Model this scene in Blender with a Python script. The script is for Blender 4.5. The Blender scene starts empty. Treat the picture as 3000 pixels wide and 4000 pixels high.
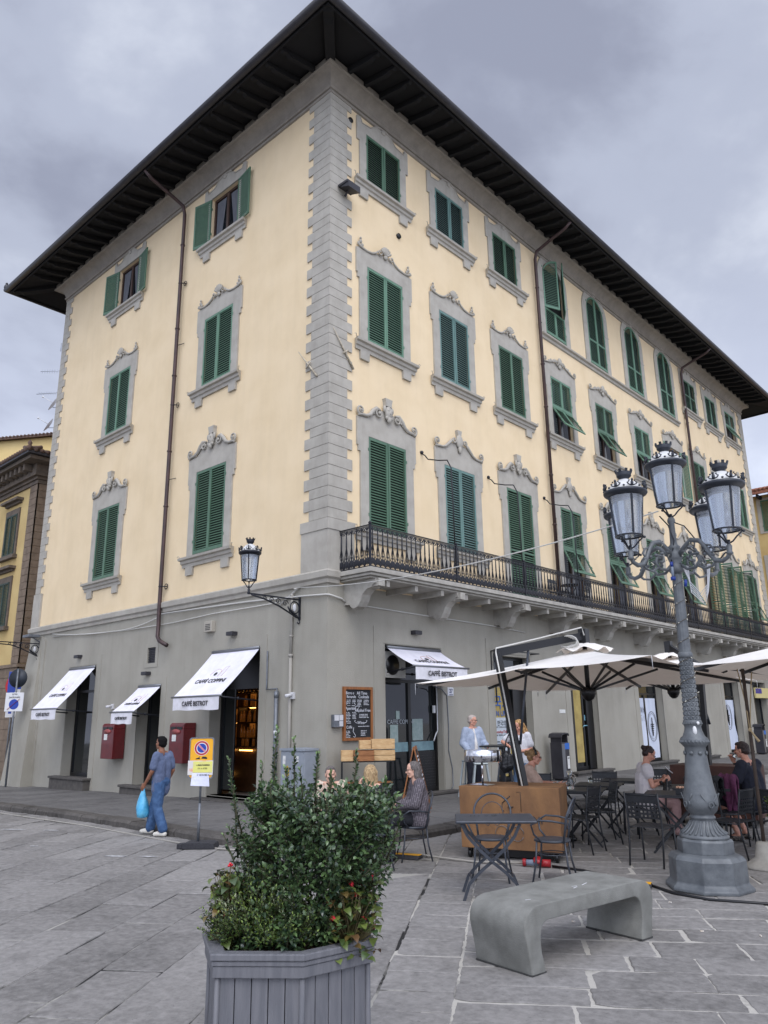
import bpy, bmesh, math, random
from mathutils import Vector, Matrix, Euler
from math import sin, cos, pi, radians as R_, sqrt, atan2, hypot
random.seed(7)
scn = bpy.context.scene
COL = scn.collection

# ------------------------------------------------------------------ camera
PITCH, ROLL, YAW = R_(15.2), R_(-0.767), R_(-42.6)
CAM = Vector((11.57, -10.80, 1.65))
fw = Vector((sin(YAW)*cos(PITCH), cos(YAW)*cos(PITCH), sin(PITCH)))
rt = Vector((cos(YAW), -sin(YAW), 0)); up = rt.cross(fw)
rt2 = rt*cos(ROLL) + up*sin(ROLL); up2 = -rt*sin(ROLL) + up*cos(ROLL)
cd = bpy.data.cameras.new('camera'); cam = bpy.data.objects.new('camera', cd); COL.objects.link(cam)
cd.sensor_width = 36; cd.sensor_fit = 'AUTO'; cd.lens = 36*2961.5/4000; cd.clip_end = 2000; cd.clip_start = .05
m = Matrix((rt2, up2, -fw)).transposed().to_4x4(); m.translation = CAM; cam.matrix_world = m
scn.camera = cam
# ------------------------------------------------------------------ light
SUN_EL, SUN_AZ = R_(52), R_(-38)      # azimuth of the sun seen from the scene, from +x axis
w = bpy.data.worlds.new('World'); scn.world = w; w.use_nodes = True
nt = w.node_tree; N = nt.nodes; L = nt.links; N.clear()
def nd(t, **k):
    n = N.new(t)
    for a, b in k.items(): setattr(n, a, b)
    return n
out = nd('ShaderNodeOutputWorld'); bg = nd('ShaderNodeBackground'); sky = nd('ShaderNodeTexSky')
sky.sky_type = 'NISHITA'; sky.sun_disc = False; sky.sun_elevation = SUN_EL; sky.sun_rotation = R_(90)-SUN_AZ
sky.air_density = 1.0; sky.dust_density = 2.0
tc = nd('ShaderNodeTexCoord'); mp = nd('ShaderNodeMapping'); mp.inputs['Scale'].default_value = (1, 1, 1.7)
mp.inputs['Rotation'].default_value = (0.2, 0.1, 0.7)
L.new(tc.outputs['Generated'], mp.inputs['Vector'])
n1 = nd('ShaderNodeTexNoise'); n1.inputs['Scale'].default_value = 2.0; n1.inputs['Detail'].default_value = 8; n1.inputs['Roughness'].default_value = .52; n1.inputs['Distortion'].default_value = .15
L.new(mp.outputs[0], n1.inputs['Vector'])
cr = nd('ShaderNodeValToRGB'); cr.color_ramp.interpolation = 'EASE'
e = cr.color_ramp.elements; e[0].position = .37; e[0].color = (3.55, 3.85, 5.0, 1); e[1].position = .64; e[1].color = (7.8, 8.3, 9.5, 1)
x = e.new(.5); x.color = (5.2, 5.65, 7.0, 1)
L.new(n1.outputs['Fac'], cr.inputs['Fac'])
# cloud deck: brighter toward the low horizon and toward the veiled sun
sx = nd('ShaderNodeSeparateXYZ'); L.new(tc.outputs['Generated'], sx.inputs[0])
mr = nd('ShaderNodeMapRange'); mr.inputs['From Min'].default_value = 0; mr.inputs['From Max'].default_value = .52
mr.inputs['To Min'].default_value = 1.75; mr.inputs['To Max'].default_value = 1.0
L.new(sx.outputs['Z'], mr.inputs['Value'])
dp = nd('ShaderNodeVectorMath', operation='DOT_PRODUCT'); L.new(tc.outputs['Generated'], dp.inputs[0])
dp.inputs[1].default_value = (cos(SUN_EL)*cos(SUN_AZ), cos(SUN_EL)*sin(SUN_AZ), sin(SUN_EL))
mr2 = nd('ShaderNodeMapRange'); mr2.inputs['From Min'].default_value = .25; mr2.inputs['From Max'].default_value = 1
mr2.inputs['To Min'].default_value = 1.0; mr2.inputs['To Max'].default_value = 3.2
L.new(dp.outputs['Value'], mr2.inputs['Value'])
mu = nd('ShaderNodeMath', operation='MULTIPLY'); L.new(mr.outputs[0], mu.inputs[0]); L.new(mr2.outputs[0], mu.inputs[1])
vm = nd('ShaderNodeVectorMath', operation='SCALE'); L.new(cr.outputs['Color'], vm.inputs[0]); L.new(mu.outputs[0], vm.inputs['Scale'])
mx = nd('ShaderNodeMix', data_type='RGBA'); mx.inputs['Factor'].default_value = .93
L.new(sky.outputs['Color'], mx.inputs['A']); L.new(vm.outputs[0], mx.inputs['B'])
L.new(mx.outputs['Result'], bg.inputs['Color']); bg.inputs['Strength'].default_value = .10
L.new(bg.outputs[0], out.inputs[0])
sd = bpy.data.lights.new('sun', 'SUN'); sd.energy = 1.3; sd.angle = R_(35); sd.color = (1, .945, .87)
so = bpy.data.objects.new('sun', sd); COL.objects.link(so)
so.rotation_euler = Vector((cos(SUN_EL)*cos(SUN_AZ), cos(SUN_EL)*sin(SUN_AZ), sin(SUN_EL))).to_track_quat('Z', 'Y').to_euler()
scn.view_settings.view_transform = 'Standard'; scn.view_settings.look = 'None'; scn.view_settings.gamma = 1
scn.view_settings.exposure = 0.0

# ------------------------------------------------------------------ materials
def lin(c): return tuple(((v/255)/12.92 if v/255 <= .04045 else ((v/255+.055)/1.055)**2.4) for v in c)
MATS = {}
def mat(name, c, rough=.7, c2=None, scale=6, bump=.0, bscale=30, metal=0, emit=0, alpha=1, trans=0, spec=.5, stretch=(1, 1, 1), detail=6, streak=0, sscale=(2.2, 2.2, .22), lo=.38, hi=.66, coord='Object', coat=0):
    """noise-mottled principled surface; c, c2 are sRGB 0-255"""
    if name in MATS: return MATS[name]
    m = bpy.data.materials.new(name); MATS[name] = m; m.use_nodes = True
    t = m.node_tree; b = t.nodes['Principled BSDF']; lk = t.links
    b.inputs['Base Color'].default_value = (*lin(c), 1); b.inputs['Roughness'].default_value = rough
    b.inputs['Metallic'].default_value = metal; b.inputs['Specular IOR Level'].default_value = spec
    b.inputs['Coat Weight'].default_value = coat
    if trans: b.inputs['Transmission Weight'].default_value = trans; b.inputs['IOR'].default_value = 1.45
    if alpha < 1: b.inputs['Alpha'].default_value = alpha
    if emit: b.inputs['Emission Color'].default_value = (*lin(c), 1); b.inputs['Emission Strength'].default_value = emit
    if c2 or bump:
        tc = t.nodes.new('ShaderNodeTexCoord'); mp = t.nodes.new('ShaderNodeMapping'); mp.inputs['Scale'].default_value = stretch
        lk.new(tc.outputs[coord], mp.inputs['Vector'])
    if c2:
        n = t.nodes.new('ShaderNodeTexNoise'); n.inputs['Scale'].default_value = scale; n.inputs['Detail'].default_value = detail
        n.inputs['Roughness'].default_value = .6
        lk.new(mp.outputs[0], n.inputs['Vector'])
        r = t.nodes.new('ShaderNodeValToRGB'); e = r.color_ramp.elements
        e[0].position = lo; e[0].color = (*lin(c), 1); e[1].position = hi; e[1].color = (*lin(c2), 1)
        lk.new(n.outputs['Fac'], r.inputs['Fac']); lk.new(r.outputs['Color'], b.inputs['Base Color'])
        if streak:
            mp2 = t.nodes.new('ShaderNodeMapping'); mp2.inputs['Scale'].default_value = sscale; lk.new(tc.outputs[coord], mp2.inputs['Vector'])
            ns = t.nodes.new('ShaderNodeTexNoise'); ns.inputs['Scale'].default_value = 1.6; ns.inputs['Detail'].default_value = 9; ns.inputs['Roughness'].default_value = .68; lk.new(mp2.outputs[0], ns.inputs['Vector'])
            nb2_ = t.nodes.new('ShaderNodeTexNoise'); nb2_.inputs['Scale'].default_value = .55; nb2_.inputs['Detail'].default_value = 7; lk.new(tc.outputs[coord], nb2_.inputs['Vector'])
            ml = t.nodes.new('ShaderNodeMath'); ml.operation = 'ADD'; lk.new(ns.outputs['Fac'], ml.inputs[0]); lk.new(nb2_.outputs['Fac'], ml.inputs[1])
            mr_ = t.nodes.new('ShaderNodeMapRange'); mr_.inputs['From Min'].default_value = .92; mr_.inputs['From Max'].default_value = 1.28; mr_.inputs['To Min'].default_value = 1; mr_.inputs['To Max'].default_value = 1-streak; lk.new(ml.outputs[0], mr_.inputs['Value'])
            vs_ = t.nodes.new('ShaderNodeVectorMath'); vs_.operation = 'SCALE'; lk.new(r.outputs['Color'], vs_.inputs[0]); lk.new(mr_.outputs[0], vs_.inputs['Scale']); lk.new(vs_.outputs[0], b.inputs['Base Color'])
    if bump:
        n2 = t.nodes.new('ShaderNodeTexNoise'); n2.inputs['Scale'].default_value = bscale; n2.inputs['Detail'].default_value = 5
        lk.new(mp.outputs[0], n2.inputs['Vector'])
        bp = t.nodes.new('ShaderNodeBump'); bp.inputs['Strength'].default_value = bump; bp.inputs['Distance'].default_value = .02
        lk.new(n2.outputs['Fac'], bp.inputs['Height']); lk.new(bp.outputs[0], b.inputs['Normal'])
    return m

# ------------------------------------------------------------------ mesh builder
class MB:
    def __init__(s): s.v = []; s.f = []; s.mi = []; s.sm = []; s.T = None
    def add(s, vs, fs, mi=0, smooth=False):
        o = len(s.v)
        if s.T is not None: vs = [s.T @ Vector(p) for p in vs]
        s.v += [tuple(p) for p in vs]; s.f += [tuple(i+o for i in f) for f in fs]; s.mi += [mi]*len(fs); s.sm += [smooth]*len(fs)
        return s
    def box(s, x0, x1, y0, y1, z0, z1, mi=0, M=None):
        v = [(x, y, z) for z in (z0, z1) for y in (y0, y1) for x in (x0, x1)]
        if M is not None: v = [M @ Vector(p) for p in v]
        return s.add(v, [(0, 2, 3, 1), (4, 5, 7, 6), (0, 1, 5, 4), (2, 6, 7, 3), (0, 4, 6, 2), (1, 3, 7, 5)], mi)
    def bar(s, a, b, w, h=None, mi=0, upv=(0, 0, 1)):
        """square bar from a to b"""
        h = h or w; a = Vector(a); b = Vector(b); d = (b-a).normalized(); u = Vector(upv)
        if abs(d.dot(u)) > .98: u = Vector((1, 0, 0))
        x = d.cross(u).normalized()*w/2; y = x.cross(d).normalized()*h/2
        v = [p+q for p in (a, b) for q in (-x-y, x-y, x+y, -x+y)]
        return s.add(v, [(3, 2, 1, 0), (4, 5, 6, 7), (0, 1, 5, 4), (1, 2, 6, 5), (2, 3, 7, 6), (3, 0, 4, 7)], mi)
    def tube(s, pts, r, n=8, mi=0, cap=True, closed=False):
        pts = [Vector(p) for p in pts]; k = len(pts); rs = r if isinstance(r, (list, tuple)) else [r]*k
        vs = []; prev = None
        for i, p in enumerate(pts):
            a = pts[i-1] if (i > 0 or closed) else p; b = pts[(i+1) % k] if (i < k-1 or closed) else p
            d = (b-a).normalized()
            if prev is None:
                u = Vector((0, 0, 1)) if abs(d.z) < .9 else Vector((1, 0, 0)); x = d.cross(u).normalized()
            else:
                x = (prev-d*prev.dot(d)); x = x.normalized() if x.length > 1e-6 else d.orthogonal().normalized()
            prev = x; y = d.cross(x)
            vs += [p+(x*cos(2*pi*j/n)+y*sin(2*pi*j/n))*rs[i] for j in range(n)]
        fs = []
        for i in range(k if closed else k-1):
            for j in range(n):
                a = i*n+j; b = i*n+(j+1) % n; c = ((i+1) % k)*n
                fs.append((a, c+j, c+(j+1) % n, b))
        if cap and not closed: fs += [tuple(range(n)), tuple(reversed(range((k-1)*n, k*n)))]
        return s.add(vs, fs, mi, True)
    def lathe(s, prof, n=16, c=(0, 0, 0), mi=0, smooth=True, rot=0, cap=True):
        vs = [(c[0]+r*cos(2*pi*j/n+rot), c[1]+r*sin(2*pi*j/n+rot), c[2]+z) for r, z in prof for j in range(n)]
        fs = [(i*n+j, i*n+(j+1) % n, (i+1)*n+(j+1) % n, (i+1)*n+j) for i in range(len(prof)-1) for j in range(n)]
        if cap: fs += [tuple(reversed(range(n))), tuple(range((len(prof)-1)*n, len(prof)*n))]
        return s.add(vs, fs, mi, smooth)
    def prism(s, poly, y0, y1, mi=0, axis='y'):
        """2-D polygon (x,z) extruded along y (or x,y along z)"""
        n = len(poly)
        g = (lambda p, h: (p[0], h, p[1])) if axis == 'y' else ((lambda p, h: (p[0], p[1], h)) if axis == 'z' else (lambda p, h: (h, p[0], p[1])))
        vs = [g(p, y0) for p in poly]+[g(p, y1) for p in poly]
        fs = [tuple(range(n)), tuple(reversed(range(n, 2*n)))]+[(i, i+n, (i+1) % n+n, (i+1) % n) for i in range(n)]
        return s.add(vs, fs, mi)
    def frame(s, outer, inner, y0, y1, mi=0):
        """ring between two polygons with equal point counts (x,z), extruded along y"""
        n = len(outer); vs = []
        for y in (y0, y1):
            vs += [(p[0], y, p[1]) for p in outer]+[(p[0], y, p[1]) for p in inner]
        fs = []
        for i in range(n):
            j = (i+1) % n
            fs += [(i, j, n+j, n+i), (2*n+i, 3*n+i, 3*n+j, 2*n+j), (i, 2*n+i, 2*n+j, j), (n+i, n+j, 3*n+j, 3*n+i)]
        return s.add(vs, fs, mi)
    def ball(s, c, r, n=10, m=7, mi=0, M=None):
        r = r if isinstance(r, (tuple, list)) else (r, r, r); vs = []
        for i in range(m+1):
            t = pi*i/m
            for j in range(n): vs.append(Vector((r[0]*sin(t)*cos(2*pi*j/n), r[1]*sin(t)*sin(2*pi*j/n), r[2]*cos(t))))
        if M is not None: vs = [M @ v for v in vs]
        vs = [v+Vector(c) for v in vs]
        fs = [(i*n+j, (i+1)*n+j, (i+1)*n+(j+1) % n, i*n+(j+1) % n) for i in range(m) for j in range(n)]
        return s.add(vs, fs, mi, True)
    def cap(s, a, b, ra, rb, n=12):
        """rounded tapered capsule"""
        a = Vector(a); b = Vector(b); d = (b-a); l = d.length
        if l < 1e-5: return s.ball(a, ra, n, 8)
        d /= l; pts = []; rs = []
        for t in (-88, -60, -30): pts.append(a+d*ra*sin(R_(t))); rs.append(ra*cos(R_(t)))
        for t in (0, 30, 60, 88):
            if t == 0: pts.append(a); rs.append(ra); pts.append(b); rs.append(rb)
            else: pts.append(b+d*rb*sin(R_(t))); rs.append(rb*cos(R_(t)))
        return s.tube(pts, rs, n)
    def mesh(s, name, mats):
        me = bpy.data.meshes.new(name); me.from_pydata(s.v, [], s.f)
        for m_ in (mats if isinstance(mats, (list, tuple)) else [mats]): me.materials.append(m_)
        me.polygons.foreach_set('material_index', s.mi); me.polygons.foreach_set('use_smooth', s.sm); me.update()
        return me
    def build(s, name, mats, parent=None, loc=(0, 0, 0), rot=(0, 0, 0), bevel=0, label=None):
        me = s.mesh(name, mats); return link(name, me, parent, loc, rot, bevel, label)
def link(name, me, parent=None, loc=(0, 0, 0), rot=(0, 0, 0), bevel=0, label=None):
    o = bpy.data.objects.new(name, me); COL.objects.link(o); o.location = loc
    o.rotation_euler = rot if isinstance(rot, (tuple, list, Euler)) else (0, 0, rot)
    if parent: o.parent = parent
    if bevel:
        b = o.modifiers.new('bevel', 'BEVEL'); b.width = bevel; b.segments = 2; b.limit_method = 'ANGLE'; b.angle_limit = R_(40)
    if label: o['label'] = label
    return o
def fixn_mesh(me):
    bm = bmesh.new(); bm.from_mesh(me); bmesh.ops.recalc_face_normals(bm, faces=bm.faces); bm.to_mesh(me); bm.free(); return me
def fixn(o):
    bm = bmesh.new(); bm.from_mesh(o.data); bmesh.ops.recalc_face_normals(bm, faces=bm.faces); bm.to_mesh(o.data); bm.free(); return o
def thing(name, label, cat, loc=(0, 0, 0), rot=0, group=None):
    o = link(name, None, None, loc, rot); o.empty_display_size = .1
    return tag(o, label, cat, group)
def tag(o, label, cat, group=None):
    o['label'] = label; o['category'] = cat
    if group: o['group'] = group
    return o
def struct(o): o['kind'] = 'structure'; return o
def dup(root, loc=None, rot=None, label=None, parent=None, name=None):
    r = root.copy(); COL.objects.link(r)
    if loc is not None: r.location = loc
    if rot is not None: r.rotation_euler = rot if isinstance(rot, (tuple, list)) else (0, 0, rot)
    if label: r['label'] = label
    if parent is not None: r.parent = parent
    for ch in list(root.children): dup(ch, parent=r)
    return r
def arc(cx, cz, r, a0, a1, n): return [(cx+r*cos(R_(a0+(a1-a0)*i/n)), cz+r*sin(R_(a0+(a1-a0)*i/n))) for i in range(n+1)]
def text_mesh(s, size, extrude=.001, align='CENTER', bold=0):
    c = bpy.data.curves.new('t', 'FONT'); c.body = s; c.size = size; c.extrude = extrude; c.align_x = align; c.align_y = 'CENTER'; c.resolution_u = 3; c.offset = bold
    o = bpy.data.objects.new('t', c); COL.objects.link(o); bpy.context.view_layer.update()
    me = bpy.data.meshes.new_from_object(o.evaluated_get(bpy.context.evaluated_depsgraph_get()))
    bpy.data.objects.remove(o); return me
def text(name, s, size, mt, parent, M, extrude=.001, bold=0):
    """lettering on the local xy plane moved by matrix M"""
    me = text_mesh(s, size, extrude, bold=bold); me.materials.clear(); me.materials.append(mt); me.transform(M); me.name = name
    return link(name, me, parent)
FRONT = Matrix.Rotation(pi/2, 4, 'X')       # xy text -> stands up facing -y
def remesh(mb, voxel, smooth=4, noise=0, nscale=.2):
    me = mb.mesh('tmp', []); o = bpy.data.objects.new('tmp', me); COL.objects.link(o)
    md = o.modifiers.new('r', 'REMESH'); md.mode = 'VOXEL'; md.voxel_size = voxel; md.use_smooth_shade = True
    if smooth: sm = o.modifiers.new('s', 'SMOOTH'); sm.iterations = smooth; sm.factor = .5
    if noise:
        tx = bpy.data.textures.new('w', 'CLOUDS'); tx.noise_scale = nscale; tx.noise_depth = 2
        dm = o.modifiers.new('d', 'DISPLACE'); dm.texture = tx; dm.strength = noise; dm.mid_level = .5
    bpy.context.view_layer.update(); dg = bpy.context.evaluated_depsgraph_get()
    r = bpy.data.meshes.new_from_object(o.evaluated_get(dg)); bpy.data.objects.remove(o); bpy.data.meshes.remove(me); return r
def mlink(name, me, mt, parent, label=None):
    me.materials.clear(); me.materials.append(mt); me.name = name; return link(name, me, parent, label=label)
# ------------------------------------------------------------------ palette
M_cream = mat('cream_plaster', (223, 202, 167), .88, (218, 196, 159), 1.1, streak=.055, bump=.25, bscale=60, coord='Object')
M_grey = mat('grey_plaster', (157, 153, 142), .9, (146, 142, 131), .7, streak=.12, bump=.3, bscale=45)
M_trim = mat('grey_trim', (170, 165, 155), .85, (158, 153, 143), 3, bump=.2, bscale=50, streak=.13, sscale=(4, 4, .6))
M_trim2 = mat('grey_cornice', (150, 143, 133), .85, (138, 131, 122), 3, streak=.2, sscale=(3, 3, 1))
M_groove = mat('quoin_joint', (118, 114, 108), .95)  # darker grey core showing in the gaps between quoin blocks
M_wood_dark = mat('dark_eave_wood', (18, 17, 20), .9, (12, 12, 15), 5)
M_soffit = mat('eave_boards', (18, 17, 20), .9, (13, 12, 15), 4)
M_gutter = mat('painted_gutter', (50, 49, 54), .5, (40, 39, 44), 3)
M_pipe = mat('brown_copper_pipe', (74, 56, 54), .45, (58, 46, 46), 4, metal=.3)
M_roof = mat('terracotta_tiles', (150, 98, 76), .9, (110, 72, 60), 9, bump=.5, bscale=20)
M_roofd = mat('old_brown_tiles', (104, 82, 70), .9, (76, 62, 56), 9, bump=.5, bscale=20)
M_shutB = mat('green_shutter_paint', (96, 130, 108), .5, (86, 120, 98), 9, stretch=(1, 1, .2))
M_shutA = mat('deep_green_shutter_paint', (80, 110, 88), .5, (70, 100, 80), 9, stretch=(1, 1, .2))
M_slatA = mat('shaded_deep_green_slats', (62, 90, 70), .5, (72, 102, 80), 7)  # darker copy of the shutter paint: shade put into the slat colour
M_slatB = mat('shaded_green_slats', (74, 106, 86), .5, (86, 118, 98), 7)  # slat tone lowered to carry the shade between louvres
M_shutC = mat('blue_green_shutter_paint', (98, 128, 122), .5, (88, 118, 112), 9, stretch=(1, 1, .2)); M_slatC = mat('shaded_blue_green_slats', (76, 102, 96), .5, (88, 114, 108), 7)  # slats darker than their frames, shade painted in
M_dark = mat('room_shade_black', (16, 15, 16), .9)  # near-black colour stands in for the shade of unlit rooms
M_curtain = mat('white_curtain', (96, 98, 104), .9, (70, 72, 78), 12, stretch=(8, 1, .3))
M_glass = mat('window_glass', (24, 28, 32), .06, spec=.7)
M_brownframe = mat('brown_window_frame', (62, 44, 36), .5)
M_woodframe = mat('light_wood_frame', (150, 98, 56), .55, (128, 80, 44), 20, stretch=(1, 1, .1))
M_iron = mat('black_cast_iron', (24, 26, 34), .42, (34, 36, 44), 30, metal=.3)
M_slab = mat('pale_concrete', (168, 164, 155), .9, (148, 144, 136), 4)
M_sill = mat('pietra_stone_step', (84, 80, 76), .9, (68, 65, 62), 8)
M_black = mat('black_frame', (16, 16, 18), .35)

BX0, BX1, BY0, BY1 = -14.45, 0.0, 0.0, 30.0       # building rectangle
bld = thing('apartment_building', 'cream four storey corner building with green shutters and dark wide eaves', 'building', (0, 0, 0))

def facade(u0, u1, z0, z1, holes, mats_, y0=0, name='wall', rot=0, thick=.3, mi=0):
    """wall in the local xz plane facing -y with rectangular holes and reveals"""
    b = MB(); us = sorted({u0, u1} | {h[k] for h in holes for k in (0, 1)}); zs = sorted({z0, z1} | {h[k] for h in holes for k in (2, 3)})
    us = [u for u in us if u0 <= u <= u1]; zs = [z for z in zs if z0 <= z <= z1]
    for i in range(len(us)-1):
        for j in range(len(zs)-1):
            uc = (us[i]+us[i+1])/2; zc = (zs[j]+zs[j+1])/2
            if any(h[0] < uc < h[1] and h[2] < zc < h[3] for h in holes): continue
            b.add([(us[i], y0, zs[j]), (us[i+1], y0, zs[j]), (us[i+1], y0, zs[j+1]), (us[i], y0, zs[j+1])], [(0, 1, 2, 3)], mi)
    for h in holes:
        a0, a1, c0, c1 = h[:4]; c0 = max(c0, z0); t = h[4] if len(h) > 4 else thick
        b.add([(a0, y0, c0), (a1, y0, c0), (a1, y0, c1), (a0, y0, c1), (a0, y0+t, c0), (a1, y0+t, c0), (a1, y0+t, c1), (a0, y0+t, c1)],
              [(0, 4, 5, 1), (1, 5, 6, 2), (2, 6, 7, 3), (3, 7, 4, 0)], mi)
    return b
F1, F2, F3 = (5.78, 8.02), (10.45, 12.54), (15.0, 16.5)
FLR = 4.70                                           # balcony floor
WL = [-9.80, -4.42]; WR = [1.90, 4.75, 7.62, 10.62, 13.70, 16.85, 19.98, 22.72, 25.35, 28.0]
HW = .66
ARCH = {3, 4, 5, 6}
hl = [(c-HW, c+HW, *f) for c in WL for f in (F1, F2, F3)]
hr = []
for i, c in enumerate(WR):
    hr.append((c-HW, c+HW, F1[0] if i < 2 else FLR+.02, F1[1])); hr.append((c-HW, c+HW, *F2))
    hr.append((c-HW, c+HW, 14.12 if i in ARCH else F3[0], 16.98 if i in ARCH else F3[1]))
ZS = 4.42
RR = (0, 0, pi/2)
facade(BX0, BX1, ZS, 17.7, hl, M_cream).build('upper_wall', M_cream, bld)
facade(BY0, BY1, ZS, 17.7, hr, M_cream).build('upper_wall', M_cream, bld, rot=RR)
GL = [(-11.45, -9.80, .02, 3.22, .42), (-7.36, -6.18, 0.0, 2.56, .42), (-4.03, -2.18, 0.0, 3.25, .42), (-7.0, -6.6, 3.13, 3.54, .1)]
GR = [(1.75, 3.72, -.02, 3.24, .34), (5.86, 7.68, .02, 3.2, .34), (9.72, 11.45, .08, 3.2, .34), (14.3, 16.3, .1, 3.0, .34), (18.5, 20.3, .1, 3.0, .34), (22.4, 24.2, .1, 3.0, .34), (26.0, 27.8, .05, 3.0, .34)]
facade(BX0, BX1, -.9, ZS, GL, M_grey).build('ground_floor_wall', M_grey, bld)
facade(BY0, BY1, -.9, ZS, GR, M_grey).build('ground_floor_wall', M_grey, bld, rot=RR)
b = MB(); b.add([(BX0, 0, -.9), (BX0, 0, 17.7), (BX0, 30, 17.7), (BX0, 30, -.9), (0, 30, -.9), (0, 30, 17.7)], [(0, 3, 2, 1), (3, 4, 5, 2)]); b.build('rear_wall', M_cream, bld)
b = MB(); b.box(BX0+.6, -.6, 2.6, 29.4, -.5, 17.2); b.box(BX0+.1, -.36, .42, 2.6, 4.0, 17.2); b.box(-1.4, -.5, .5, 2.6, -.5, 3.99); fixn(b.build('interior', M_dark, bld))
# plaster bands framing the shop openings, hairline proud of the wall
for (x0, x1, z1) in ((-11.72, -9.5, 3.52), (-7.6, -5.98, 2.78), (-4.3, -1.95, 3.5)):
    b = MB()
    b.box(x0, x0+.26, -.012, 0, -.4, z1); b.box(x1-.24, x1, -.012, 0, -.4, z1); b.box(x0+.26, x1-.24, -.012, 0, z1-.26, z1); fixn(b.build('shopfront_surround', M_grey, bld))
b = MB(); b.frame([(-7.12, 3.02), (-6.48, 3.02), (-6.48, 3.65), (-7.12, 3.65)], [(-7.0, 3.13), (-6.6, 3.13), (-6.6, 3.54), (-7.0, 3.54)], -.015, 0); fixn(b.build('vent_surround', M_grey, bld)); b = MB()
# buttress flaring out at the far left corner
b.prism([(BX0-.12, -.9), (-13.3, -.9), (-13.3, 4.2), (-13.62, 4.42), (BX0-.02, 4.42)], -.03, 0)
b.add([(BX0-.4, -.42, -.9), (-13.25, -.42, -.9), (-13.6, -.03, 4.1), (BX0, -.03, 4.1), (BX0-.4, 0, -.9), (-13.25, 0, -.9), (-13.6, 0, 4.1), (BX0, 0, 4.1)],
      [(0, 1, 2, 3), (1, 5, 6, 2), (3, 7, 4, 0), (2, 6, 7, 3)])
fixn(b.build('buttress', M_grey, bld))
for (x0, x1) in ((1.38, 4.02), (5.6, 7.95), (9.5, 11.7), (14.05, 16.55), (18.2, 20.55), (22.1, 24.45), (25.7, 28.1)):
    b = MB(); z1 = 3.62; b.box(x0, x0+.3, -.014, 0, -.4, z1); b.box(x1-.28, x1, -.014, 0, -.4, z1); b.box(x0+.3, x1-.28, -.014, 0, 3.26 if x0 < 12 else 3.0, z1); fixn(b.build('shopfront_surround', M_grey, bld, rot=RR))
# grille vent
b = MB()
for k in range(9): b.box(-7.0, -6.6, .02, .05, 3.14+k*.045, 3.165+k*.045)
b.box(-7.0, -6.6, .07, .08, 3.13, 3.54); b.build('vent_grille', M_gutter, bld)
# stringcourse on the left facade and round the corner
b = MB(); pr = [(0, 4.40), (.05, 4.42), (.06, 4.5), (.11, 4.54), (.12, 4.66), (.07, 4.70), (0, 4.71)]
n = len(pr)
vs = [(BX0-.0-o, -o, z) for o, z in pr]+[(o, -o, z) for o, z in pr]+[(o, .3, z) for o, z in pr]
b.add(vs, [(i, i+n, i+n+1, i+1) for i in range(n-1)]+[(n+i, 2*n+i, 2*n+i+1, n+i+1) for i in range(n-1)]); b.build('string_course', M_trim, bld)
# quoins
def quoins(b, side, x, wl, ws, tt, z0=5.84, z1=17.2):
    z = z0; k = 0
    while z < z1:
        h = .262 if k % 2 else .226; w_ = wl if k % 2 else ws; zz = min(z+h, z1)
        if side < 0: b.box(x-w_, x+tt*.4, -tt, .0, z+.006, zz-.006)
        else: b.box(x-tt, x+w_, -tt, 0., z+.006, zz-.006)
        z += h; k += 1
b = MB(); quoins(b, -1, 0, .77, .59, .032); b.box(-.56, .01, -.022, 0, 5.8, 17.2, 1)
b.box(-.80, .03, -.06, 0, 4.7, 5.58); b.box(-.82, .05, -.08, 0, 5.58, 5.82); fixn(b.build('quoins', [M_trim, M_groove], bld)); b = MB()
quoins(b, 1, BX0, .5, .32, .032); b.box(BX0-.03, BX0+.3, -.03, 0, 5.8, 17.2, 1); b.box(BX0-.06, BX0+.52, -.06, 0, 4.7, 5.82)
fixn(b.build('quoins', [M_trim, M_groove], bld))
b = MB(); quoins(b, 1, 0, .71, .55, .0322); b.box(-.0205, .52, -.0222, 0, 5.8, 17.2, 1); b.box(-.058, .74, -.0602, 0, 4.7, 5.58); b.box(-.077, .76, -.0802, 0, 5.58, 5.82); fixn(b.build('quoins', [M_trim, M_groove], bld, rot=RR)); b = MB()
quoins(b, -1, 30, .6, .45, .045); b.box(29.6, 30.03, -.03, 0, 5.8, 17.2, 1)
fixn(b.build('quoins', [M_trim, M_groove], bld, rot=RR))

def ring(b, prof, mi=0, smooth=False):
    """profile (offset, z) swept round the building rectangle"""
    n = len(prof); vs = []
    for (x, y, sx_, sy_) in ((BX0, BY0, -1, -1), (BX1, BY0, 1, -1), (BX1, BY1, 1, 1), (BX0, BY1, -1, 1)):
        vs += [(x+sx_*o, y+sy_*o, z) for o, z in prof]
    fs = [(c*n+i, ((c+1) % 4)*n+i, ((c+1) % 4)*n+i+1, c*n+i+1) for c in range(4) for i in range(n-1)]
    b.add(vs, fs, mi, smooth)
b = MB(); cz = [(0.0, 16.97), (.05, 16.98), (.055, 17.05), (.03, 17.055), (.03, 17.075), (.085, 17.08), (.10, 17.13), (.085, 17.16), (.06, 17.165)]
cz += [(.08+.26*(1-cos(R_(t))), 17.17+.28*sin(R_(t))) for t in range(10, 95, 12)]
cz += [(.36, 17.46), (.40, 17.47), (.40, 17.62), (0, 17.64)]
ring(b, cz); b.build('cornice', M_trim2, bld)
OV = 1.52; ZE = 17.36
b = MB(); ring(b, [(0, 17.78), (OV-.02, ZE+.06)]); b.build('soffit', M_soffit, bld)
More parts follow.
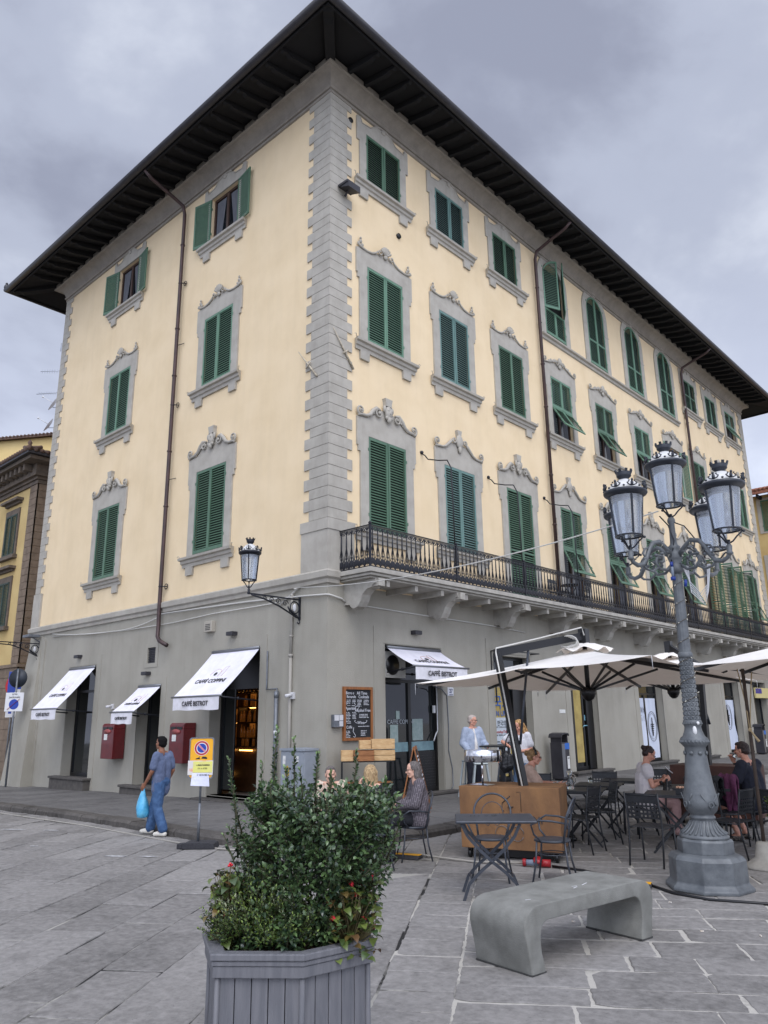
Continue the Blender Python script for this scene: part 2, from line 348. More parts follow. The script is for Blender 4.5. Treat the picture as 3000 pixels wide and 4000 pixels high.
b = MB(); ring(b, [(OV-.02, ZE-.02), (OV+.02, ZE-.02), (OV+.02, ZE+.16), (OV-.02, ZE+.16)]); b.build('fascia', M_wood_dark, bld)
b = MB(); ring(b, [(OV+.02+.10*(1-cos(R_(t)))*1.0, ZE+.12-.11*sin(R_(t))) for t in range(0, 181, 20)]+[(OV+.225, ZE+.14), (OV+.2, ZE+.125)], smooth=True)
b.build('gutter', M_gutter, bld)
# roof with hipped slopes
b = MB(); e_ = OV+.08; zr = ZE+.2; hr_ = 3.4; mxx = (BX0+BX1)/2
b.add([(BX0-e_, -e_, zr), (e_, -e_, zr), (e_, 30+e_, zr), (BX0-e_, 30+e_, zr), (mxx, 7.2, zr+hr_), (mxx, 22.8, zr+hr_)],
      [(0, 1, 4), (1, 2, 5, 4), (2, 3, 5), (3, 0, 4, 5)])
for k in range(120):          # tile ends along the eaves
    for (px, py) in ((BX0-OV+k*.24, -e_-.03),) if k*.24 < 17.4 else ():
        b.box(px, px+.13, py, py+.3, zr-.03, zr+.05)
for k in range(138): b.box(e_-.27, e_+.03, -OV+k*.24, -OV+k*.24+.13, zr-.03, zr+.05)
fixn(b.build('roof', M_roof, bld))
# carved rafters
b = MB()
def rafter(b, M, L_=OV-.03):
    prof = [(0, 0), (L_, 0), (L_, -.05), (L_-.08, -.11), (L_-.2, -.10), (L_-.3, -.16), (L_-.5, -.17), (.3, -.17), (0, -.17)]
    sl = (17.78-ZE-.06)/OV
    pts = [(x_, 17.765-x_*sl+z_) for x_, z_ in prof]; n = len(pts); vs = []
    for w_ in (-.055, .055): vs += [M @ Vector((w_, -x_, z_)) for x_, z_ in pts]
    b.add(vs, [tuple(range(n)), tuple(reversed(range(n, 2*n)))]+[(i, i+n, (i+1) % n+n, (i+1) % n) for i in range(n)])
rafter(b, Matrix.Identity(4)); rme = fixn_mesh(b.mesh('rafter', M_wood_dark)); b = MB()
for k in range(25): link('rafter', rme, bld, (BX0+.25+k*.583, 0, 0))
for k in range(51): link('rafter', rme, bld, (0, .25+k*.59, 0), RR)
for k in range(1, 3):
    for s_ in (-1, 1):
        pass
b.T = Matrix.Translation((0, 0, 0)) @ Matrix.Rotation(pi/4, 4, 'Z') @ Matrix.Diagonal((2.2, 1.414, 1, 1)); rafter(b, Matrix.Identity(4)); b.T = None; fixn(b.build('hip_rafter', M_wood_dark, bld)); b = MB()
b.T = Matrix.Translation((BX0, 0, 0)) @ Matrix.Rotation(-pi/4, 4, 'Z') @ Matrix.Diagonal((2.2, 1.414, 1, 1)); rafter(b, Matrix.Identity(4)); b.T = None
fixn(b.build('hip_rafter', M_wood_dark, bld))
for (cx_, cy_) in ((OV+.15, -OV-.15), (BX0-OV-.15, -OV-.15)):
    b = MB(); b.ball((cx_, cy_, ZE+.22), (.09, .09, .14)); b.ball((cx_, cy_, ZE+.38), .05); b.build('eave_finial', M_gutter, bld)

# downpipes
def downpipe(rot, u, zend, tail=None, ztop=17.3):
    b = MB(); p = [(u, -OV-.02, ZE+.02), (u, -OV+.2, ZE-.14), (u, -.55, 16.98), (u, -.2, 16.86), (u, -.13, 16.6), (u, -.13, zend)]
    if tail: p += tail
    b.tube(p, .055, 10)
    for z in (15.5, 12.7, 11.2, 8.9, 7.3): 
        if z > zend: b.tube([(u, -.13, z), (u, -.13, z+.04)], .07, 10)
    o = b.build('downpipe', M_pipe, bld, rot=rot)
    for z in (14.2, 10.3, 5.1):
        if z < zend: continue
        b = MB(); b.tube([(u, -.2, z), (u+.1, -.1, z), (u+.16, -.02, z)], .014, 6); b.tube([(u+.14+.07*cos(t), -.05, z+.07*sin(t)) for t in [k*pi/5 for k in range(10)]], .012, 6, closed=True); b.build('pipe_bracket', M_iron, o)
    for z in (12.2, 8.1): b = MB(); b.bar((u-.02, -.1, z), (u+.25, -.03, z), .015); b.build('wall_pin', M_iron, o)
downpipe((0, 0, 0), -6.36, 4.35, [(-6.36, -.12, 4.1), (-6.34, -.14, 3.78), (-6.2, -.16, 3.66), (-5.84, -.16, 3.52)])
downpipe(RR, 9.38, 4.75); downpipe(RR, 21.75, 4.75)

# ------------------------------------------------------------------ shutters and windows
def leaf(wd, z0, z1, mid=None, arch=None, hinge=0, pitch=.066):
    """louvred leaf, hinged at x=hinge edge: spans x 0..wd, outward face at -y; arch=(cx, cz, r) clips top"""
    b = MB(); st = .055; t = .034
    def top(x): 
        if not arch: return z1
        cx, cz_, r = arch; d = r*r-(x-cx)**2; return cz_+sqrt(max(d, 0))
    if arch:
        xs = [wd*i/10 for i in range(11)]; outer = [(x_, top(x_)) for x_ in xs]
        for i in range(10):
            a, c = outer[i], outer[i+1]
            b.add([(a[0], -t/2, a[1]), (c[0], -t/2, c[1]), (c[0], -t/2, c[1]-.07), (a[0], -t/2, a[1]-.07), (a[0], t/2, a[1]), (c[0], t/2, c[1]), (c[0], t/2, c[1]-.07), (a[0], t/2, a[1]-.07)],
                  [(0, 3, 2, 1), (4, 5, 6, 7), (0, 1, 5, 4), (3, 7, 6, 2)])
    else: b.box(0, wd, -t/2, t/2, z1-.07, z1)
    b.box(0, st, -t/2, t/2, z0, top(st*.5)-.06); b.box(wd-st, wd, -t/2, t/2, z0, top(wd-st*.5)-.06); b.box(st, wd-st, -t/2, t/2, z0, z0+.09)
    if mid: b.box(st, wd-st, -t/2, t/2, mid-.03, mid+.03)
    z = z0+.09+.02; s_, c_ = .0225, .012
    while z < z1-.09:
        x0, x1 = st-.004, wd-st+.004
        if arch:
            cx, cz_, r = arch
            if z+.06 > cz_:
                hw_ = sqrt(max((r-.03)**2-(z+.06-cz_)**2, 0)); x0 = max(x0, cx-hw_); x1 = min(x1, cx+hw_)
        if x1-x0 > .05 and not (mid and abs(z+.012-mid) < .045):
            b.add([(x0, -c_, z), (x1, -c_, z), (x1, c_, z+s_*1.5), (x0, c_, z+s_*1.5), (x0, -c_, z+.008), (x1, -c_, z+.008), (x1, c_, z+s_*1.5+.008), (x0, c_, z+s_*1.5+.008)],
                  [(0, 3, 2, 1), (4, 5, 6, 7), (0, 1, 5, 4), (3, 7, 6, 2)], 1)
        z += pitch
    for z in (z0+.3, z1-.35): b.box(-.03, .02, -t/2-.01, -t/2, z, z+.07)
    return b
LW = HW-.008
MS = {}
def shutter_mesh(key, *a, matsel='A', **k):
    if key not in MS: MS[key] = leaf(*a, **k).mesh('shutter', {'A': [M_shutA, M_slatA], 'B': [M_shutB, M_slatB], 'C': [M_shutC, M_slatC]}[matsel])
    return MS[key]
def surround_mesh(kind, h, hb=0):
    """plaster surround, local origin at opening bottom centre; opening HW wide, h high"""
    b = MB(); y0, y1 = -.045, 0
    if kind in ('F1', 'F2', 'door'):
        t_ = h+.42 if kind != 'F2' else h+.40
        o = [(-.93, -.06 if kind != 'door' else 0), (-.93, h-.42), (-1.0, h-.42), (-1.0, h-.28), (-1.04, h-.28), (-1.04, t_), (1.04, t_), (1.04, h-.28), (1.0, h-.28), (1.0, h-.42), (.93, h-.42), (.93, -.06 if kind != 'door' else 0)]
        i_ = [(-HW, o[0][1]), (-HW, h-.42), (-HW, h-.42), (-HW, h-.28), (-HW, h-.28), (-HW, h), (HW, h), (HW, h-.28), (HW, h-.28), (HW, h-.42), (HW, h-.42), (HW, o[0][1])]
        for a in range(len(o)-1):
            q = [o[a], o[a+1], i_[a+1], i_[a]]
            if abs(o[a][1]-o[a+1][1]) < 1e-6 and a != 5: continue
            b.prism(q, y0, y1)
        if kind == 'F2':
            pass
    if kind == 'F3':
        top = [(-1.0, h+.40), (-.88, h+.42), (-.82, h+.26), (-.5, h+.30), (-.3, h+.46), (-.12, h+.55), (.12, h+.55), (.3, h+.46), (.5, h+.30), (.82, h+.26), (.88, h+.42), (1.0, h+.40)]
        b.prism([(-.9, -.06), (-HW, -.06), (-HW, h), (-1.0, h), (-1.0, h-.32), (-.9, h-.32)], y0, y1)
        b.prism([(.9, -.06), (.9, h-.32), (1.0, h-.32), (1.0, h), (HW, h), (HW, -.06)], y0, y1)
        n = len(top); b.prism([(-1.0, h), (1.0, h)]+top[::-1], y0, y1)
        b.tube([(p[0], y0-.005, p[1]-.01) for p in top[1:-1]], .018, 6)
        b.ball((0, y0-.01, h+.44), (.09, .03, .07), 8, 6)
    if kind == 'arch':
        ri, ro, cz_ = HW+.015, HW+.30, 2.22
        for s_ in (-1, 1): b.prism([(s_*ri, -.12), (s_*ro, -.12), (s_*ro, cz_), (s_*ri, cz_)], y0, y1)
        A = arc(0, cz_, ro, 0, 180, 20); B = arc(0, cz_, ri, 0, 180, 20)
        for k in range(20): b.prism([A[k], A[k+1], B[k+1], B[k]], y0, y1)
        b.prism([(-.1, cz_+ri+.02), (.1, cz_+ri+.02), (.15, cz_+ro+.14), (-.15, cz_+ro+.14)], y0-.03, y1)
        b.box(-ro-.02, -ri, y0-.012, y0, cz_-.7, cz_-.66); b.box(ri, ro+.02, y0-.012, y0, cz_-.7, cz_-.66)
    return fixn_mesh(b.mesh('surround', M_trim))
def sill_mesh(w_=1.13):
    b = MB()
    prof = [(0, -.30), (-.05, -.30), (-.06, -.22), (-.10, -.20), (-.11, -.13), (-.17, -.11), (-.18, -.05), (-.14, -.04), (0, -.035)]
    n = len(prof); ws_ = [w_-.06+.06*min(1, abs(p[0])/.17) for p in prof]
    vs = [(-q, p[0], p[1]) for q, p in zip(ws_, prof)]+[(q, p[0], p[1]) for q, p in zip(ws_, prof)]
    b.add(vs, [(i, i+n, i+n+1, i+1) for i in range(n-1)]+[tuple(range(n)), tuple(reversed(range(n, 2*n)))])
    for s_ in (-1, 1): b.prism([(s_*.62, -.52), (s_*.92, -.52), (s_*.93, -.28), (s_*.61, -.28)], -.06, 0)
    for s_ in (-1, 1): b.tube([(s_*(w_-.02), -.1, -.04), (s_*(w_+.03), -.14, .02), (s_*(w_+.08), -.14, .0)], .008, 5)
    return fixn_mesh(b.mesh('sill', M_trim))
def scroll(b, cx, cz_, r, a0, turns, sgn, rad, y=-.07, n=22):
    p = []
    for i in range(n+1):
        t = i/n; a = R_(a0)+sgn*2*pi*turns*t; rr = r*(1-t*.82); p.append((cx+rr*cos(a), y-.02*t, cz_+rr*sin(a)))
    b.tube(p, [rad*(1-.4*i/n) for i in range(n+1)], 6); b.ball((cx, y-.03, cz_), r*.25, 8, 6)
def crest_mesh(kind, z):
    """relief above a window, z = top of surround"""
    b = MB()
    for s_ in (-1, 1):
        if kind == 'mask':
            path = [(1.02, .02), (.92, .06), (.76, .07), (.62, .13), (.52, .26), (.40, .36), (.27, .34)]
            b.tube([(s_*x_, -.06, z+q) for x_, q in path], [.035, .04, .04, .05, .055, .05, .03], 7)
            b.prism([(s_*1.02, z-.005), (s_*.9, z+.05), (s_*.72, z+.04), (s_*.6, z+.1), (s_*.48, z+.26), (s_*.3, z+.34), (s_*.0, z+.4), (s_*.0, z-.005)][::s_], -.03, 0)
            scroll(b, s_*.95, z+.15, .12, -90, 1.4, s_, .03); scroll(b, s_*.32, z+.24, .12, 90, 1.3, -s_, .028)
            for k in range(4): b.ball((s_*(.50+.07*k), -.06, z+.22-.05*k), (.05, .025, .045-.004*k), 8, 5)
        if kind == 'vase':
            path = [(1.02, .02), (.9, .04), (.74, .05), (.6, .1), (.48, .2), (.38, .28), (.3, .36)]
            b.tube([(s_*x_, -.06, z+q) for x_, q in path], [.035, .035, .03, .035, .04, .045, .03], 7)
            b.prism([(s_*1.02, z-.005), (s_*.9, z+.03), (s_*.72, z+.04), (s_*.6, z+.09), (s_*.4, z+.25), (s_*.2, z+.3), (s_*.0, z+.4), (s_*.0, z-.005)][::s_], -.03, 0)
            scroll(b, s_*.96, z+.16, .11, -90, 1.4, s_, .028); scroll(b, s_*.24, z+.36, .09, 0, 1.2, s_, .026)
        if kind == 'shell':
            path = [(1.0, .1), (.86, .04), (.7, .02), (.5, .05), (.36, .12), (.26, .22)]
            b.tube([(s_*x_, -.055, z+q) for x_, q in path], [.03, .032, .03, .03, .03, .02], 7)
            scroll(b, s_*.22, z+.2, .08, 180 if s_ > 0 else 0, 1.1, s_, .022)
            for dx_, dz_, r_ in ((.9, .2, .055), (.84, .12, .045), (.97, .13, .04), (.9, .29, .035)): b.ball((s_*dx_, -.05, z+dz_), (r_, .03, r_), 8, 6)
            b.prism([(s_*1.0, z-.005), (s_*.9, z+.08), (s_*.7, z+.01), (s_*.45, z+.05), (s_*.25, z+.16), (s_*.0, z+.2), (s_*.0, z-.005)][::s_], -.03, 0)
        if kind == 'leafy':
            path = [(1.0, .02), (.84, .06), (.66, .1), (.5, .17), (.3, .22)]
            b.tube([(s_*x_, -.055, z+q) for x_, q in path], .03, 7)
            scroll(b, s_*.96, z+.12, .1, -90, 1.3, s_, .026)
            for k in range(5): b.ball((s_*(.2+.12*k), -.06, z+.26-.035*k+.03*(k % 2)), (.07, .03, .055), 8, 6)
            scroll(b, s_*.2, z+.22, .11, 0, 1.2, s_, .026)
            b.prism([(s_*1.0, z-.005), (s_*.8, z+.05), (s_*.5, z+.15), (s_*.2, z+.2), (0, z+.2), (0, z-.005)][::s_], -.03, 0)
    if kind == 'mask':
        b.ball((0, -.08, z+.34), (.12, .08, .17), 12, 8); b.ball((0, -.15, z+.32), (.03, .03, .05)); b.box(-.11, .11, -.1, 0, z+.50, z+.66)
        b.prism([(-.08, z+.5), (.08, z+.5), (.13, z+.70), (-.13, z+.70)], -.11, 0)
        for s_ in (-1, 1): b.ball((s_*.05, -.14, z+.38), (.03, .02, .018), 8, 5); b.ball((s_*.07, -.1, z+.2), (.06, .04, .05)); b.ball((s_*.13, -.08, z+.42), (.05, .04, .09))
        b.ball((0, -.1, z+.16), (.07, .05, .09))
    if kind == 'vase':
        b.ball((0, -.07, z+.36), (.15, .06, .2), 12, 8); b.prism([(-.06, z+.5), (.06, z+.5), (.1, z+.68), (-.1, z+.68)], -.09, 0); b.ball((0, -.08, z+.14), (.07, .04, .12))
    if kind == 'shell':
        for k in range(7):
            a = R_(30+20*k); b.tube([(0, -.06, z+.18), (.2*cos(a), -.085, z+.2+.22*sin(a))], [.018, .036], 6)
        b.ball((0, -.07, z+.14), (.07, .04, .06))
    if kind == 'leafy':
        b.ball((0, -.08, z+.3), (.12, .05, .14)); b.ball((0, -.07, z+.1), (.1, .04, .08))
    return fixn_mesh(b.mesh('crest', M_trim))
SUR = {'F1': surround_mesh('F1', 2.24), 'door': surround_mesh('door', 8.02-FLR), 'F2': surround_mesh('F2', 2.09), 'F3': surround_mesh('F3', 1.5), 'arch': surround_mesh('arch', 2.9)}
SILL = sill_mesh(); CR = {}
def crest(kind, z):
    k = (kind, z)
    if k not in CR: CR[k] = crest_mesh(kind, z)
    return CR[k]
def pane_mesh(h, z0=0, curtain=True, frame=M_brownframe):
    b = MB(); y = .13 if curtain else (.24 if frame is M_woodframe else .05)
    b.add([(-HW, y, z0), (HW, y, z0), (HW, y, h), (-HW, y, h)], [(0, 1, 2, 3)], 0)
    if y < .1: return b.mesh('pane', [M_dark])  # closed windows: no glass, a matt black sheet stands for shade behind the louvres
    for x0, x1 in ((-HW, -HW+.07), (-.05, .05), (HW-.07, HW)): b.box(x0, x1, y-.04, y-.001, z0, h, 1)
    for za, zb in ((z0, z0+.09), (h-.07, h)): b.box(-HW+.07, -.05, y-.04, y-.001, za, zb, 1); b.box(.05, HW-.07, y-.04, y-.001, za, zb, 1)
    if curtain: b.add([(-HW+.1, y-.006, z0+.1), (-.3, y-.006, z0+.1), (-.12, y-.006, h-.1), (-HW+.1, y-.006, h-.1)], [(0, 1, 2, 3)], 2); b.add([(.3, y-.006, z0+.1), (HW-.1, y-.006, z0+.1), (HW-.1, y-.006, h-.1), (.1, y-.006, h-.1)], [(0, 1, 2, 3)], 2)
    return b.mesh('pane', [M_glass, frame, M_curtain])
PANE = {}
def pane(h, z0=0, fr='b'):
    k = (h, z0, fr)
    if k not in PANE: PANE[k] = pane_mesh(h, z0, fr == 'b', M_brownframe if fr != 'w' else M_woodframe)
    return PANE[k]
def window(u, zb, h, rot, kind, cr, state, sel='A', z0=0, left=False):
    """a window part with its sub-parts; local origin = opening bottom centre on the wall plane"""
    loc = (u, 0, zb) if rot == 0 else (0, u, zb)
    wn = link('window', SUR['door' if kind == 'door' else kind], bld, loc, rot)
    if kind in ('F1', 'F2', 'F3'): link('sill', SILL, wn)
    if cr: link('crest', crest(cr, round(h+(.40 if kind == 'F2' else .42), 3)), wn)
    link('pane', pane(h, z0 if kind != 'arch' else 0, 'w' if state == 'open_wood' else ('b' if state in ('open', 'flap') else 'n')), wn)
    rnd = random.uniform(-.7, .7)
    A = lambda side, me, ang, z=0: link('shutter', me, wn, (side*(HW-.004), -.03, z), ((0, 0, ang) if side < 0 else (0, 0, ang)))
    def pair(me_l, angL, angR, z=0, tilt=0):
        for s_, a in ((-1, angL), (1, angR)):
            o = link('shutter', me_l, wn, (s_*(HW-.004), -.028, z), (0, 0, 0))
            if s_ < 0: o.rotation_euler = (tilt, 0, R_(-a))
            else: o.rotation_euler = (tilt, 0, R_(a)); o.scale = (-1, 1, 1)
            o['kindhint'] = 0; del o['kindhint']
    sk = kind if kind != 'door' else 'D'
    if state == 'closed':
        me = shutter_mesh((sk, h, sel), LW, .01, h-.01, mid=h*.45 if kind == 'door' else None, matsel=sel); pair(me, 0.8+rnd, .8-rnd)
    elif state == 'mid':
        me = shutter_mesh((sk, h, sel, 'm'), LW, .01, h-.01, mid=h*.5, matsel=sel); pair(me, 1, 1)
    elif state == 'flap':
        hz = h*.483 if kind != 'door' else 1.99
        me = shutter_mesh((sk, h, sel, 'u'), LW, hz, h-.01, matsel=sel); pair(me, 1, 1)
        fl = min(hz-.06, .87)
        b_ = shutter_mesh((sk, h, sel, 'f'), LW, -fl, 0, matsel=sel); pair(b_, 0, 0, z=hz-.01, tilt=R_(-29 if kind != 'door' else -25)-rnd*.05)
        [MB().bar((s_*(HW-.02), -.03, hz-.1), (s_*(HW-.02), -.36, hz-.70), .012).build('flap_stay', M_iron, wn) for s_ in (-1, 1)]
    elif state == 'open':
        me = shutter_mesh((sk, h, sel), LW, .01, h-.01, matsel=sel); pair(me, 168, 172)
    elif state == 'open_wood':
        me = shutter_mesh((sk, h, sel), LW, .01, h-.01, mid=h*.45, matsel=sel); pair(me, 95, 100)
    elif state.startswith('arch'):
        ar = (LW, 2.22, LW)
        if state == 'arch':
            me = shutter_mesh('arch', LW, .01, 2.22+LW-.02, mid=.98, arch=ar, matsel='B'); pair(me, 1, 1)
        else:
            me = shutter_mesh('archlow', LW, .01, .98, matsel='B'); pair(me, 1, 1)
            me = shutter_mesh('archtop', LW, .98, 2.22+LW-.02, arch=ar, matsel='B')
            o = link('shutter', me, wn, (-HW, -.03, 0), (0, 0, R_(-22))); o = link('shutter', me, wn, (HW, -.03, 0), (0, 0, R_(34))); o.scale = (-1, 1, 1)
    return wn
for i, c in enumerate(WL):
    window(c, F1[0], 2.24, 0, 'F1', 'mask', 'closed', 'A'); window(c, F2[0], 2.09, 0, 'F2', 'shell', 'closed', 'B')
    window(c, F3[0], 1.5, 0, 'F3', None, 'open', 'A')
f1 = ['closed', 'closed', 'closed', 'flap', 'flap', 'flap', 'flap', 'open_wood', 'open_wood', 'flap']
f2 = ['closed', 'closed', 'closed', 'flap', 'flap', 'flap', 'open', 'closed', 'closed', 'closed']
c1 = ['mask', 'vase', 'mask', 'vase', 'mask', 'mask', 'vase', 'mask', 'vase', 'mask']
for i, c in enumerate(WR):
    if i < 2: window(c, F1[0], 2.24, pi/2, 'F1', c1[i], f1[i], 'AC'[i])
    else: window(c, FLR, round(8.02-FLR, 3), pi/2, 'door', c1[i], f1[i], 'A')
    window(c, F2[0], 2.09, pi/2, 'F2', 'leafy' if i in ARCH else 'shell', f2[i], 'BCABABBAAB'[i])
    if i in ARCH: window(c, 14.12, 2.62, pi/2, 'arch', None, 'arch_open' if i == 3 else 'arch')
    else: window(c, F3[0], 1.5, pi/2, 'F3', None, 'flap' if i == 9 else ('mid' if i == 7 else 'closed'), 'ACABBBBABB'[i])
b = MB(); pr = [(0, 13.82), (-.05, 13.84), (-.06, 13.92), (-.13, 13.95), (-.14, 14.0), (0, 14.01)]; n = len(pr)
b.add([(9.62, y, z) for y, z in pr]+[(20.98, y, z) for y, z in pr], [(i, i+n, i+n+1, i+1) for i in range(n-1)]+[tuple(range(n)), tuple(reversed(range(n, 2*n)))])
fixn(b.build('arcade_sill_course', M_trim, bld, rot=RR))
# round vent holes in the plaster
b = MB()
for (u, z) in ((.68, 16.58), (2.48, 14.05)): b.tube([(u, -.05, z), (u, .0, z)], .075, 14); 
b.build('vent_hole', M_black, bld, rot=RR)

# ------------------------------------------------------------------ balcony
BYE = 29.75; BXO = 1.02
def slab_prof(b, x1, y0, y1, z0, z1): b.box(0, x1, y0, y1, z0, z1)
b = MB(); b.box(0, BXO, .25, BYE, 4.56, 4.66); b.box(0, BXO-.05, .30, BYE-.05, 4.50, 4.558); b.box(.0, BXO-.12, .36, BYE-.1, 4.455, 4.498)
bal = b.build('balcony', M_slab, bld, bevel=.012)
BRK = [.62+2.78*k for k in range(11)]
for y in BRK:
    b = MB(); pl = [(0, 4.46), (.92, 4.46), (.92, 4.36), (.84, 4.34), (.80, 4.28), (.66, 4.26), (.54, 4.16), (.48, 4.02), (.40, 3.92), (.28, 3.88), (.20, 3.92), (.16, 3.98), (0, 3.98)]
    b.add([(x_, y-.13, z) for x_, z in pl]+[(x_, y+.13, z) for x_, z in pl], [tuple(range(13)), tuple(reversed(range(13, 26)))]+[(i, i+13, (i+1) % 13+13, (i+1) % 13) for i in range(13)])
    b.box(.82, .98, y-.09, y+.09, 4.30, 4.458); fixn(b.build('scroll_bracket', M_slab, bal))
for k in range(32):
    y = .95+.92*k
    if min(abs(y-q) for q in BRK) < .2: continue
    if y < BYE-.2: b = MB(); b.box(0, .86, y-.05, y+.05, 4.33, 4.456); b.build('joist', M_slab, bal)
# cast iron railing: a panel between posts, copied
def baluster(b, x):
    b.tube([(x, 0, .30), (x, 0, .58), (x, 0, .80)], [.013, .017, .013], 6)
    b.lathe([(.008, .50), (.02, .53), (.008, .56)], 6, (x, 0, 0))
    for s_ in (-1, 1):
        b.tube([(x+s_*.062, 0, .20), (x+s_*.05, 0, .30), (x+s_*.022, 0, .42), (x+s_*.006, 0, .50)], .009, 5)
        b.tube([(x+s_*.02, 0, .80), (x+s_*.05, 0, .85), (x+s_*.07, 0, .80), (x+s_*.045, 0, .77)], .009, 5)
        b.ball((x+s_*.045, 0, .13), (.034, .012, .085), 6, 5); b.ball((x+s_*.070, 0, .07), (.022, .010, .05), 6, 5)
    b.ball((x, 0, .15), (.026, .014, .11), 6, 5); b.ball((x, 0, .265), (.034, .014, .034), 6, 5); b.ball((x, 0, .82), (.032, .014, .045), 6, 5)
def panel_mesh(Lp, n):
    b = MB(); b.box(0, Lp, -.008, .008, .015, .035); b.box(0, Lp, -.022, .022, .885, .905); b.box(0, Lp, -.006, .006, .70+.155, .87)
    for k in range(n): baluster(b, Lp*(k+.5)/n)
    return b.mesh('railing_panel', M_iron)
PL = 2.93; pm = panel_mesh(PL, 19)
yy = .30; k = 0
while yy < BYE-.3:
    link('railing_panel', pm, bal, (BXO-.06, yy, 4.66), (0, 0, pi/2)); yy += PL
link('railing_panel', panel_mesh(BXO-.1, 6), bal, (.03, .30, 4.66))
yy = .30
while yy < BYE:
    b = MB(); b.box(BXO-.08, BXO-.04, yy-.022, yy+.022, 4.66, 5.575); b.lathe([(.03, 0), (.04, .03), (.02, .06)], 8, (BXO-.06, yy, 5.57)); b.build('railing_post', M_iron, bal); yy += PL
b = MB(); b.box(.0, .04, .28, .32, 4.66, 5.56); b.build('railing_post', M_iron, bal)
# curved stays from wall to railing
for yv in (3.2, 6.1, 9.05, 17.7, 20.3, 25.35):
    b = MB(); b.tube([(.0, yv, 8.1), (.12, yv, 8.02), (.2, yv+.02, 7.9), (.55, yv+.0, 7.78), (.82, yv, 7.72), (.93, yv, 7.5), (.95, yv, 6.6), (.955, yv, 5.56)], .016, 6)
    b.ball((.02, yv, 8.12), .05, 8, 5); b.build('railing_stay', M_iron, bal)
# ------------------------------------------------------------------ ground
def GZ(x, y): return -.15+.016*min(0, x)
def SZ(x, y): return -.03+.016*min(0, x)
def slab_mat(name, c1, c2, rough=.75):
    m = bpy.data.materials.new(name); m.use_nodes = True; t = m.node_tree; b = t.nodes['Principled BSDF']; lk = t.links
    at_ = t.nodes.new('ShaderNodeAttribute'); at_.attribute_name = 'tone'; at_.attribute_type = 'GEOMETRY'
    tc = t.nodes.new('ShaderNodeTexCoord')
    def noise(s, d=6, r=.6):
        n = t.nodes.new('ShaderNodeTexNoise'); n.inputs['Scale'].default_value = s; n.inputs['Detail'].default_value = d; n.inputs['Roughness'].default_value = r
        lk.new(tc.outputs['Object'], n.inputs['Vector']); return n
    na = noise(.8, 8, .65); nb = noise(14, 8, .7); nc = noise(2.7, 5)
    r = t.nodes.new('ShaderNodeValToRGB'); e = r.color_ramp.elements; e[0].position = .25; e[0].color = (*lin(c1), 1); e[1].position = .75; e[1].color = (*lin(c2), 1)
    ad = t.nodes.new('ShaderNodeMath'); ad.operation = 'MULTIPLY_ADD'; ad.inputs[1].default_value = .8; lk.new(nb.outputs['Fac'], ad.inputs[0])
    ad2 = t.nodes.new('ShaderNodeMath'); ad2.operation = 'MULTIPLY_ADD'; ad2.inputs[1].default_value = .35; lk.new(na.outputs['Fac'], ad2.inputs[0]); lk.new(ad2.outputs[0], ad.inputs[2])
    ad3 = t.nodes.new('ShaderNodeMath'); ad3.operation = 'MULTIPLY_ADD'; ad3.inputs[1].default_value = .18; ad3.inputs[2].default_value = -.09; lk.new(at_.outputs['Fac'], ad3.inputs[0]); lk.new(ad3.outputs[0], ad2.inputs[2])
    lk.new(ad.outputs[0], r.inputs['Fac'])
    # dark stains / spots
    st = t.nodes.new('ShaderNodeMapRange'); st.inputs['From Min'].default_value = .54; st.inputs['From Max'].default_value = .70; st.inputs['To Min'].default_value = 1; st.inputs['To Max'].default_value = .76
    lk.new(nc.outputs['Fac'], st.inputs['Value'])
    ns = noise(38, 2, .5); sp = t.nodes.new('ShaderNodeMapRange'); sp.inputs['From Min'].default_value = .68; sp.inputs['From Max'].default_value = .74; sp.inputs['To Min'].default_value = 1; sp.inputs['To Max'].default_value = .7
    lk.new(ns.outputs['Fac'], sp.inputs['Value']); m1 = t.nodes.new('ShaderNodeMath'); m1.operation = 'MULTIPLY'; lk.new(st.outputs[0], m1.inputs[0]); lk.new(sp.outputs[0], m1.inputs[1])
    vm = t.nodes.new('ShaderNodeVectorMath'); vm.operation = 'SCALE'; lk.new(r.outputs['Color'], vm.inputs[0]); lk.new(m1.outputs[0], vm.inputs['Scale'])
    lk.new(vm.outputs[0], b.inputs['Base Color'])
    rr = t.nodes.new('ShaderNodeMapRange'); rr.inputs['To Min'].default_value = rough-.12; rr.inputs['To Max'].default_value = rough+.2; b.inputs['Specular IOR Level'].default_value = .25; lk.new(nc.outputs['Fac'], rr.inputs['Value']); lk.new(rr.outputs[0], b.inputs['Roughness'])
    bp = t.nodes.new('ShaderNodeBump'); bp.inputs['Strength'].default_value = .5; bp.inputs['Distance'].default_value = .012
    lk.new(nb.outputs['Fac'], bp.inputs['Height']); lk.new(bp.outputs[0], b.inputs['Normal'])
    return m
M_slabs = slab_mat('worn_pietra_serena', (84, 82, 80), (144, 141, 138))
M_walk = slab_mat('pavement_stone', (72, 71, 71), (112, 110, 108))
m = mat('joint_mortar', (34, 33, 32), .95, (172, 168, 160), 1.5, lo=.32, hi=.46, bump=.4, bscale=50)
def inside(poly, x, y):
    c = False; n = len(poly)
    for i in range(n):
        (x1, y1), (x2, y2) = poly[i], poly[(i+1) % n]
        if (y1 > y) != (y2 > y) and x < (x2-x1)*(y-y1)/(y2-y1)+x1: c = not c
    return c
KERB = [(-60, -3.0), (-20, -3.05), (-14, -3.15), (-7.4, -3.2), (-4.25, -3.2), (-1.3, -3.38), (.5, -3.52), (1.5, -3.5), (2.3, -3.25), (2.95, -2.75), (3.35, -2.0), (3.5, -1.1), (3.5, .2), (3.45, 5), (3.6, 14.5), (3.8, 45)]
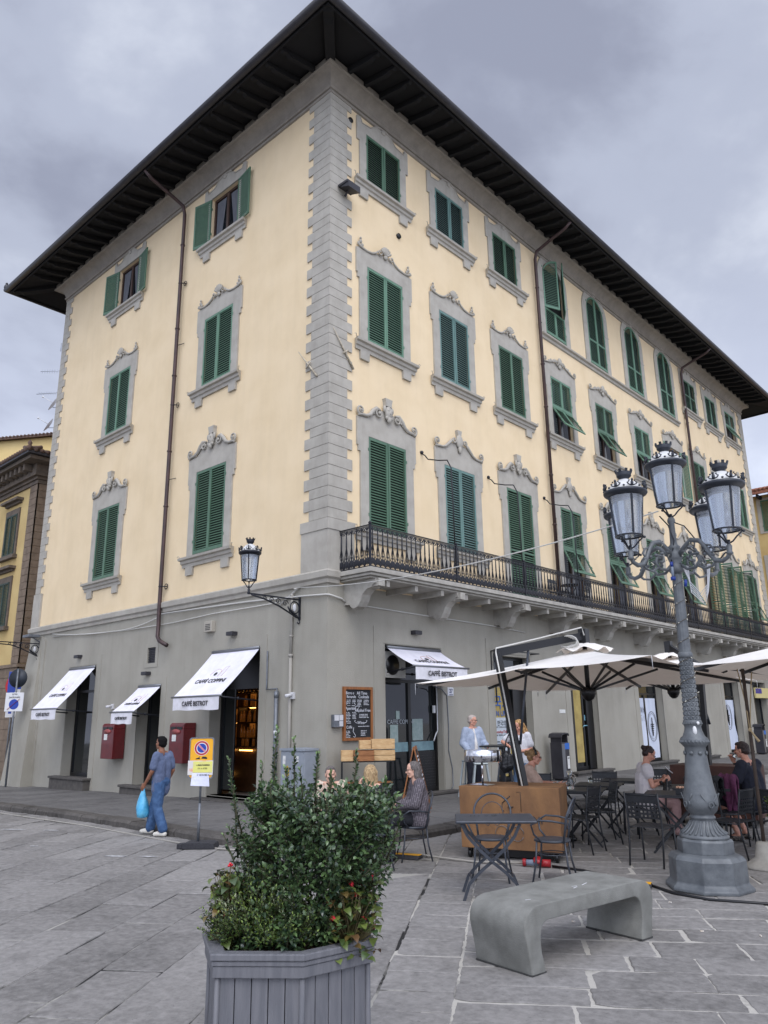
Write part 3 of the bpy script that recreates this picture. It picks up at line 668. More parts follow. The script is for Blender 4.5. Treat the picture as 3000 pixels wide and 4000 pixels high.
WALK = KERB+[(-.1, 45), (-.1, .1), (-60, .1)]
# base sheet: mortar and soil in the joints, wide enough to reach the horizon
b = MB(); nx, ny = 60, 50; X0, X1, Y0, Y1 = -130, 140, -30, 230
gx = [-130, -80, -60, -40]+[-30+k*1.0 for k in range(50)]+[25, 40, 80, 140]; gy = [-60, -30, -16]+[-13+k*1.0 for k in range(60)]+[60, 90, 150, 230]
vs = [(x, y, GZ(x, y)-.007+(.0 if x > 3 else -.005)) for y in gy for x in gx]; nx = len(gx)
b.add(vs, [(j*nx+i, j*nx+i+1, (j+1)*nx+i+1, (j+1)*nx+i) for j in range(len(gy)-1) for i in range(nx-1)])
mat('joint_soil', (28, 27, 26), .95, (150, 147, 140), 1.1, lo=.47, hi=.56, bump=.4, bscale=50)
ctr = [((b.v[f[0]][0]+b.v[f[2]][0])/2, (b.v[f[0]][1]+b.v[f[2]][1])/2) for f in b.f]; b.mi = [1 if x_*.829+y_*.559 < 2.7 else 0 for x_, y_ in ctr]
struct(b.build('ground', [MATS['joint_mortar'], MATS['joint_soil']]))
U = Vector((.829, .559)); V = Vector((-.559, .829))
rg = random.Random(11)
PV, PF, PT = [], [], []
def stone(u0, u1, v0, v1, gap=.008, tone=None):
    c = U*((u0+u1)/2)+V*((v0+v1)/2)
    if c.x < -30 or c.x > 24 or c.y < -13 or c.y > 36: return
    # skip what lies far outside of what could be seen
    d = Vector((c.x-CAM.x, c.y-CAM.y)); a = math.degrees(atan2(d.dot(Vector((cos(YAW), -sin(YAW)))), d.dot(Vector((sin(YAW), cos(YAW))))))
    if d.length > 3 and (abs(a) > 52): return
    if inside(WALK, c.x, c.y) and all(inside(WALK, *(U*u_+V*v_)) for u_ in (u0, u1) for v_ in (v0, v1)): return
    g = [gap*(rg.uniform(.3, 1.7) if rg.random() > .08 or gap > .01 else rg.uniform(2, 3)) for _ in range(4)]; u0 += g[0]; u1 -= g[1]; v0 += g[2]; v1 -= g[3]
    near = d.length < 9; n = 8 if near else 2
    pts = []
    cn = [(u0, v0), (u1, v0), (u1, v1), (u0, v1)]; jit = .0055 if near else .004; cj = [(p[0]+rg.uniform(-.007, .007), p[1]+rg.uniform(-.007, .007)) for p in cn]
    for i in range(4):
        p, q = cj[i], cj[(i+1) % 4]
        for k in range(n):
            t = k/n; j_ = jit if k else jit*1.5
            pts.append((p[0]+(q[0]-p[0])*t+rg.uniform(-j_, j_), p[1]+(q[1]-p[1])*t+rg.uniform(-j_, j_)))
    if rg.random() < .25 and near:      # a chipped corner
        k = rg.randrange(4)*n; cu, cv = (u0+u1)/2, (v0+v1)/2; p = pts[k]; pts[k] = (p[0]+(cu-p[0])*.09, p[1]+(cv-p[1])*.09)
    tx, ty, tz = rg.uniform(-.006, .006), rg.uniform(-.006, .006), rg.uniform(-.003, .003)
    cu, cv = (u0+u1)/2, (v0+v1)/2; o = len(PV); N_ = len(pts)
    def P(p, s, dz):
        q = (cu+(p[0]-cu)*1.0, cv+(p[1]-cv)*1.0); dx = cu-q[0]; dy = cv-q[1]; l = hypot(dx, dy) or 1
        q = (q[0]+dx/l*s, q[1]+dy/l*s); w_ = U*q[0]+V*q[1]; return (w_.x, w_.y, GZ(w_.x, w_.y)+tz+tx*(q[0]-cu)*2+ty*(q[1]-cv)*2+dz)
    for p in pts: PV.append(P(p, 0, -.02))
    for p in pts: PV.append(P(p, 0, -.006))
    for p in pts: PV.append(P(p, .010, 0))
    tn = rg.random() if tone is None else tone
    for i in range(N_):
        j = (i+1) % N_; PF.append((o+i, o+j, o+N_+j, o+N_+i)); PF.append((o+N_+i, o+N_+j, o+2*N_+j, o+2*N_+i)); PT.extend((tn, tn))
    PF.append(tuple(range(o+2*N_, o+3*N_))); PT.append(tn)
UA, UB = 2.585, 3.12
u = UA; 
while u > -36:                 # long courses of the carriageway
    wd = rg.uniform(.48, .60); v = -26+rg.random()
    while v < 30: l = rg.uniform(.75, 1.45); stone(u-wd, u, v, v+l, .0065); v += l
    u -= wd
v = -16
while v < 34: l = rg.uniform(.33, .46); stone(UA, UB, v, v+l, .007); v += l
v = -16
while v < 34:                  # plaza courses
    wd = rg.uniform(.32, .44); u = UB-rg.random()*0
    while u < 28: l = rg.uniform(.5, 1.05); stone(u, u+l, v, v+wd, .0110); u += l
    v += wd
me = bpy.data.meshes.new('plaza_paving'); me.from_pydata(PV, [], PF); at_ = me.attributes.new('tone', 'FLOAT', 'FACE'); at_.data.foreach_set('value', PT); me.materials.append(M_slabs); me.update()
struct(link('plaza_paving', me))
# pavement round the building with kerb stones
def fill(poly, zf, name, mt):
    bm = bmesh.new(); vs = [bm.verts.new((x, y, zf(x, y))) for x, y in poly]; bm.faces.new(vs); bmesh.ops.triangulate(bm, faces=bm.faces)
    me = bpy.data.meshes.new(name); bm.to_mesh(me); bm.free(); me.materials.append(mt); return link(name, me)
def offset_path(p, d):
    o = []
    for i in range(len(p)):
        a = Vector(p[max(i-1, 0)]); c = Vector(p[min(i+1, len(p)-1)]); t = (c-a).normalized(); n = Vector((-t.y, t.x)); o.append((p[i][0]+n.x*d, p[i][1]+n.y*d))
    return o
IN = offset_path(KERB, .30)
def resample(p, step):
    o = []; 
    for i in range(len(p)-1):
        a, c = Vector(p[i]), Vector(p[i+1]); L_ = (c-a).length; n = max(1, int(L_/step))
        o += [tuple(a+(c-a)*(k/n)) for k in range(n)]
    return o+[tuple(p[-1])]
PV, PF, PT = [], [], []
KS = [q for q in resample(KERB, .08) if -32 < q[0] and q[1] < 36]; rgk = random.Random(5)
i = 0
while i < len(KS)-2:
    n = min(rgk.randint(8, 14), len(KS)-1-i); seg = KS[i:i+n+1]; inn = offset_path(seg, .30); tn = rgk.random(); o = len(PV); dz = rgk.uniform(-.006, .01); worn = rgk.random() < .3
    s_ = .012
    seg2 = [seg[0]]+seg[1:-1]+[seg[-1]]
    for k, (p, q) in enumerate(zip(seg2, inn)):
        e = .02*(k in (0, n)); r1 = rgk.uniform(0, .012)+(.03*rgk.random() if worn else 0)
        P0 = Vector(p); Q0 = Vector(q); d = (Q0-P0).normalized(); t = Vector((d.y, -d.x))*(0 if 0 < k < n else (.006 if k == 0 else -.006)); z = SZ(*p)+dz; g = GZ(*p)
        for (s2, zz) in ((-.01+r1, g-.03), (-.004+r1*.6, z-.045), (.03+r1, z-.004), (.30, z+.001), (.30, z-.05)):
            w_ = P0+d*s2+t; PV.append((w_.x, w_.y, zz-e*.2))
    for k in range(n):
        for a in range(4): PF.append((o+k*5+a, o+(k+1)*5+a, o+(k+1)*5+a+1, o+k*5+a+1)); PT.append(tn)
    for k in (0, n): PF.append(tuple(o+k*5+a for a in range(5))); PT.append(tn)
    i += n
M_kerb = slab_mat('kerb_stone', (44, 42, 40), (92, 88, 84))
me = bpy.data.meshes.new('kerb'); me.from_pydata(PV, [], PF); at_ = me.attributes.new('tone', 'FLOAT', 'FACE'); at_.data.foreach_set('value', PT); me.materials.append(M_kerb); me.update(); fixn_mesh(me)
struct(link('kerb', me))
# pavement slabs, rows across the walkway
PV, PF, PT = [], [], []
def wstone(p0, p1, q1, q0):
    tn = rg.random(); o = len(PV); g = .006; c = Vector(((p0[0]+q1[0])/2, (p0[1]+q1[1])/2)); dz = rg.uniform(-.003, .003)
    for z, s_ in ((-.02, 0), (-.004, 0), (0, .012)):
        for p in (p0, p1, q1, q0):
            d = c-Vector(p); l = d.length; w_ = Vector(p)+d/l*(g+s_); PV.append((w_.x, w_.y, SZ(w_.x, w_.y)+z+dz))
    for r_ in (0, 4):
        for k in range(4): PF.append((o+r_+k, o+r_+(k+1) % 4, o+r_+4+(k+1) % 4, o+r_+4+k)); PT.append(tn)
    PF.append((o+8, o+9, o+10, o+11)); PT.append(tn)
OUTP = [q for q in resample(IN, .62) if -31 < q[0] and q[1] < 36]
def wall_pt(q):                 # matching point on the building side
    if q[1] < -1.2 and q[0] < 1.2: return (q[0]-.0, .02)
    return (-.02, max(q[1], .02)) if q[0] > 3.1 else (0, 0)
for i in range(len(OUTP)-1):
    a, c = OUTP[i], OUTP[i+1]; A_, C_ = wall_pt(a), wall_pt(c)
    if a[0] <= .2: A_ = (min(a[0], 0), 0.02); C_ = (min(c[0], 0), .02)
    elif a[1] >= 0: A_ = (-.02, a[1]); C_ = (-.02, c[1])
    else: A_ = C_ = (-.01, .01)
    ks = [0, .22, .46, .7, 1] if i % 2 else [0, .34, .6, 1]
    for j in range(len(ks)-1):
        L1 = lambda p, q, t: (p[0]+(q[0]-p[0])*t, p[1]+(q[1]-p[1])*t)
        if A_ == C_ and ks[j+1] == 1: continue
        wstone(L1(a, A_, ks[j]), L1(c, C_, ks[j]), L1(c, C_, ks[j+1]), L1(a, A_, ks[j+1]))
me = bpy.data.meshes.new('pavement'); me.from_pydata(PV, [], PF); at_ = me.attributes.new('tone', 'FLOAT', 'FACE'); at_.data.foreach_set('value', PT); me.materials.append(M_walk); me.update()
struct(link('pavement', me))
W2 = [(x, y) for x, y in IN]+[(-.1, 45), (-.1, .1), (-60, .1)]
M_wbase = mat('pavement_bed', (58, 57, 56), .95, (74, 72, 70), 3)
struct(fill([(x, y) for x, y in W2], lambda x, y: SZ(x, y)-.012, 'pavement_bed', M_wbase))
# worn white paint patches and litter on the road
M_wpaint = mat('worn_road_paint', (190, 190, 190), .8, (140, 140, 142), 20)
b = MB()
for (cx, cy, l, wd, a) in ((-3.3, -4.6, .55, .10, 33), (-2.55, -4.25, .32, .08, 33), (1.1, -5.0, .38, .09, 33), (1.5, -4.72, .28, .08, 33), (-.8, -5.3, .16, .07, 33)):
    T = Matrix.Translation((cx, cy, GZ(cx, cy)+.006)) @ Matrix.Rotation(R_(a), 4, 'Z'); n = 12
    vs = [T @ Vector((l/2*cos(2*pi*k/n)*rg.uniform(.7, 1.1), wd/2*sin(2*pi*k/n)*rg.uniform(.6, 1.3), 0)) for k in range(n)]
    b.add(vs, [tuple(range(n))])
struct(b.build('road_marking', M_wpaint))
M_litter = mat('cigarette_ends', (214, 210, 204), .8, (196, 176, 150), 60)
b = MB()
for k in range(18):
    u_, v_ = rg.uniform(3.2, 8.5), rg.uniform(-10.5, -6.5); p = U*u_+V*v_; a = rg.uniform(0, 6.3); q = (p.x+.028*cos(a), p.y+.028*sin(a), GZ(p.x, p.y)+.010)
    b.bar((p.x, p.y, GZ(p.x, p.y)+.010), q, .009)
o = b.build('cigarette_ends', M_litter); o['kind'] = 'stuff'; o['label'] = 'scattered cigarette ends and paper scraps on the plaza stones'; 

# ------------------------------------------------------------------ shopfronts (parts of the building)
M_shopglass = mat('shop_glass', (20, 24, 26), .04, spec=.8)
M_warm = mat('warm_glow_strip', (255, 180, 92), emit=9)
M_warm2 = mat('glowing_back_panel', (176, 104, 40), .6, (90, 50, 20), 6, emit=.4)  # emitting panel added to give the entrance its warm glow
M_amber = mat('amber_bottles', (150, 88, 34), .25, (60, 34, 18), 40, emit=.12)  # faint emission put into the bottles so they look lit
M_clear = mat('clear_glass', (235, 240, 240), .03, trans=1.0, spec=.5)
def shopfront(name, x0, x1, z0, z1, rot, y=.30, leaves=2, transom=2.35, lit=False, kick=.0, gl=None, stone=True, glassless=False):
    b = MB(); f = .07; mi = 0
    b.box(x0, x0+f, y-.05, y, z0, z1); b.box(x1-f, x1, y-.05, y, z0, z1); b.box(x0+f, x1-f, y-.05, y, z1-f, z1); b.box(x0+f, x1-f, y-.05, y, z0, z0+.1)
    if transom: b.box(x0+f, x1-f, y-.052, y, transom, transom+f)
    for k in range(1, leaves): xx = x0+(x1-x0)*k/leaves; b.box(xx-.045, xx+.045, y-.055, y, z0+.1, transom or z1-f)
    root = b.build(name, M_black, bld, rot=rot)
    g = MB(); g.add([(x0+f, y-.015, z0+.1), (x1-f, y-.015, z0+.1), (x1-f, y-.015, z1-f), (x0+f, y-.015, z1-f)], [(0, 1, 2, 3)]); g.build('glazing', gl or M_shopglass, root)
    if stone:
        s = MB(); s.box(x0-.22, x1+.22, -.22, .0, -.6, z0-.04); s.box(x0-.02, x1+.02, 0, .45, -.6, z0+.0); s.box(x0-.26, x1+.26, -.26, -.001, z0-.04, z0+.02); s.build('door_step', M_sill, root, bevel=.01)
    return root
SL = (0, 0, 0)
shopfront('shop_window', -11.45, -9.80, .12, 3.22, SL, leaves=1, transom=2.5, y=.34)
shopfront('cafe_door', -7.36, -6.18, .06, 2.56, SL, leaves=1, transom=None, y=.38)
# the open lit entrance of the cafe: shelves with bottles glowing inside
b = MB(); b.box(-4.03, -2.18, .38, .42, 2.35, 3.25); b.box(-4.03, -3.96, .3, .38, 0, 3.25); b.box(-2.25, -2.18, .3, .38, 0, 3.25); b.box(-3.55, -3.50, .34, .37, 0, 2.35)
ent = b.build('cafe_entrance', M_black, bld)
b = MB(); b.box(-6.3, -1.5, 1.75, 1.8, -.1, 3.9); b.box(-1.55, -1.5, .5, 1.75, -.1, 3.9); b.box(-6.3, -6.25, .5, 1.75, -.1, 3.9); b.build('back_wall', mat('dark_brown_wall', (46, 34, 28), .8, (34, 26, 22), 3), ent)
b = MB(); b.box(-6.3, -1.5, .45, 1.8, -.06, -.02); b.build('shop_floor', M_sill, ent)
b = MB(); b.box(-3.96, -3.55, .35, .355, .1, 2.35); b.build('glazing', M_shopglass, ent)
b = MB(); M_walnut = mat('walnut_counter', (64, 40, 24), .4, (44, 28, 17), 10)
for z in (1.22, 1.60, 1.98, 2.34): b.box(-5.6, -2.5, 1.42, 1.72, z-.025, z)
for x in (-5.6, -4.85, -4.1, -3.35, -2.6): b.box(x-.02, x+.02, 1.42, 1.72, 1.0, 2.5)
b.box(-5.7, -2.5, 1.0, 1.3, .0, .98); b.box(-5.74, -2.46, .96, 1.74, .98, 1.02); fixn(b.build('counter', M_walnut, ent))
rb = random.Random(3)
for z in (1.02, 1.22, 1.60, 1.98):
    b = MB(); x = -5.5
    while x < -2.65: h_ = rb.uniform(.85, 1.1); b.lathe([(.036, 0), (.038, .17*h_), (.014, .23*h_), (.013, .29*h_)], 8, (x, 1.52+rb.uniform(-.05, .05), z)); x += rb.uniform(.085, .17)
    b.build('row_of_bottles', M_amber, ent)
b = MB()
for k in range(20): b.lathe([(.03, 0), (.036, .05), (.006, .07), (.005, .13), (.03, .135)], 8, (-5.3+k*.13, 1.25, 2.30))
b.build('hanging_glasses', M_clear, ent)
for (x0, x1, z0, z1) in ((-5.5, -4.95, 1.62, 1.93), (-4.75, -4.2, 1.24, 1.56), (-4.0, -3.45, 1.62, 1.93), (-3.25, -2.7, 1.24, 1.56), (-4.75, -4.2, 2.0, 2.3)): b = MB(); b.box(x0, x1, 1.735, 1.745, z0, z1); b.build('glow_panel', M_warm2, ent)
for (x0, x1, y, z0, z1) in ((-5.0, -4.3, .94, .93, .955), (-4.1, -3.6, .94, .93, .955), (-4.9, -4.75, .8, 2.28, 2.36), (-4.45, -4.3, .9, 2.3, 2.37), (-3.9, -3.3, 1.72, 1.57, 1.59), (-4.75, -4.2, 1.72, 1.94, 1.96), (-4.6, -4.5, .9, .34, .42), (-5.5, -4.95, 1.72, 1.57, 1.59)): b = MB(); b.box(x0, x1, y, y+.015, z0, z1); b.build('lamp', M_warm, ent)  # small emitting strips added to warm up the entrance
s = MB(); s.box(-4.25, -1.96, -.3, .0, -.6, -.05); s.box(-4.03, -2.18, 0, .7, -.6, .0); s.build('door_step', M_sill, ent, bevel=.01)
# right facade
d27 = shopfront('cafe_door', 1.75, 3.72, .02, 3.24, RR, leaves=2, transom=2.42, y=.22)
b = MB(); b.box(1.86, 2.55, .1, .24, 2.52, 3.1); fixn(b.build('air_conditioner', mat('white_plastic', (196, 196, 190), .5, (180, 180, 174), 8), d27)); 
b = MB(); b.lathe([(.22, 0), (.22, .01)], 24); o = b.build('fan_grille', M_black, d27); o.location = (2.1, .095, 2.8); o.rotation_euler = (pi/2, 0, 0)
b = MB(); b.box(1.84, 3.6, .195, .203, .92, 1.12); b.build('frosted_band', mat('frosted_film', (120, 150, 156), .5, (96, 122, 130), 5), d27)
b = MB(); b.box(2.78, 3.62, .16, .2, .08, .9)
for k in range(12): b.box(2.8, 3.6, .15, .162, .12+k*.06, .15+k*.06)
b.build('door_kick_panel', M_black, d27)
for (x0, x1, z0, z1) in ((2.85, 3.22, 1.15, 1.62), (2.1, 2.36, 1.12, 1.5), (2.30, 2.42, 1.62, 1.8)): b = MB(); b.box(x0, x1, .192, .2, z0, z1); b.build('menu_sheet', mat('pale_menu_paper', (128, 146, 142), .6, (146, 160, 158), 14), d27)
b = MB(); b.box(3.55, 3.62, .12, .16, 1.75, 1.92); b.tube([(3.68, .12, 2.45), (3.68, .12, 1.35), (3.6, .11, 1.28), (3.5, .1, 1.12)], .016, 6); b.build('cable_duct', mat('white_duct', (205, 205, 205), .5), d27)
text('door_lettering', 'CAFFÈ COPPINI', .13, mat('pale_lettering', (150, 156, 160), .5), d27, Matrix.Translation((2.45, .19, 1.56)) @ FRONT)
# no awning or house is built opposite for the door glass to reflect
s2 = shopfront('shop_door', 5.86, 7.68, .02, 3.2, RR, leaves=2, transom=2.45, y=.28)
M_kraft = mat('yellowed_paper', (176, 156, 92), .8, (150, 130, 76), 3)
b = MB(); b.box(5.95, 6.95, .255, .262, .15, 2.4); b.build('paper_blind', M_kraft, s2)
b = MB(); b.box(7.05, 7.66, .2, .24, .05, 2.6); b.build('dark_panel', M_black, s2)
b = MB(); b.box(5.98, 6.86, .245, .253, .22, 1.62); b.build('poster', mat('poster_white', (190, 198, 204), .6, (176, 184, 192), 5), s2)
M_bluep = mat('blue_lettering', (28, 92, 176), .6); M_redl = mat('red_lettering', (170, 42, 40), .6); M_ink = mat('black_lettering', (26, 26, 30), .6)
def scribble(b, x0, x1, z, h, y, seed=1, th=.006, dens=1.0):
    """illegible hand or print lettering as thin strokes"""
    r = random.Random(seed); x = x0
    while x < x1:
        w_ = h*r.uniform(.35, .6); 
        if r.random() > .14:
            k = r.randrange(4)
            b.box(x, x+th, y-.002, y, z, z+h*r.uniform(.7, 1))
            if k != 0: zz = z+h*r.choice((0, .45, .85)); b.box(x+th, x+w_*.8, y-.002, y, zz, zz+th)
            if k > 1: b.box(x+w_*.8, x+w_*.8+th, y-.002, y, z, z+h*r.uniform(.4, .9))
        x += w_*1.15
for s_, z, sz, mt, x in (('한국의 맛', 1.98, .40, M_bluep, 6.62), ('IN UN', 1.72, .2, M_bluep, 6.5), ('한국의 맛', 1.47, .15, M_ink, 6.6), ('WhatsApp/Tel', 1.26, .1, M_redl, 6.42)):
    text('poster_lettering', s_, sz, mt, s2, Matrix.Translation((x, .238, z)) @ FRONT)
b = MB()
for k, (z, h) in enumerate(((1.36, .05), (1.16, .04), (1.0, .03), (.94, .03), (.88, .03), (.76, .03), (.70, .03))): scribble(b, 6.15, 6.8, z, h, .238, k, .004)
b.build('poster_small_print', M_ink, s2)
b = MB(); b.box(5.98, 6.3, .24, .246, .35, .6); b.build('poster_photo', mat('orange_food_photo', (196, 96, 44), .6, (120, 60, 36), 12), s2)
b = MB(); b.box(5.8, 5.86, -.16, -.1, 3.0, 3.1); b.bar((5.8, -.02, 2.4), (5.8, -.02, 3.3), .03); b.bar((5.8, -.3, 3.3), (7.7, -.3, 3.3), .03); b.bar((5.8, -.3, 3.3), (5.8, -.02, 3.3), .03); b.bar((7.7, -.3, 3.3), (7.7, -.02, 3.3), .03); b.bar((5.85, -.1, 2.0), (5.85, -.1, 2.5), .03); b.build('rolled_awning_frame', M_black, s2)
s3 = shopfront('shop_door', 9.72, 11.45, .08, 3.2, RR, leaves=3, transom=2.5, y=.28)
b = MB(); b.box(10.2, 10.95, .255, .262, .3, 2.4); b.build('paper_blind', M_kraft, s3)
b = MB(); b.box(11.0, 11.42, .18, .24, .1, 3.0); b.build('dark_panel', M_black, s3)
b = MB(); b.tube([(10.75, .2, 1.3), (10.75, .16, 1.35), (10.95, .16, 1.35)], .015, 6); b.box(10.9, 11.0, .24, .25, 1.5, 1.66); b.build('door_handle', mat('pale_blue_notice', (120, 170, 186), .5), s3)
M_banner = mat('white_banner', (206, 212, 224), .7, (188, 196, 212), 2, stretch=(3, 1, .4)); M_alu = mat('aluminium', (120, 122, 126), .4, metal=.6)
for k, (x0, x1) in enumerate(((14.3, 16.3), (18.5, 20.3), (22.4, 24.2))):
    s4 = shopfront('shop_window', x0, x1, .1, 3.0, RR, leaves=2 if k != 2 else 1, transom=2.3, y=.3)
    b = MB(); n = 14; e = .0
    for j in range(2):
        xa, xb = x0+.1+j*(x1-x0-.2)/2, x0+.1+(j+1)*(x1-x0-.2)/2-.01
        vs = []; 
        for r_ in range(9):
            for c_ in range(n+1):
                t = c_/n; z = .2+(2.2-.2)*r_/8; sag = (.12*sin(r_*.9+j) if k == 2 else .02*sin(r_+j))
                vs.append((xa+(xb-xa)*t+sag*(t if k == 2 else 0), .26+.012*sin(t*9+r_*.8), z))
        b.add(vs, [(r_*(n+1)+c_, r_*(n+1)+c_+1, (r_+1)*(n+1)+c_+1, (r_+1)*(n+1)+c_) for r_ in range(8) for c_ in range(n)], 0, True)
    b.build('banner', M_banner, s4)
    if k == 0:
        b = MB(); scribble(b, 14.5, 15.2, 1.72, .2, .236, 3, .012); scribble(b, 14.5, 15.15, 1.44, .2, .236, 8, .012); b.build('banner_lettering', M_ink, s4)
    b = MB(); cx, cz_ = (15.75, 1.25) if k == 0 else ((19.9, 1.2) if k == 1 else (23.3, 1.5))
    b.tube([(cx+.36*cos(t), .238, cz_+.5*sin(t)) for t in [q*pi/12 for q in range(24)]], .008, 4, closed=True)
    b.tube([(cx+.3*cos(t), .238, cz_+.43*sin(t)) for t in [q*pi/12 for q in range(24)]], .005, 4, closed=True)
    b.prism([(cx-.02, cz_+.3), (cx+.02, cz_+.3), (cx+.03, cz_-.32), (cx-.03, cz_-.32)], .234, .24)
    for q in range(5): b.box(cx-.13+.02*q, cx+.13-.02*q, .234, .24, cz_+.05-.07*q, cz_+.08-.07*q)
    b.build('banner_emblem', M_ink, s4)
s7 = shopfront('shop_door', 26.0, 27.8, .05, 3.0, RR, leaves=2, transom=2.3, y=.3)
b = MB(); b.box(26.05, 28.1, -.1, -.04, 2.3, 2.75); b.build('shop_sign', mat('cream_sign', (196, 184, 130), .6), s7)
b = MB(); b.box(26.1, 26.9, -.11, -.1, 2.5, 2.72); b.build('shop_sign_panel', mat('violet_panel', (60, 52, 130), .6), s7)

# ------------------------------------------------------------------ awnings
M_canvas = mat('white_awning_canvas', (226, 224, 232), .8, (214, 212, 222), 4, bump=.1, bscale=30)
M_canvas_d = mat('dusty_valance', (218, 216, 222), .85, (202, 200, 203), 6, bump=.2, bscale=18)
M_logo = mat('faded_logo_ink', (60, 58, 62), .8); M_logo2 = mat('faded_pink_ink', (206, 180, 172), .8)
def awning(x0, x1, zt, xo, zo, depth, rot, label, fs=.145, loc=(0, 0, 0)):
    """canvas from the wall (zt) out to depth at zo, with valance and arms; local frame -y outward"""
    a = thing('awning', label, 'awning', loc, 0, 'white awnings over the ground floor openings'); a.rotation_euler = rot
    w_ = x1-x0; n = 10; vs = []; y0 = -.02
    for i in range(n+1):
        t = i/n; 
        for j in range(9): s_ = j/8; vs.append((x0+w_*s_, y0-(depth-.02)*t, zt+(zo-zt)*t-.03*sin(pi*t)-.006*sin(pi*s_)))
    b = MB(); b.add(vs, [(i*9+j, i*9+j+1, (i+1)*9+j+1, (i+1)*9+j) for i in range(n) for j in range(8)], 0, True); b.build('canopy', M_canvas, a)
    b = MB(); vs = []; m_ = 24
    for r_ in range(4):
        for j in range(m_+1): s_ = j/m_; vs.append((x0+.02+(w_-.04)*s_, -depth-.005-.012*sin(s_*19)*r_/3, zo-.02-.27*r_/3+.008*sin(s_*13)*(r_ == 3)))
    b.add(vs, [(r_*(m_+1)+j, r_*(m_+1)+j+1, (r_+1)*(m_+1)+j+1, (r_+1)*(m_+1)+j) for r_ in range(3) for j in range(m_)], 0, True); b.build('valance', M_canvas_d, a)
    b = MB(); b.tube([(x0-.06, -depth, zo), (x1+.06, -depth, zo)], .022, 8); b.build('front_bar', M_alu, a); b = MB(); b.tube([(x0, -.02, zt+.02), (x1, -.02, zt+.02)], .04, 8); b.build('roller', M_alu, a)
    for s_, xx in ((1, x0+.04), (-1, x1-.04)):
        b = MB(); b.tube([(xx, -depth+.03, zo-.02), (xx+.04*s_, -.45*depth, zo-.06), (xx, .02, zo-.10)], .018, 8); b.lathe([(.03, -.03), (.03, .03)], 8, (xx+.02*s_, -.5*depth, zo-.055)); b.build('arm', M_iron, a)
    # lettering lies in the canvas plane
    sl = atan2(zt-zo, depth); cx = (x0+x1)/2
    P_ = lambda t, off=.012: Matrix.Translation((cx, -depth*t, zt+(zo-zt)*t-.03*sin(pi*t)+off)) @ Matrix.Rotation(sl, 4, 'X')
    text('lettering', 'CAFFÈ COPPINI', fs, M_logo, a, P_(.66), bold=.004); 
    b = MB(); b.T = P_(.50); b.lathe([(.055, 0), (.055, .002)], 14, (-.03, 0, 0)); b.build('logo_bean', M_logo, a)
    b = MB(); b.T = P_(.49); b.tube([(-.03+.17*cos(R_(t)), .17*sin(R_(t))-.03, 0) for t in range(20, 200, 15)], .006, 4); b.tube([(.12, -.1, 0), (.16, .2, 0), (.28, .22, 0), (.26, -.1, 0)], .006, 4); b.build('logo_outline', M_logo2, a)
    text('lettering', 'CAFFÈ BISTROT', fs*.86, M_logo, a, Matrix.Translation((cx, -depth-.022, zo-.155)) @ FRONT, bold=.004)
    return a
awning(-11.42, -9.82, 3.18, 0, 2.02, 1.05, SL, 'white awning at the far left end of the short side, over the narrow shop window')
awning(-7.3, -6.22, 2.52, 0, 1.88, .76, SL, 'smallest white awning, over the narrow door between the red letter boxes', .10)
awning(-4.0, -2.2, 3.2, 0, 2.16, 1.04, SL, 'large white awning over the lit cafe entrance by the red box', .165)
awning(1.8, 3.68, 3.16, 0, 2.73, .82, RR, 'white awning over the glass door beside the chalkboard, partly behind the parasol', .17)
# small wall lights above
def walllight(u, z, rot, label):
    a = thing('wall_light', label, 'wall light', (u, 0, z) if rot == SL else (0, u, z), 0, 'small box lights over the shop openings'); a.rotation_euler = rot
    b = MB(); b.box(-.12, .12, -.16, 0, -.04, .05); b.build('housing', M_gutter, a, bevel=.006); b = MB(); b.box(-.09, .09, -.14, -.02, -.045, -.04); b.build('lens', M_glass, a)
walllight(-10.84, 3.54, SL, 'small dark box light above the awning at the far left'); walllight(-6.9, 2.86, SL, 'small dark box light over the smallest awning')
walllight(-3.19, 3.6, SL, 'small dark box light above the large awning at the lit entrance'); walllight(2.75, 3.55, RR, 'small dark box light over the awning beside the chalkboard')
# ------------------------------------------------------------------ things on the walls
M_red = mat('red_enamel', (98, 22, 26), .4, (84, 18, 22), 5, coat=.3)
M_paper = mat('paper_label', (214, 214, 210), .8, (190, 190, 188), 20)
M_steel = mat('galvanised_steel', (120, 124, 130), .5, (100, 104, 110), 14, metal=.5)
M_white = mat('white_paint', (200, 200, 202), .6, (186, 186, 188), 8)
M_utility = mat('pale_blue_grey_cabinet', (138, 144, 152), .6, (126, 132, 140), 4)
def redbox(u, z0, h, wd, label):
    a = thing('letter_box', label, 'letter box', (u, 0, z0), 0, 'red boxes on the short side wall')
    b = MB(); b.box(-wd/2, wd/2, -.36, -.02, 0, h-.14); b.prism([(-.02, h-.14), (-.36, h-.14), (-.36, h-.05), (-.31, h), (-.02, h)], -wd/2, wd/2, axis='x'); fixn(b.build('body', M_red, a, bevel=.012))
    b = MB(); b.box(-wd/2+.06, -.02, -.372, -.358, h-.15, h-.09); b.box(.02, wd/2-.06, -.372, -.358, h-.15, h-.09); b.build('slots', M_black, a)
    b = MB(); b.box(-.17, .0, -.368, -.361, h-.42, h-.27); b.build('sticker', M_paper, a)
    b = MB(); b.T = Matrix.Translation((0, -.362, h-.2)) @ Matrix.Diagonal((1, 1, .35, 1)); b.tube([(0, 0, 0), (0, -.014, 0)], .17, 20); b.build('coin_lip', mat('faded_red', (150, 74, 72), .5), a)
    return a
redbox(-8.15, .70, .90, .62, 'red wall box between the two left awnings, bare front with a tiny sticker')
redbox(-4.85, .68, .92, .60, 'red wall box beside the lit cafe entrance, with a white paper sticker')
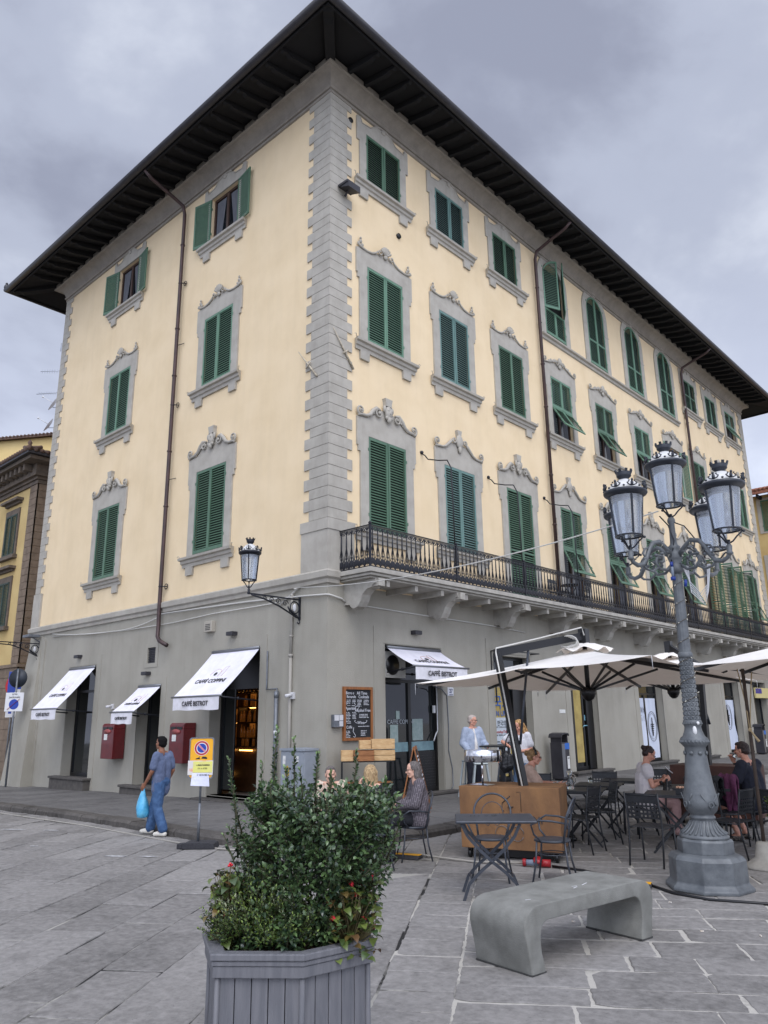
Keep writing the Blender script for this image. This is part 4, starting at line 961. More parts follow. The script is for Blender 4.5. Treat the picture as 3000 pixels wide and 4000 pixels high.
# alarm box, cameras, conduits and loose cables
a = thing('alarm_box', 'small beige ventilated box high on the wall left of the lantern bracket', 'alarm box', (-4.12, 0, 3.72))
b = MB(); b.box(-.16, .16, -.12, 0, 0, .26); b.build('housing', mat('beige_plastic', (160, 154, 142), .7), a, bevel=.01)
b = MB(); [b.box(-.1, .1, -.127, -.12, .05+k*.04, .065+k*.04) for k in range(4)]; b.build('grille', M_black, a)
for u, z, lab in ((-1.02, 2.12, 'small white camera on the wall right of the tall pole'), (-8.62, 2.04, 'small white camera on the wall above the left red box')):
    a = thing('wall_camera', lab, 'camera', (u, 0, z)); b = MB(); b.box(-.05, .05, -.06, 0, -.06, .08); b.build('bracket', M_white, a, bevel=.006)
    b = MB(); b.tube([(0, -.05, .03), (-.04, -.2, .0)], .035, 10); b.build('camera_body', M_white, a)
M_cable = mat('pale_plastered_cable', (150, 146, 138), .8); M_cablew = mat('light_cable', (190, 188, 182), .7)
def cable(name, label, pts, r, mt, cat='cable', loc=None):
    b = MB(); b.tube(pts, r, 6); o = b.build(name, mt); return tag(o, label, cat)
def sagline(p, q, sag, n=16): return [(p[0]+(q[0]-p[0])*t, p[1]+(q[1]-p[1])*t, p[2]+(q[2]-p[2])*t-sag*4*t*(1-t)) for t in [k/n for k in range(n+1)]]
b = MB()
b.tube(sagline((-12.79, -.06, 4.38), (-8.96, -.05, 4.14), .05)+sagline((-8.96, -.05, 4.14), (-6.45, -.06, 4.32), .08)[1:], .014, 6)
b.tube([(-6.2, -.14, 4.36), (-3.74, -.04, 4.33), (-2.6, -.04, 4.3), (-1.34, -.04, 4.24), (-.6, -.05, 4.2), (.0, -.05, 4.16), (.05, .0, 4.16), (.04, .38, 4.11), (.03, .5, 4.04)], .02, 6)
b.tube([(-12.78, -.04, 4.3), (-8.5, -.04, 4.11), (-5.8, -.04, 4.1), (-4.06, -.04, 4.16), (-1.5, -.04, 4.16)], .012, 6)
b.tube([(.03, .5, 4.03), (.025, 2.5, 4.0), (.025, 5.8, 3.96), (.02, 7.5, 3.9)], .016, 6)
b.tube([(-.84, -.2, 4.36), (-.86, -.05, 4.4), (-1.1, -.04, 4.3), (-1.5, -.04, 4.1)], .018, 6)
tag(b.build('cable_bundle', M_cablew), 'pale cables strung along the wall under the string course', 'cable')
b = MB(); b.tube([(-1.08, -.04, 4.3), (-1.10, -.04, 2.98)], .03, 8); b.tube([(-1.10, -.04, 2.98), (-1.10, -.04, -.05)], .036, 8); b.tube([(-1.10, -.04, 3.0), (-1.10, -.04, 2.94)], .05, 8); b.tube([(-1.10, -.04, 3.4), (-1.10, -.04, 3.36)], .045, 8)
tag(b.build('wall_conduit', M_cable), 'pale vertical conduit on the wall near the corner', 'pipe')
b = MB(); b.tube([(-1.90, -.03, 3.12), (-1.90, -.03, 2.29), (-1.52, -.05, 2.29), (-1.50, -.07, 2.22)], .018, 8); b.tube([(-1.50, -.08, 2.24), (-1.49, -.09, -.08)], .045, 10); b.lathe([(.055, 0), (.055, .12)], 10, (-1.5, -.08, 2.1)); b.lathe([(.046, 0), (.046, .07)], 10, (-1.495, -.085, 1.35), 1)
tag(b.build('cable_pipe', [M_steel, M_white]), 'tall grey metal pipe against the wall right of the lit entrance', 'pipe')
b = MB(); b.tube(sagline((-.84, -.12, 4.40), (8.0, -2.0, 4.03), .22, 26), .009, 6); tag(b.build('overhead_wire', M_cablew), 'thin pale wire spanning from the wall lantern to the lamp post', 'wire')
a = thing('floodlight', 'dark floodlight high on the corner quoins', 'floodlight', (.06, .42, 14.1))
b = MB(); b.box(0, .34, -.22, .22, .16, .22); b.bar((.02, 0, 0), (.2, 0, .17), .04); b.prism([(.04, .15), (.36, .02), (.36, .16)], -.2, .2); fixn(b.build('lamp_housing', M_gutter, a))
for (T, lab) in ((Matrix.Translation((-.62, -.06, 9.6)) @ Matrix.Rotation(R_(-38), 4, 'Y'), 'weathered torch holder rod on the left side of the corner'), (Matrix.Translation((.06, .45, 9.9)) @ Matrix.Rotation(R_(90), 4, 'Z') @ Matrix.Rotation(R_(-38), 4, 'Y'), 'weathered torch holder rod on the right side of the corner')):
    b = MB(); b.T = T; b.tube([(0, 0, -.45), (0, 0, .15), (0, 0, .62)], [.03, .02, .008], 6); b.tube([(-.1, -.02, 0), (.1, -.02, 0)], .02, 6)
    tag(b.build('flag_holder', mat('flaking_rod', (190, 180, 160), .8, (150, 140, 124), 12)), lab, 'flag holder')
# electric meter box, chalkboard, house number
a = thing('meter_box', 'small grey and white junction box left of the chalkboard', 'junction box', (0, .25, 1.48)); a.rotation_euler = RR
b = MB(); b.box(-.13, .13, -.09, 0, 0, .25); b.build('housing', M_steel, a, bevel=.006)
b = MB(); b.box(-.12, .0, -.097, -.09, .13, .24); b.box(.015, .12, -.097, -.09, .02, .12); b.box(.015, .12, -.097, -.09, .135, .24); b.build('notices', M_white, a)
a = thing('chalkboard', 'black chalkboard menu in a wooden frame on the grey wall by the corner', 'chalkboard', (0, .86, 1.21)); a.rotation_euler = RR
b = MB(); b.box(-.38, .38, -.035, -.01, .05, 1.02); b.build('board', mat('chalk_slate', (24, 26, 30), .8, (34, 36, 40), 6), a)
b = MB(); b.frame([(-.43, 0), (.43, 0), (.43, 1.08), (-.43, 1.08)], [(-.375, .055), (.375, .055), (.375, 1.025), (-.375, 1.025)], -.06, -.005); fixn(b.build('frame', mat('oak_frame', (146, 92, 48), .5, (120, 72, 36), 14, stretch=(1, 1, .2)), a))
M_chalk = mat('chalk', (206, 208, 214), .9)
for s_, x, z, sz in (('Birre e', -.24, .95, .085), ('Bevande', -.2, .875, .08), ('All Time', .12, .95, .09), ('Cocktails', .17, .875, .085), ('Aperitivi', -.22, .64, .09), ('Alcohol Free', .14, .60, .09), ('Wine', .08, .35, .09), ('Caffè', -.26, .265, .08)):
    text('chalk_lettering', s_, sz, M_chalk, a, Matrix.Translation((x, -.038, z)) @ FRONT)
b = MB(); sd_ = 20
for (x0, x1, z0, z1) in ((-.36, -.2, .74, .82), (-.17, -.06, .74, .82), (-.02, .12, .69, .82), (.17, .33, .72, .82), (-.36, -.2, .34, .57), (-.17, -.05, .42, .57), (.03, .35, .44, .53), (.0, .34, .26, .29), (-.36, -.22, .06, .2), (.08, .25, .1, .2)):
    z = z1
    while z > z0: scribble(b, x0, x0+(x1-x0)*random.uniform(.6, 1), z-.02, .018, -.036, sd_, .004); z -= .030; sd_ += 1
for s_ in (-1, 1): b.tube([(-.21+s_*.02, -.038, .70), (-.21+s_*.1, -.038, .695), (-.21+s_*.13, -.038, .72), (-.21+s_*.11, -.038, .74)], .005, 4); b.tube([(.08+s_*.1, -.038, .34), (.08+s_*.16, -.038, .36), (.08+s_*.19, -.038, .39), (.08+s_*.16, -.038, .40)], .006, 4)
b.tube([(-.1, -.038, .66), (-.04, -.038, .69), (.05, -.038, .69), (-.02, -.038, .62), (.02, -.038, .56)], .005, 4); b.tube([(-.13, -.038, .26), (-.15, -.038, .18), (-.08, -.038, .1), (-.1, -.038, .06), (-.14, -.038, .08)], .006, 4)
b.build('chalk_small_print', M_chalk, a)
a = thing('house_number', 'white house number plate reading 27 right of the cafe door', 'house number', (0, 4.04, 2.14)); a.rotation_euler = RR
b = MB(); b.box(-.115, .115, -.03, 0, 0, .2); b.build('plate', mat('enamel_white', (206, 208, 214), .3), a, bevel=.02)
text('number', '27', .13, mat('enamel_blue', (24, 34, 90), .3), a, Matrix.Translation((0, -.035, .115)) @ FRONT, bold=.003)
b = MB(); scribble(b, -.08, .08, .025, .02, -.031, 4, .003); b.build('small_print', MATS['enamel_blue'], a)
a = thing('house_number', 'painted number 28 on the wall right of the paper covered shop door', 'house number', (0, 7.95, 2.22)); a.rotation_euler = RR
text('number', '28', .15, mat('faded_number', (88, 84, 78), .8), a, Matrix.Translation((0, -.004, 0)) @ FRONT)
a = thing('wall_notice', 'small white paper notice on the wall between two shop doors', 'notice', (0, 9.25, 1.72)); a.rotation_euler = RR
b = MB(); b.box(-.16, .16, -.01, 0, 0, .1); b.build('sheet', M_paper, a)
a = thing('wall_cable', 'thin cable hanging down the wall right of the door with number 27', 'cable', (0, 3.88, 0)); a.rotation_euler = RR
b = MB(); b.tube([(-.55, -.05, 2.36), (-.2, -.03, 2.3), (.0, -.03, 2.15), (.03, -.03, 1.4), (.0, -.03, .9), (.12, -.03, .5), (.1, -.05, .12), (.0, -.06, .02)], .012, 6); b.build('cord', M_steel, a)

# ------------------------------------------------------------------ lanterns
M_ci = mat('grey_painted_cast_iron', (100, 104, 107), .5, (78, 82, 86), 7, metal=.1, bump=.12, bscale=40)
M_cid = mat('dark_painted_iron', (40, 44, 52), .4, (50, 54, 62), 20, metal=.2)
M_lampglass = mat('lantern_glass', (226, 232, 240), .10, trans=.84, spec=.5)
M_lampwhite = mat('white_lantern_dome', (206, 206, 206), .5, (188, 188, 186), 6)
M_reflect = mat('lantern_lamp_plate', (150, 150, 150), .3, metal=.5)
def lantern(parent, loc, s=1.0, iron=M_ci, name='lantern', zs=None):
    """lantern hanging part: z=0 at the stalk base"""
    b = MB(); z0 = .24
    b.tube([(0, 0, 0), (0, 0, .10)], .022*s, 8)
    for k in range(3):
        a = 2*pi*k/3+.4; c_, s_ = cos(a), sin(a)
        b.tube([(0.02*c_, .02*s_, .06), (.05*c_, .05*s_, .08), (.10*c_, .10*s_, .15), (.14*c_, .14*s_, .19), (.165*c_, .165*s_, .23)], .011, 6); b.ball((.175*c_, .175*s_, .215), .02, 6, 5)
    b.tube([(.155*cos(t), .155*sin(t), z0) for t in [q*pi/12 for q in range(24)]], .013, 6, closed=True)
    for k in range(4):
        a = pi/2*k+.78; b.bar((.158*cos(a), .158*sin(a), z0), (.208*cos(a), .208*sin(a), z0+.60), .016, .022)
    b.lathe([(.205, z0+.58), (.215, z0+.585), (.252, z0+.615), (.262, z0+.635), (.262, z0+.66), (.235, z0+.675), (.225, z0+.67)], 26, cap=False)
    # acroteria round the rim
    for k in range(8):
        a = 2*pi*k/8; c_, s_ = cos(a), sin(a); t_ = (-s_, c_)
        P_ = lambda r, w_, z: (r*c_+t_[0]*w_, r*s_+t_[1]*w_, z0+z)
        b.ball(P_(.250, 0, .72), (.02, .02, .045), 6, 5); b.ball(P_(.258, 0, .765), (.016, .016, .022), 6, 5)
        for q in (-1, 1): b.tube([P_(.25, q*.01, .685), P_(.252, q*.045, .70), P_(.25, q*.06, .725), P_(.25, q*.04, .735)], .009, 5); b.ball(P_(.25, q*.035, .755), .012, 5, 4)
        a2 = a+pi/8; b.ball((.25*cos(a2), .25*sin(a2), z0+.69), .016, 5, 4)
    b.lathe([(.075, z0+.835), (.055, z0+.85), (.058, z0+.87), (.085, z0+.90), (.09, z0+.91), (.086, z0+.925), (.098, z0+.955), (.095, z0+.965), (.06, z0+.96)], 16)
    for k in range(8): a = 2*pi*k/8; b.bar((.092*cos(a), .092*sin(a), z0+.96), (.104*cos(a), .104*sin(a), z0+1.0), .03, .016)
    o = b.build(name, iron, parent, loc); o.scale = (s, s, zs or s)
    b = MB(); b.lathe([(.228, z0+.665), (.215, z0+.70), (.18, z0+.75), (.13, z0+.80), (.09, z0+.835), (.06, z0+.85)], 24, cap=False); b.build('dome', M_lampwhite, o)
    b = MB(); b.lathe([(.150, z0+.01), (.200, z0+.585)], 28, cap=False); b.lathe([(.146, z0+.012), (.196, z0+.583)], 28, cap=False); b.build('glass', M_lampglass, o)
    b = MB(); b.lathe([(.19, z0+.60), (.19, z0+.57), (.06, z0+.565)], 20); b.box(-.1, .1, -.05, .05, z0+.535, z0+.56); b.build('lamp_plate', M_reflect, o)
    return o
# lamp post in front
LP = Vector((8.075, -1.93)); lz = GZ(*LP)
post = thing('lamp_post', 'grey cast iron street lamp with five lanterns on an octagonal base', 'street lamp', (LP.x, LP.y, lz)); post.rotation_euler = (-.677*R_(.6), .736*R_(.6), 0)
b = MB(); o8 = R_(22.5-8)
b.lathe([(.45, 0), (.45, .035), (.42, .06), (.40, .08), (.395, .30), (.36, .345), (.29, .36)], 8, smooth=False, rot=o8)
b.lathe([(.29, .355), (.29, .48), (.275, .50), (.26, .505)], 8, smooth=False, rot=o8); b.build('base_plinth', M_ci, post, bevel=.01)
b = MB()
b.lathe([(.255, .50), (.255, .53), (.235, .545), (.19, .575), (.155, .62), (.13, .67), (.122, .69), (.135, .70), (.135, .72), (.12, .73), (.125, .745), (.16, .78), (.182, .84), (.180, .90), (.165, .97), (.145, 1.08), (.128, 1.22), (.116, 1.36), (.112, 1.44), (.125, 1.455), (.15, 1.48), (.152, 1.52), (.145, 1.54), (.118, 1.56), (.095, 1.62), (.088, 1.66), (.098, 1.68), (.102, 1.71), (.095, 1.735)], 40)
for k in range(4):      # volutes and rosettes of the vase
    a = pi/2*k+.95
    T = Matrix.Rotation(a, 4, 'Z'); b.T = T
    b.tube([(.176-.004*q, .07*cos(q*.8)*(1-q*.10), .84+.07*sin(q*.8)*(1-q*.10)) for q in range(9)], .008, 5); b.tube([(.186, .028*cos(q), .845+.028*sin(q)) for q in range(6)], .007, 5, closed=True)
    b.tube([(.165, .10, .96), (.168, .06, .90), (.17, 0, .80), (.168, -.06, .90), (.165, -.10, .96)], .007, 5)
    b.T = None
for k in range(8):
    a = 2*pi*k/8; b.tube([(.118*cos(a), .118*sin(a), 1.38), (.13*cos(a), .13*sin(a), 1.38)], .022, 10)
for k in range(24):     # leaf relief
    a = 2*pi*k/24; b.tube([(.24*cos(a), .24*sin(a), .548), (.188*cos(a), .188*sin(a), .585), (.15*cos(a+.05), .15*sin(a+.05), .635), (.128*cos(a+.1), .128*sin(a+.1), .68)], [.014, .012, .009, .006], 5)
    b.ball((.15*cos(a), .15*sin(a), 1.50), (.014, .014, .018), 6, 5); b.ball((.10*cos(a), .10*sin(a), 1.695), .01, 5, 4)
b.build('vase_base', M_ci, post)
b = MB()                # faceted lower shaft
nr, nn = 14, 12; rr_ = lambda z: .084-.016*(z-1.73)/.70
vs = []; fs = []
for i in range(nr+1):
    z = 1.73+.70*i/nr
    for j in range(nn): a = 2*pi*(j+.5*(i % 2))/nn; vs.append((rr_(z)*cos(a), rr_(z)*sin(a), z))
for i in range(nr):
    for j in range(nn):
        zc = 1.73+.70*(i+.5)/nr
        if i % 2 == 0: tris = [((i*nn+j), i*nn+(j+1) % nn, (i+1)*nn+j), ((i+1)*nn+j, i*nn+(j+1) % nn, (i+1)*nn+(j+1) % nn)]
        else: tris = [((i*nn+j), i*nn+(j+1) % nn, (i+1)*nn+(j+1) % nn), ((i*nn+j), (i+1)*nn+(j+1) % nn, (i+1)*nn+j)]
        for t in tris:
            c = Vector((0, 0, 0))
            for q in t: c += Vector(vs[q])/3
            d = Vector((c.x, c.y, 0)).normalized(); vs.append(tuple(c+d*.012)); q = len(vs)-1; fs += [(t[0], t[1], q), (t[1], t[2], q), (t[2], t[0], q)]
b.add(vs, fs); b.lathe([(.075, 2.42), (.082, 2.44), (.082, 2.47), (.07, 2.49)], 24)
b.build('faceted_shaft', M_ci, post)
b = MB(); vs = []; fs = []; nn = 48
for i, z in enumerate((2.48, 3.0, 3.42)):
    for j in range(nn): a = 2*pi*j/nn; r = (.068-.012*(z-2.48))*(1-.07*abs(sin(a*6))); vs.append((r*cos(a), r*sin(a), z))
for i in range(2):
    for j in range(nn): fs.append((i*nn+j, i*nn+(j+1) % nn, (i+1)*nn+(j+1) % nn, (i+1)*nn+j))
b.add(vs, fs, 0, True); b.lathe([(.055, 3.40), (.085, 3.44), (.085, 3.50), (.06, 3.53), (.08, 3.58), (.09, 3.62), (.07, 3.66), (.06, 3.70), (.075, 3.73), (.045, 3.76), (.038, 3.80), (.034, 4.02), (.045, 4.04), (.045, 4.07), (.03, 4.10)], 20); b.build('upper_shaft', M_ci, post)
ZA = 3.62
for k in range(4):
    a = R_(111-45+90*k+6); c_, s_ = cos(a), sin(a); P_ = lambda r, z: (r*c_, r*s_, z)
    b = MB()
    b.tube([P_(.05, 3.60), P_(.14, 3.70), P_(.25, 3.77), P_(.36, 3.74), P_(.43, 3.66), P_(.48, 3.56), P_(.55, 3.47), P_(.64, 3.45), P_(.71, 3.48), P_(.74, 3.52), P_(.74, 3.56)], [.03, .028, .03, .028, .026, .026, .028, .026, .024, .022, .026], 8)
    b.tube([P_(.06, 3.52), P_(.16, 3.44), P_(.28, 3.44), P_(.34, 3.52), P_(.30, 3.60), P_(.22, 3.60), P_(.20, 3.54), P_(.25, 3.52)], .018, 6)
    b.tube([P_(.42, 3.68), P_(.50, 3.66), P_(.54, 3.60), P_(.50, 3.55), P_(.46, 3.58)], .014, 6); b.tube([P_(.30, 3.46), P_(.40, 3.40), P_(.50, 3.42), P_(.56, 3.47)], .014, 6)
    b.lathe([(.02, 0), (.04, .02), (.028, .04), (.034, .10), (.02, .12)], 10, P_(.74, 3.50))
    for q in range(5): b.ball(P_(.12+.1*q, 3.66-.03*q), (.028, .028, .022), 6, 5)
    b.build('lamp_arm', M_ci, post)
    lantern(post, P_(.74, 3.59), .95, M_cid, zs=.80)
lantern(post, (0, 0, 4.06), .95, M_cid, zs=.80)
# fairy lights, loose white cable, blue connectors
b = MB(); pts = [(( .078 if z < 2.4 else .066)*cos(th)*1.12+.0, (.078 if z < 2.4 else .066)*sin(th)*1.12, z) for th, z in [(q*.42, 1.78+1.62*q/110) for q in range(111)]]
b.tube(pts, .0035, 4); b.build('light_string', mat('brown_flex', (70, 60, 50), .7), post)
b = MB(); rl = random.Random(4)
for q in range(2, 110, 3): p = Vector(pts[q]); d = Vector((p.x, p.y, 0)).normalized(); t = Vector((rl.uniform(-.5, .5), rl.uniform(-.5, .5), rl.uniform(-1, 1))); b.tube([p+d*.004, p+d*.02+t*.022], .0042, 5)
for k in range(4):
    a = R_(111-45+90*k+6)
    for q in range(12): r = .12+.05*q; p = Vector((r*cos(a), r*sin(a), 3.60+.12*sin(q*.9))); b.tube([p, p+Vector((rl.uniform(-1, 1), rl.uniform(-1, 1), rl.uniform(-1, 1)))*.035], .0042, 5)
b.build('fairy_bulbs', mat('clear_bulb_cases', (206, 202, 186), .4), post)
b = MB()
for k in range(5): b.tube([(.07+.01*k, .0+.02*k, 3.50), (.13, .05, 3.30-.03*k), (.22+.01*k, .09, 3.16-.035*k), (.30, .12, 3.26-.02*k), (.32+.008*k, .13, 3.50)], .006, 5)
b.build('white_cable', mat('white_flex', (206, 206, 208), .5), post)
b = MB(); b.tube([(0, 0, 4.05), (.13, .05, 3.98), (.22, .1, 3.82), (.20, .09, 3.70), (.1, .04, 3.72)], .008, 5); b.tube([(-.12, -.04, 4.13), (-.03, -.03, 4.0), (.03, -.05, 3.8), (-.02, -.07, 3.55)], .008, 5); b.build('black_cable', M_iron, post)
b = MB(); b.tube([(-.01, -.095, 3.32), (-.01, -.095, 3.36)], .03, 8); b.tube([(-.015, -.09, 3.48), (-.015, -.09, 3.54)], .02, 8); b.tube([(.10, -.03, 3.24), (.11, -.03, 3.32)], .018, 8); b.build('blue_connector', mat('blue_plastic', (20, 50, 130), .4), post)
b = MB(); b.tube([(-.01, -.095, 3.36), (-.012, -.092, 3.48)], .018, 8); b.build('connector_body', mat('grey_plastic', (120, 130, 146), .4), post)
b = MB(); b.ball((.05, -.085, 1.62), (.025, .015, .05), 8, 6); b.ball((.085, -.06, 1.70), (.018, .015, .02), 8, 6); b.build('tied_ribbon', mat('white_ribbon', (214, 214, 214), .7), post)

# wall lanterns on scroll brackets
def wall_lantern(u, z, label, lf=True, out=1.42):
    a = thing('wall_lantern', label, 'wall lantern', (u, 0, z), 0, 'wall lanterns on scroll brackets')
    b = MB(); b.bar((0, 0, .02), (0, -out, .02), .03); b.bar((0, -.02, -.42), (0, -.02, .1), .04)
    b.tube([(0, -.03, -.38), (0, -.12, -.36), (0, -.3, -.28), (0, -.6, -.16), (0, -.95, -.06), (0, -out+.1, 0)], .018, 6)
    b.tube([(0, -.16+.12*cos(t), -.16+.13*sin(t)) for t in [q*pi/8 for q in range(16)]], .014, 6, closed=True)
    for (y, z_, r) in ((-.42, -.09, .085), (-.62, -.065, .07), (-.80, -.05, .06), (-.98, -.04, .05)):
        b.tube([(0, y+r*(1-q/16)*cos(q*.55), z_+r*(1-q/16)*sin(q*.55)) for q in range(15)], .010, 5)
    for q in range(6): b.tube([(0, -.08-.04*q, -.36+.02*q), (0, -.1-.05*q, -.30+.03*q)], .016, 5)
    b.tube([(0, -.03, -.40), (0, .0, -.46), (0, -.05, -.5), (0, -.08, -.46)], .014, 6)
    b.lathe([(.02, 0), (.035, .03), (.02, .06), (.03, .09), (.016, .12)], 8, (0, -out+.03, 0)); b.build('scroll_bracket', M_iron, a)
    b = MB(); b.ball((0, -.16, -.16), (.03, .05, .09), 10, 8); b.build('white_emblem', M_white, a)
    if lf: lantern(a, (0, -out+.03, .08), .90, M_iron, zs=.88)
    return a
wall_lantern(-.86, 4.12, 'black iron lantern on a scroll bracket near the building corner')
wall_lantern(-13.75, 4.12, 'black scroll bracket at the far left end of the wall, its lantern out of frame', True, 2.6)
b = MB(); b.box(-14.1, -13.6, -.45, -.1, 4.34, 4.42); b.bar((-13.8, 0, 4.2), (-13.8, -.3, 4.36), .03); tag(b.build('floodlight', M_steel), 'flat grey floodlight above the far left scroll bracket', 'floodlight')

# ------------------------------------------------------------------ neighbour houses
M_yel = mat('yellow_plaster', (196, 172, 118), .9, (182, 156, 104), .8, bump=.2); M_yel2 = mat('pale_yellow_plaster', (212, 188, 132), .9, (204, 178, 120), .6)
M_stoneq = mat('brown_stone_quoin', (124, 108, 92), .9, (104, 90, 76), 3, bump=.3); M_stoned = mat('dark_stone_trim', (104, 92, 80), .9, (84, 76, 68), 4)
M_shutD = mat('old_dark_green_shutter', (36, 56, 48), .6); M_slatD = mat('old_dark_green_slat', (42, 64, 54), .6)
nb = thing('corner_house', 'yellow house with brown stone quoins and dark eaves across the side street on the left', 'house', (-20, 1.9, 0))
b = MB(); b.box(-14, 0, 0, 14, -1, 11.9); b.build('walls', M_yel, nb)
b = MB()
for k in range(26):
    z = 3.95+k*.30
    b.box(-.72-(.0), .045, -.045, -.002, z+.008, z+.292); b.box(.002, .045, -.045, .95, z+.008, z+.292)
b.box(-.70, .02, -.02, 0, 3.9, 11.8); fixn(b.build('quoins', M_stoneq, nb))
b = MB()
for k in range(11):
    z = -.6+k*.40; b.box(-14, .05, -.05, -.002, z+.012, z+.388); b.box(.002, .05, -.05, 14, z+.012, z+.388)
b.box(-14, .03, -.03, 0, -.9, 3.8); b.box(-14, .12, -.12, -.0, 3.80, 3.93); b.box(.0, .12, 0, 14, 3.80, 3.93); b.build('rusticated_base', M_stoneq, nb)
b = MB()
for (o, z0, z1) in ((.08, 11.45, 11.62), (.16, 11.62, 11.74), (.3, 11.74, 11.9), (.78, 12.25, 12.4)):
    b.box(-14, o, -o, 14, z0, z1)
for k in range(30): b.box(-.3-k*.46, -.12-k*.46, -.62, -.3, 11.95, 12.24); b.box(.3, .62, .2+k*.46, .38+k*.46, 11.95, 12.24)
b.box(-14, .28, -.28, 14, 11.9, 12.25); b.build('cornice', M_stoned, nb)
b = MB(); b.box(-14.2, .95, -.95, 14, 12.41, 12.52); b.build('gutter', M_gutter, nb)
b = MB(); b.add([(-14, -.95, 12.53), (.95, -.95, 12.53), (.95, 14, 12.53), (-14, 14, 12.53), (-7, 6, 12.95), (-7, 14, 12.95)], [(0, 1, 4), (1, 2, 5, 4), (0, 4, 5, 3)])
for k in range(60): b.tube([(.9-k*.25, -1.0, 12.56), (.9-k*.25, -.4, 12.74)], .09, 6)
for k in range(50): b.tube([(1.0, -.9+k*.25, 12.56), (.4, -.9+k*.25, 12.74)], .09, 6)
b.lathe([(.1, 0), (.14, .12), (.06, .2), (.1, .3), (.02, .42)], 8, (.9, -.9, 12.52)); b.build('roof', M_roofd, nb)
for (x, z, h) in ((-2.30, 8.62, 1.85), (-2.30, 5.55, 1.9), (-6.5, 8.62, 1.85), (-6.5, 5.55, 1.9)):
    b = MB(); b.frame([(-.72, -.0), (.72, -.0), (.72, h+.25), (-.72, h+.25)], [(-.56, 0), (.56, 0), (.56, h), (-.56, h)], -.06, 0); b.box(-.85, .85, -.2, 0, -.16, -.001); b.box(-.78, .78, -.12, 0, h+.45, h+.55); b.box(-.9, .9, -.3, 0, h+.55, h+.66); wn = fixn(b.build('window', M_stoned, nb, (x, 0, z)))
    link('shutter', leaf(.55, .01, h-.01).mesh('shutter', [M_shutD, M_slatD]), wn, (-.555, -.07, 0)); link('shutter', leaf(.55, .01, h-.01).mesh('shutter', [M_shutD, M_slatD]), wn, (.005, -.07, 0))
nb2 = thing('tall_yellow_house', 'plain pale yellow house wall rising behind the corner house on the left', 'house', (-33.6, 8.03, 0), R_(31.6))
b = MB(); b.box(-24, 5, 0, 12, -1, 18.9); b.build('walls', M_yel2, nb2)
b = MB(); b.add([(-24, -.4, 18.95), (5.3, -.4, 18.95), (5.3, 12, 19.4), (-24, 12, 19.4)], [(0, 1, 2, 3)]); b.box(-24, 5.3, -.4, -.25, 18.84, 18.94)
for k in range(112): b.tube([(5.2-k*.26, -.45, 18.97), (5.2-k*.26, 0, 19.02)], .07, 6)
b.build('roof', M_roofd, nb2)
a = thing('tv_antenna', 'roof mast with aerials and two white satellite dishes seen left of the building', 'antenna', (-34.5, 8.6, 19.0), atan2(.677, .736))
M_ant = mat('pale_aluminium_antenna', (160, 166, 176), .4, metal=.4); b = MB(); b.tube([(0, 0, 0), (0, 0, 7.1)], .03, 6)
b.tube([(.05, 0, 4.9), (-1.6, 0, 4.85)], .022, 5); b.tube([(.05, 0, 3.35), (-1.7, 0, 3.25)], .022, 5)
for k in range(9): b.tube([(-.2-.16*k, 0, 4.72), (-.2-.16*k, 0, 5.0)], .012, 4); b.tube([(-.2-.16*k, -.2, 3.3), (-.2-.16*k, .2, 3.3)], .012, 4)
for k in range(7): b.tube([(-.45, 0, 6.3+.09*k), (.35, 0, 6.7+.09*k)], .014, 4)
b.tube([(-.45, 0, 6.3), (-.45, 0, 6.9)], .015, 4); b.tube([(0, 0, 2.3), (-.55, 0, 2.3)], .02, 5); b.tube([(0, 0, .9), (-.7, 0, .9)], .02, 5); b.build('mast', M_ant, a)
for (dx, dz) in ((-.35, 2.4), (-.50, .95)):
    b = MB(); b.T = Matrix.Translation((dx, -.2, dz)) @ Matrix.Rotation(R_(-58), 4, 'Y') @ Matrix.Rotation(R_(25), 4, 'X'); b.lathe([(.02, 0), (.25, .03), (.50, .11), (.51, .115), (.25, .045), (.02, .015)], 20); b.tube([(0, -.4, .1), (0, -.1, .8)], .02, 5); b.ball((0, -.08, .82), .07, 6, 5); b.build('dish', M_lampwhite, a)
hr2 = thing('far_house', 'ochre house with green shutters and a tiled roof beyond the right end of the building', 'house', (-9, 38, 0))
b = MB(); b.box(0, 22, 0, 10, -1, 14.6); b.build('walls', M_yel, hr2)
b = MB(); b.add([(-.6, -.9, 14.7), (22.6, -.9, 14.7), (22.6, 5, 16.4), (-.6, 5, 16.4)], [(0, 1, 2, 3)]); b.box(-.6, 22.6, -.9, -.75, 14.5, 14.69)
for k in range(92): b.tube([(-.5+k*.25, -.95, 14.74), (-.5+k*.25, .2, 15.08)], .095, 6)
b.build('roof', M_roof, hr2)
b = MB(); [b.box(.2+k*.7, .32+k*.7, -.8, 0, 14.3, 14.49) for k in range(31)]; b.build('rafters', M_wood_dark, hr2)
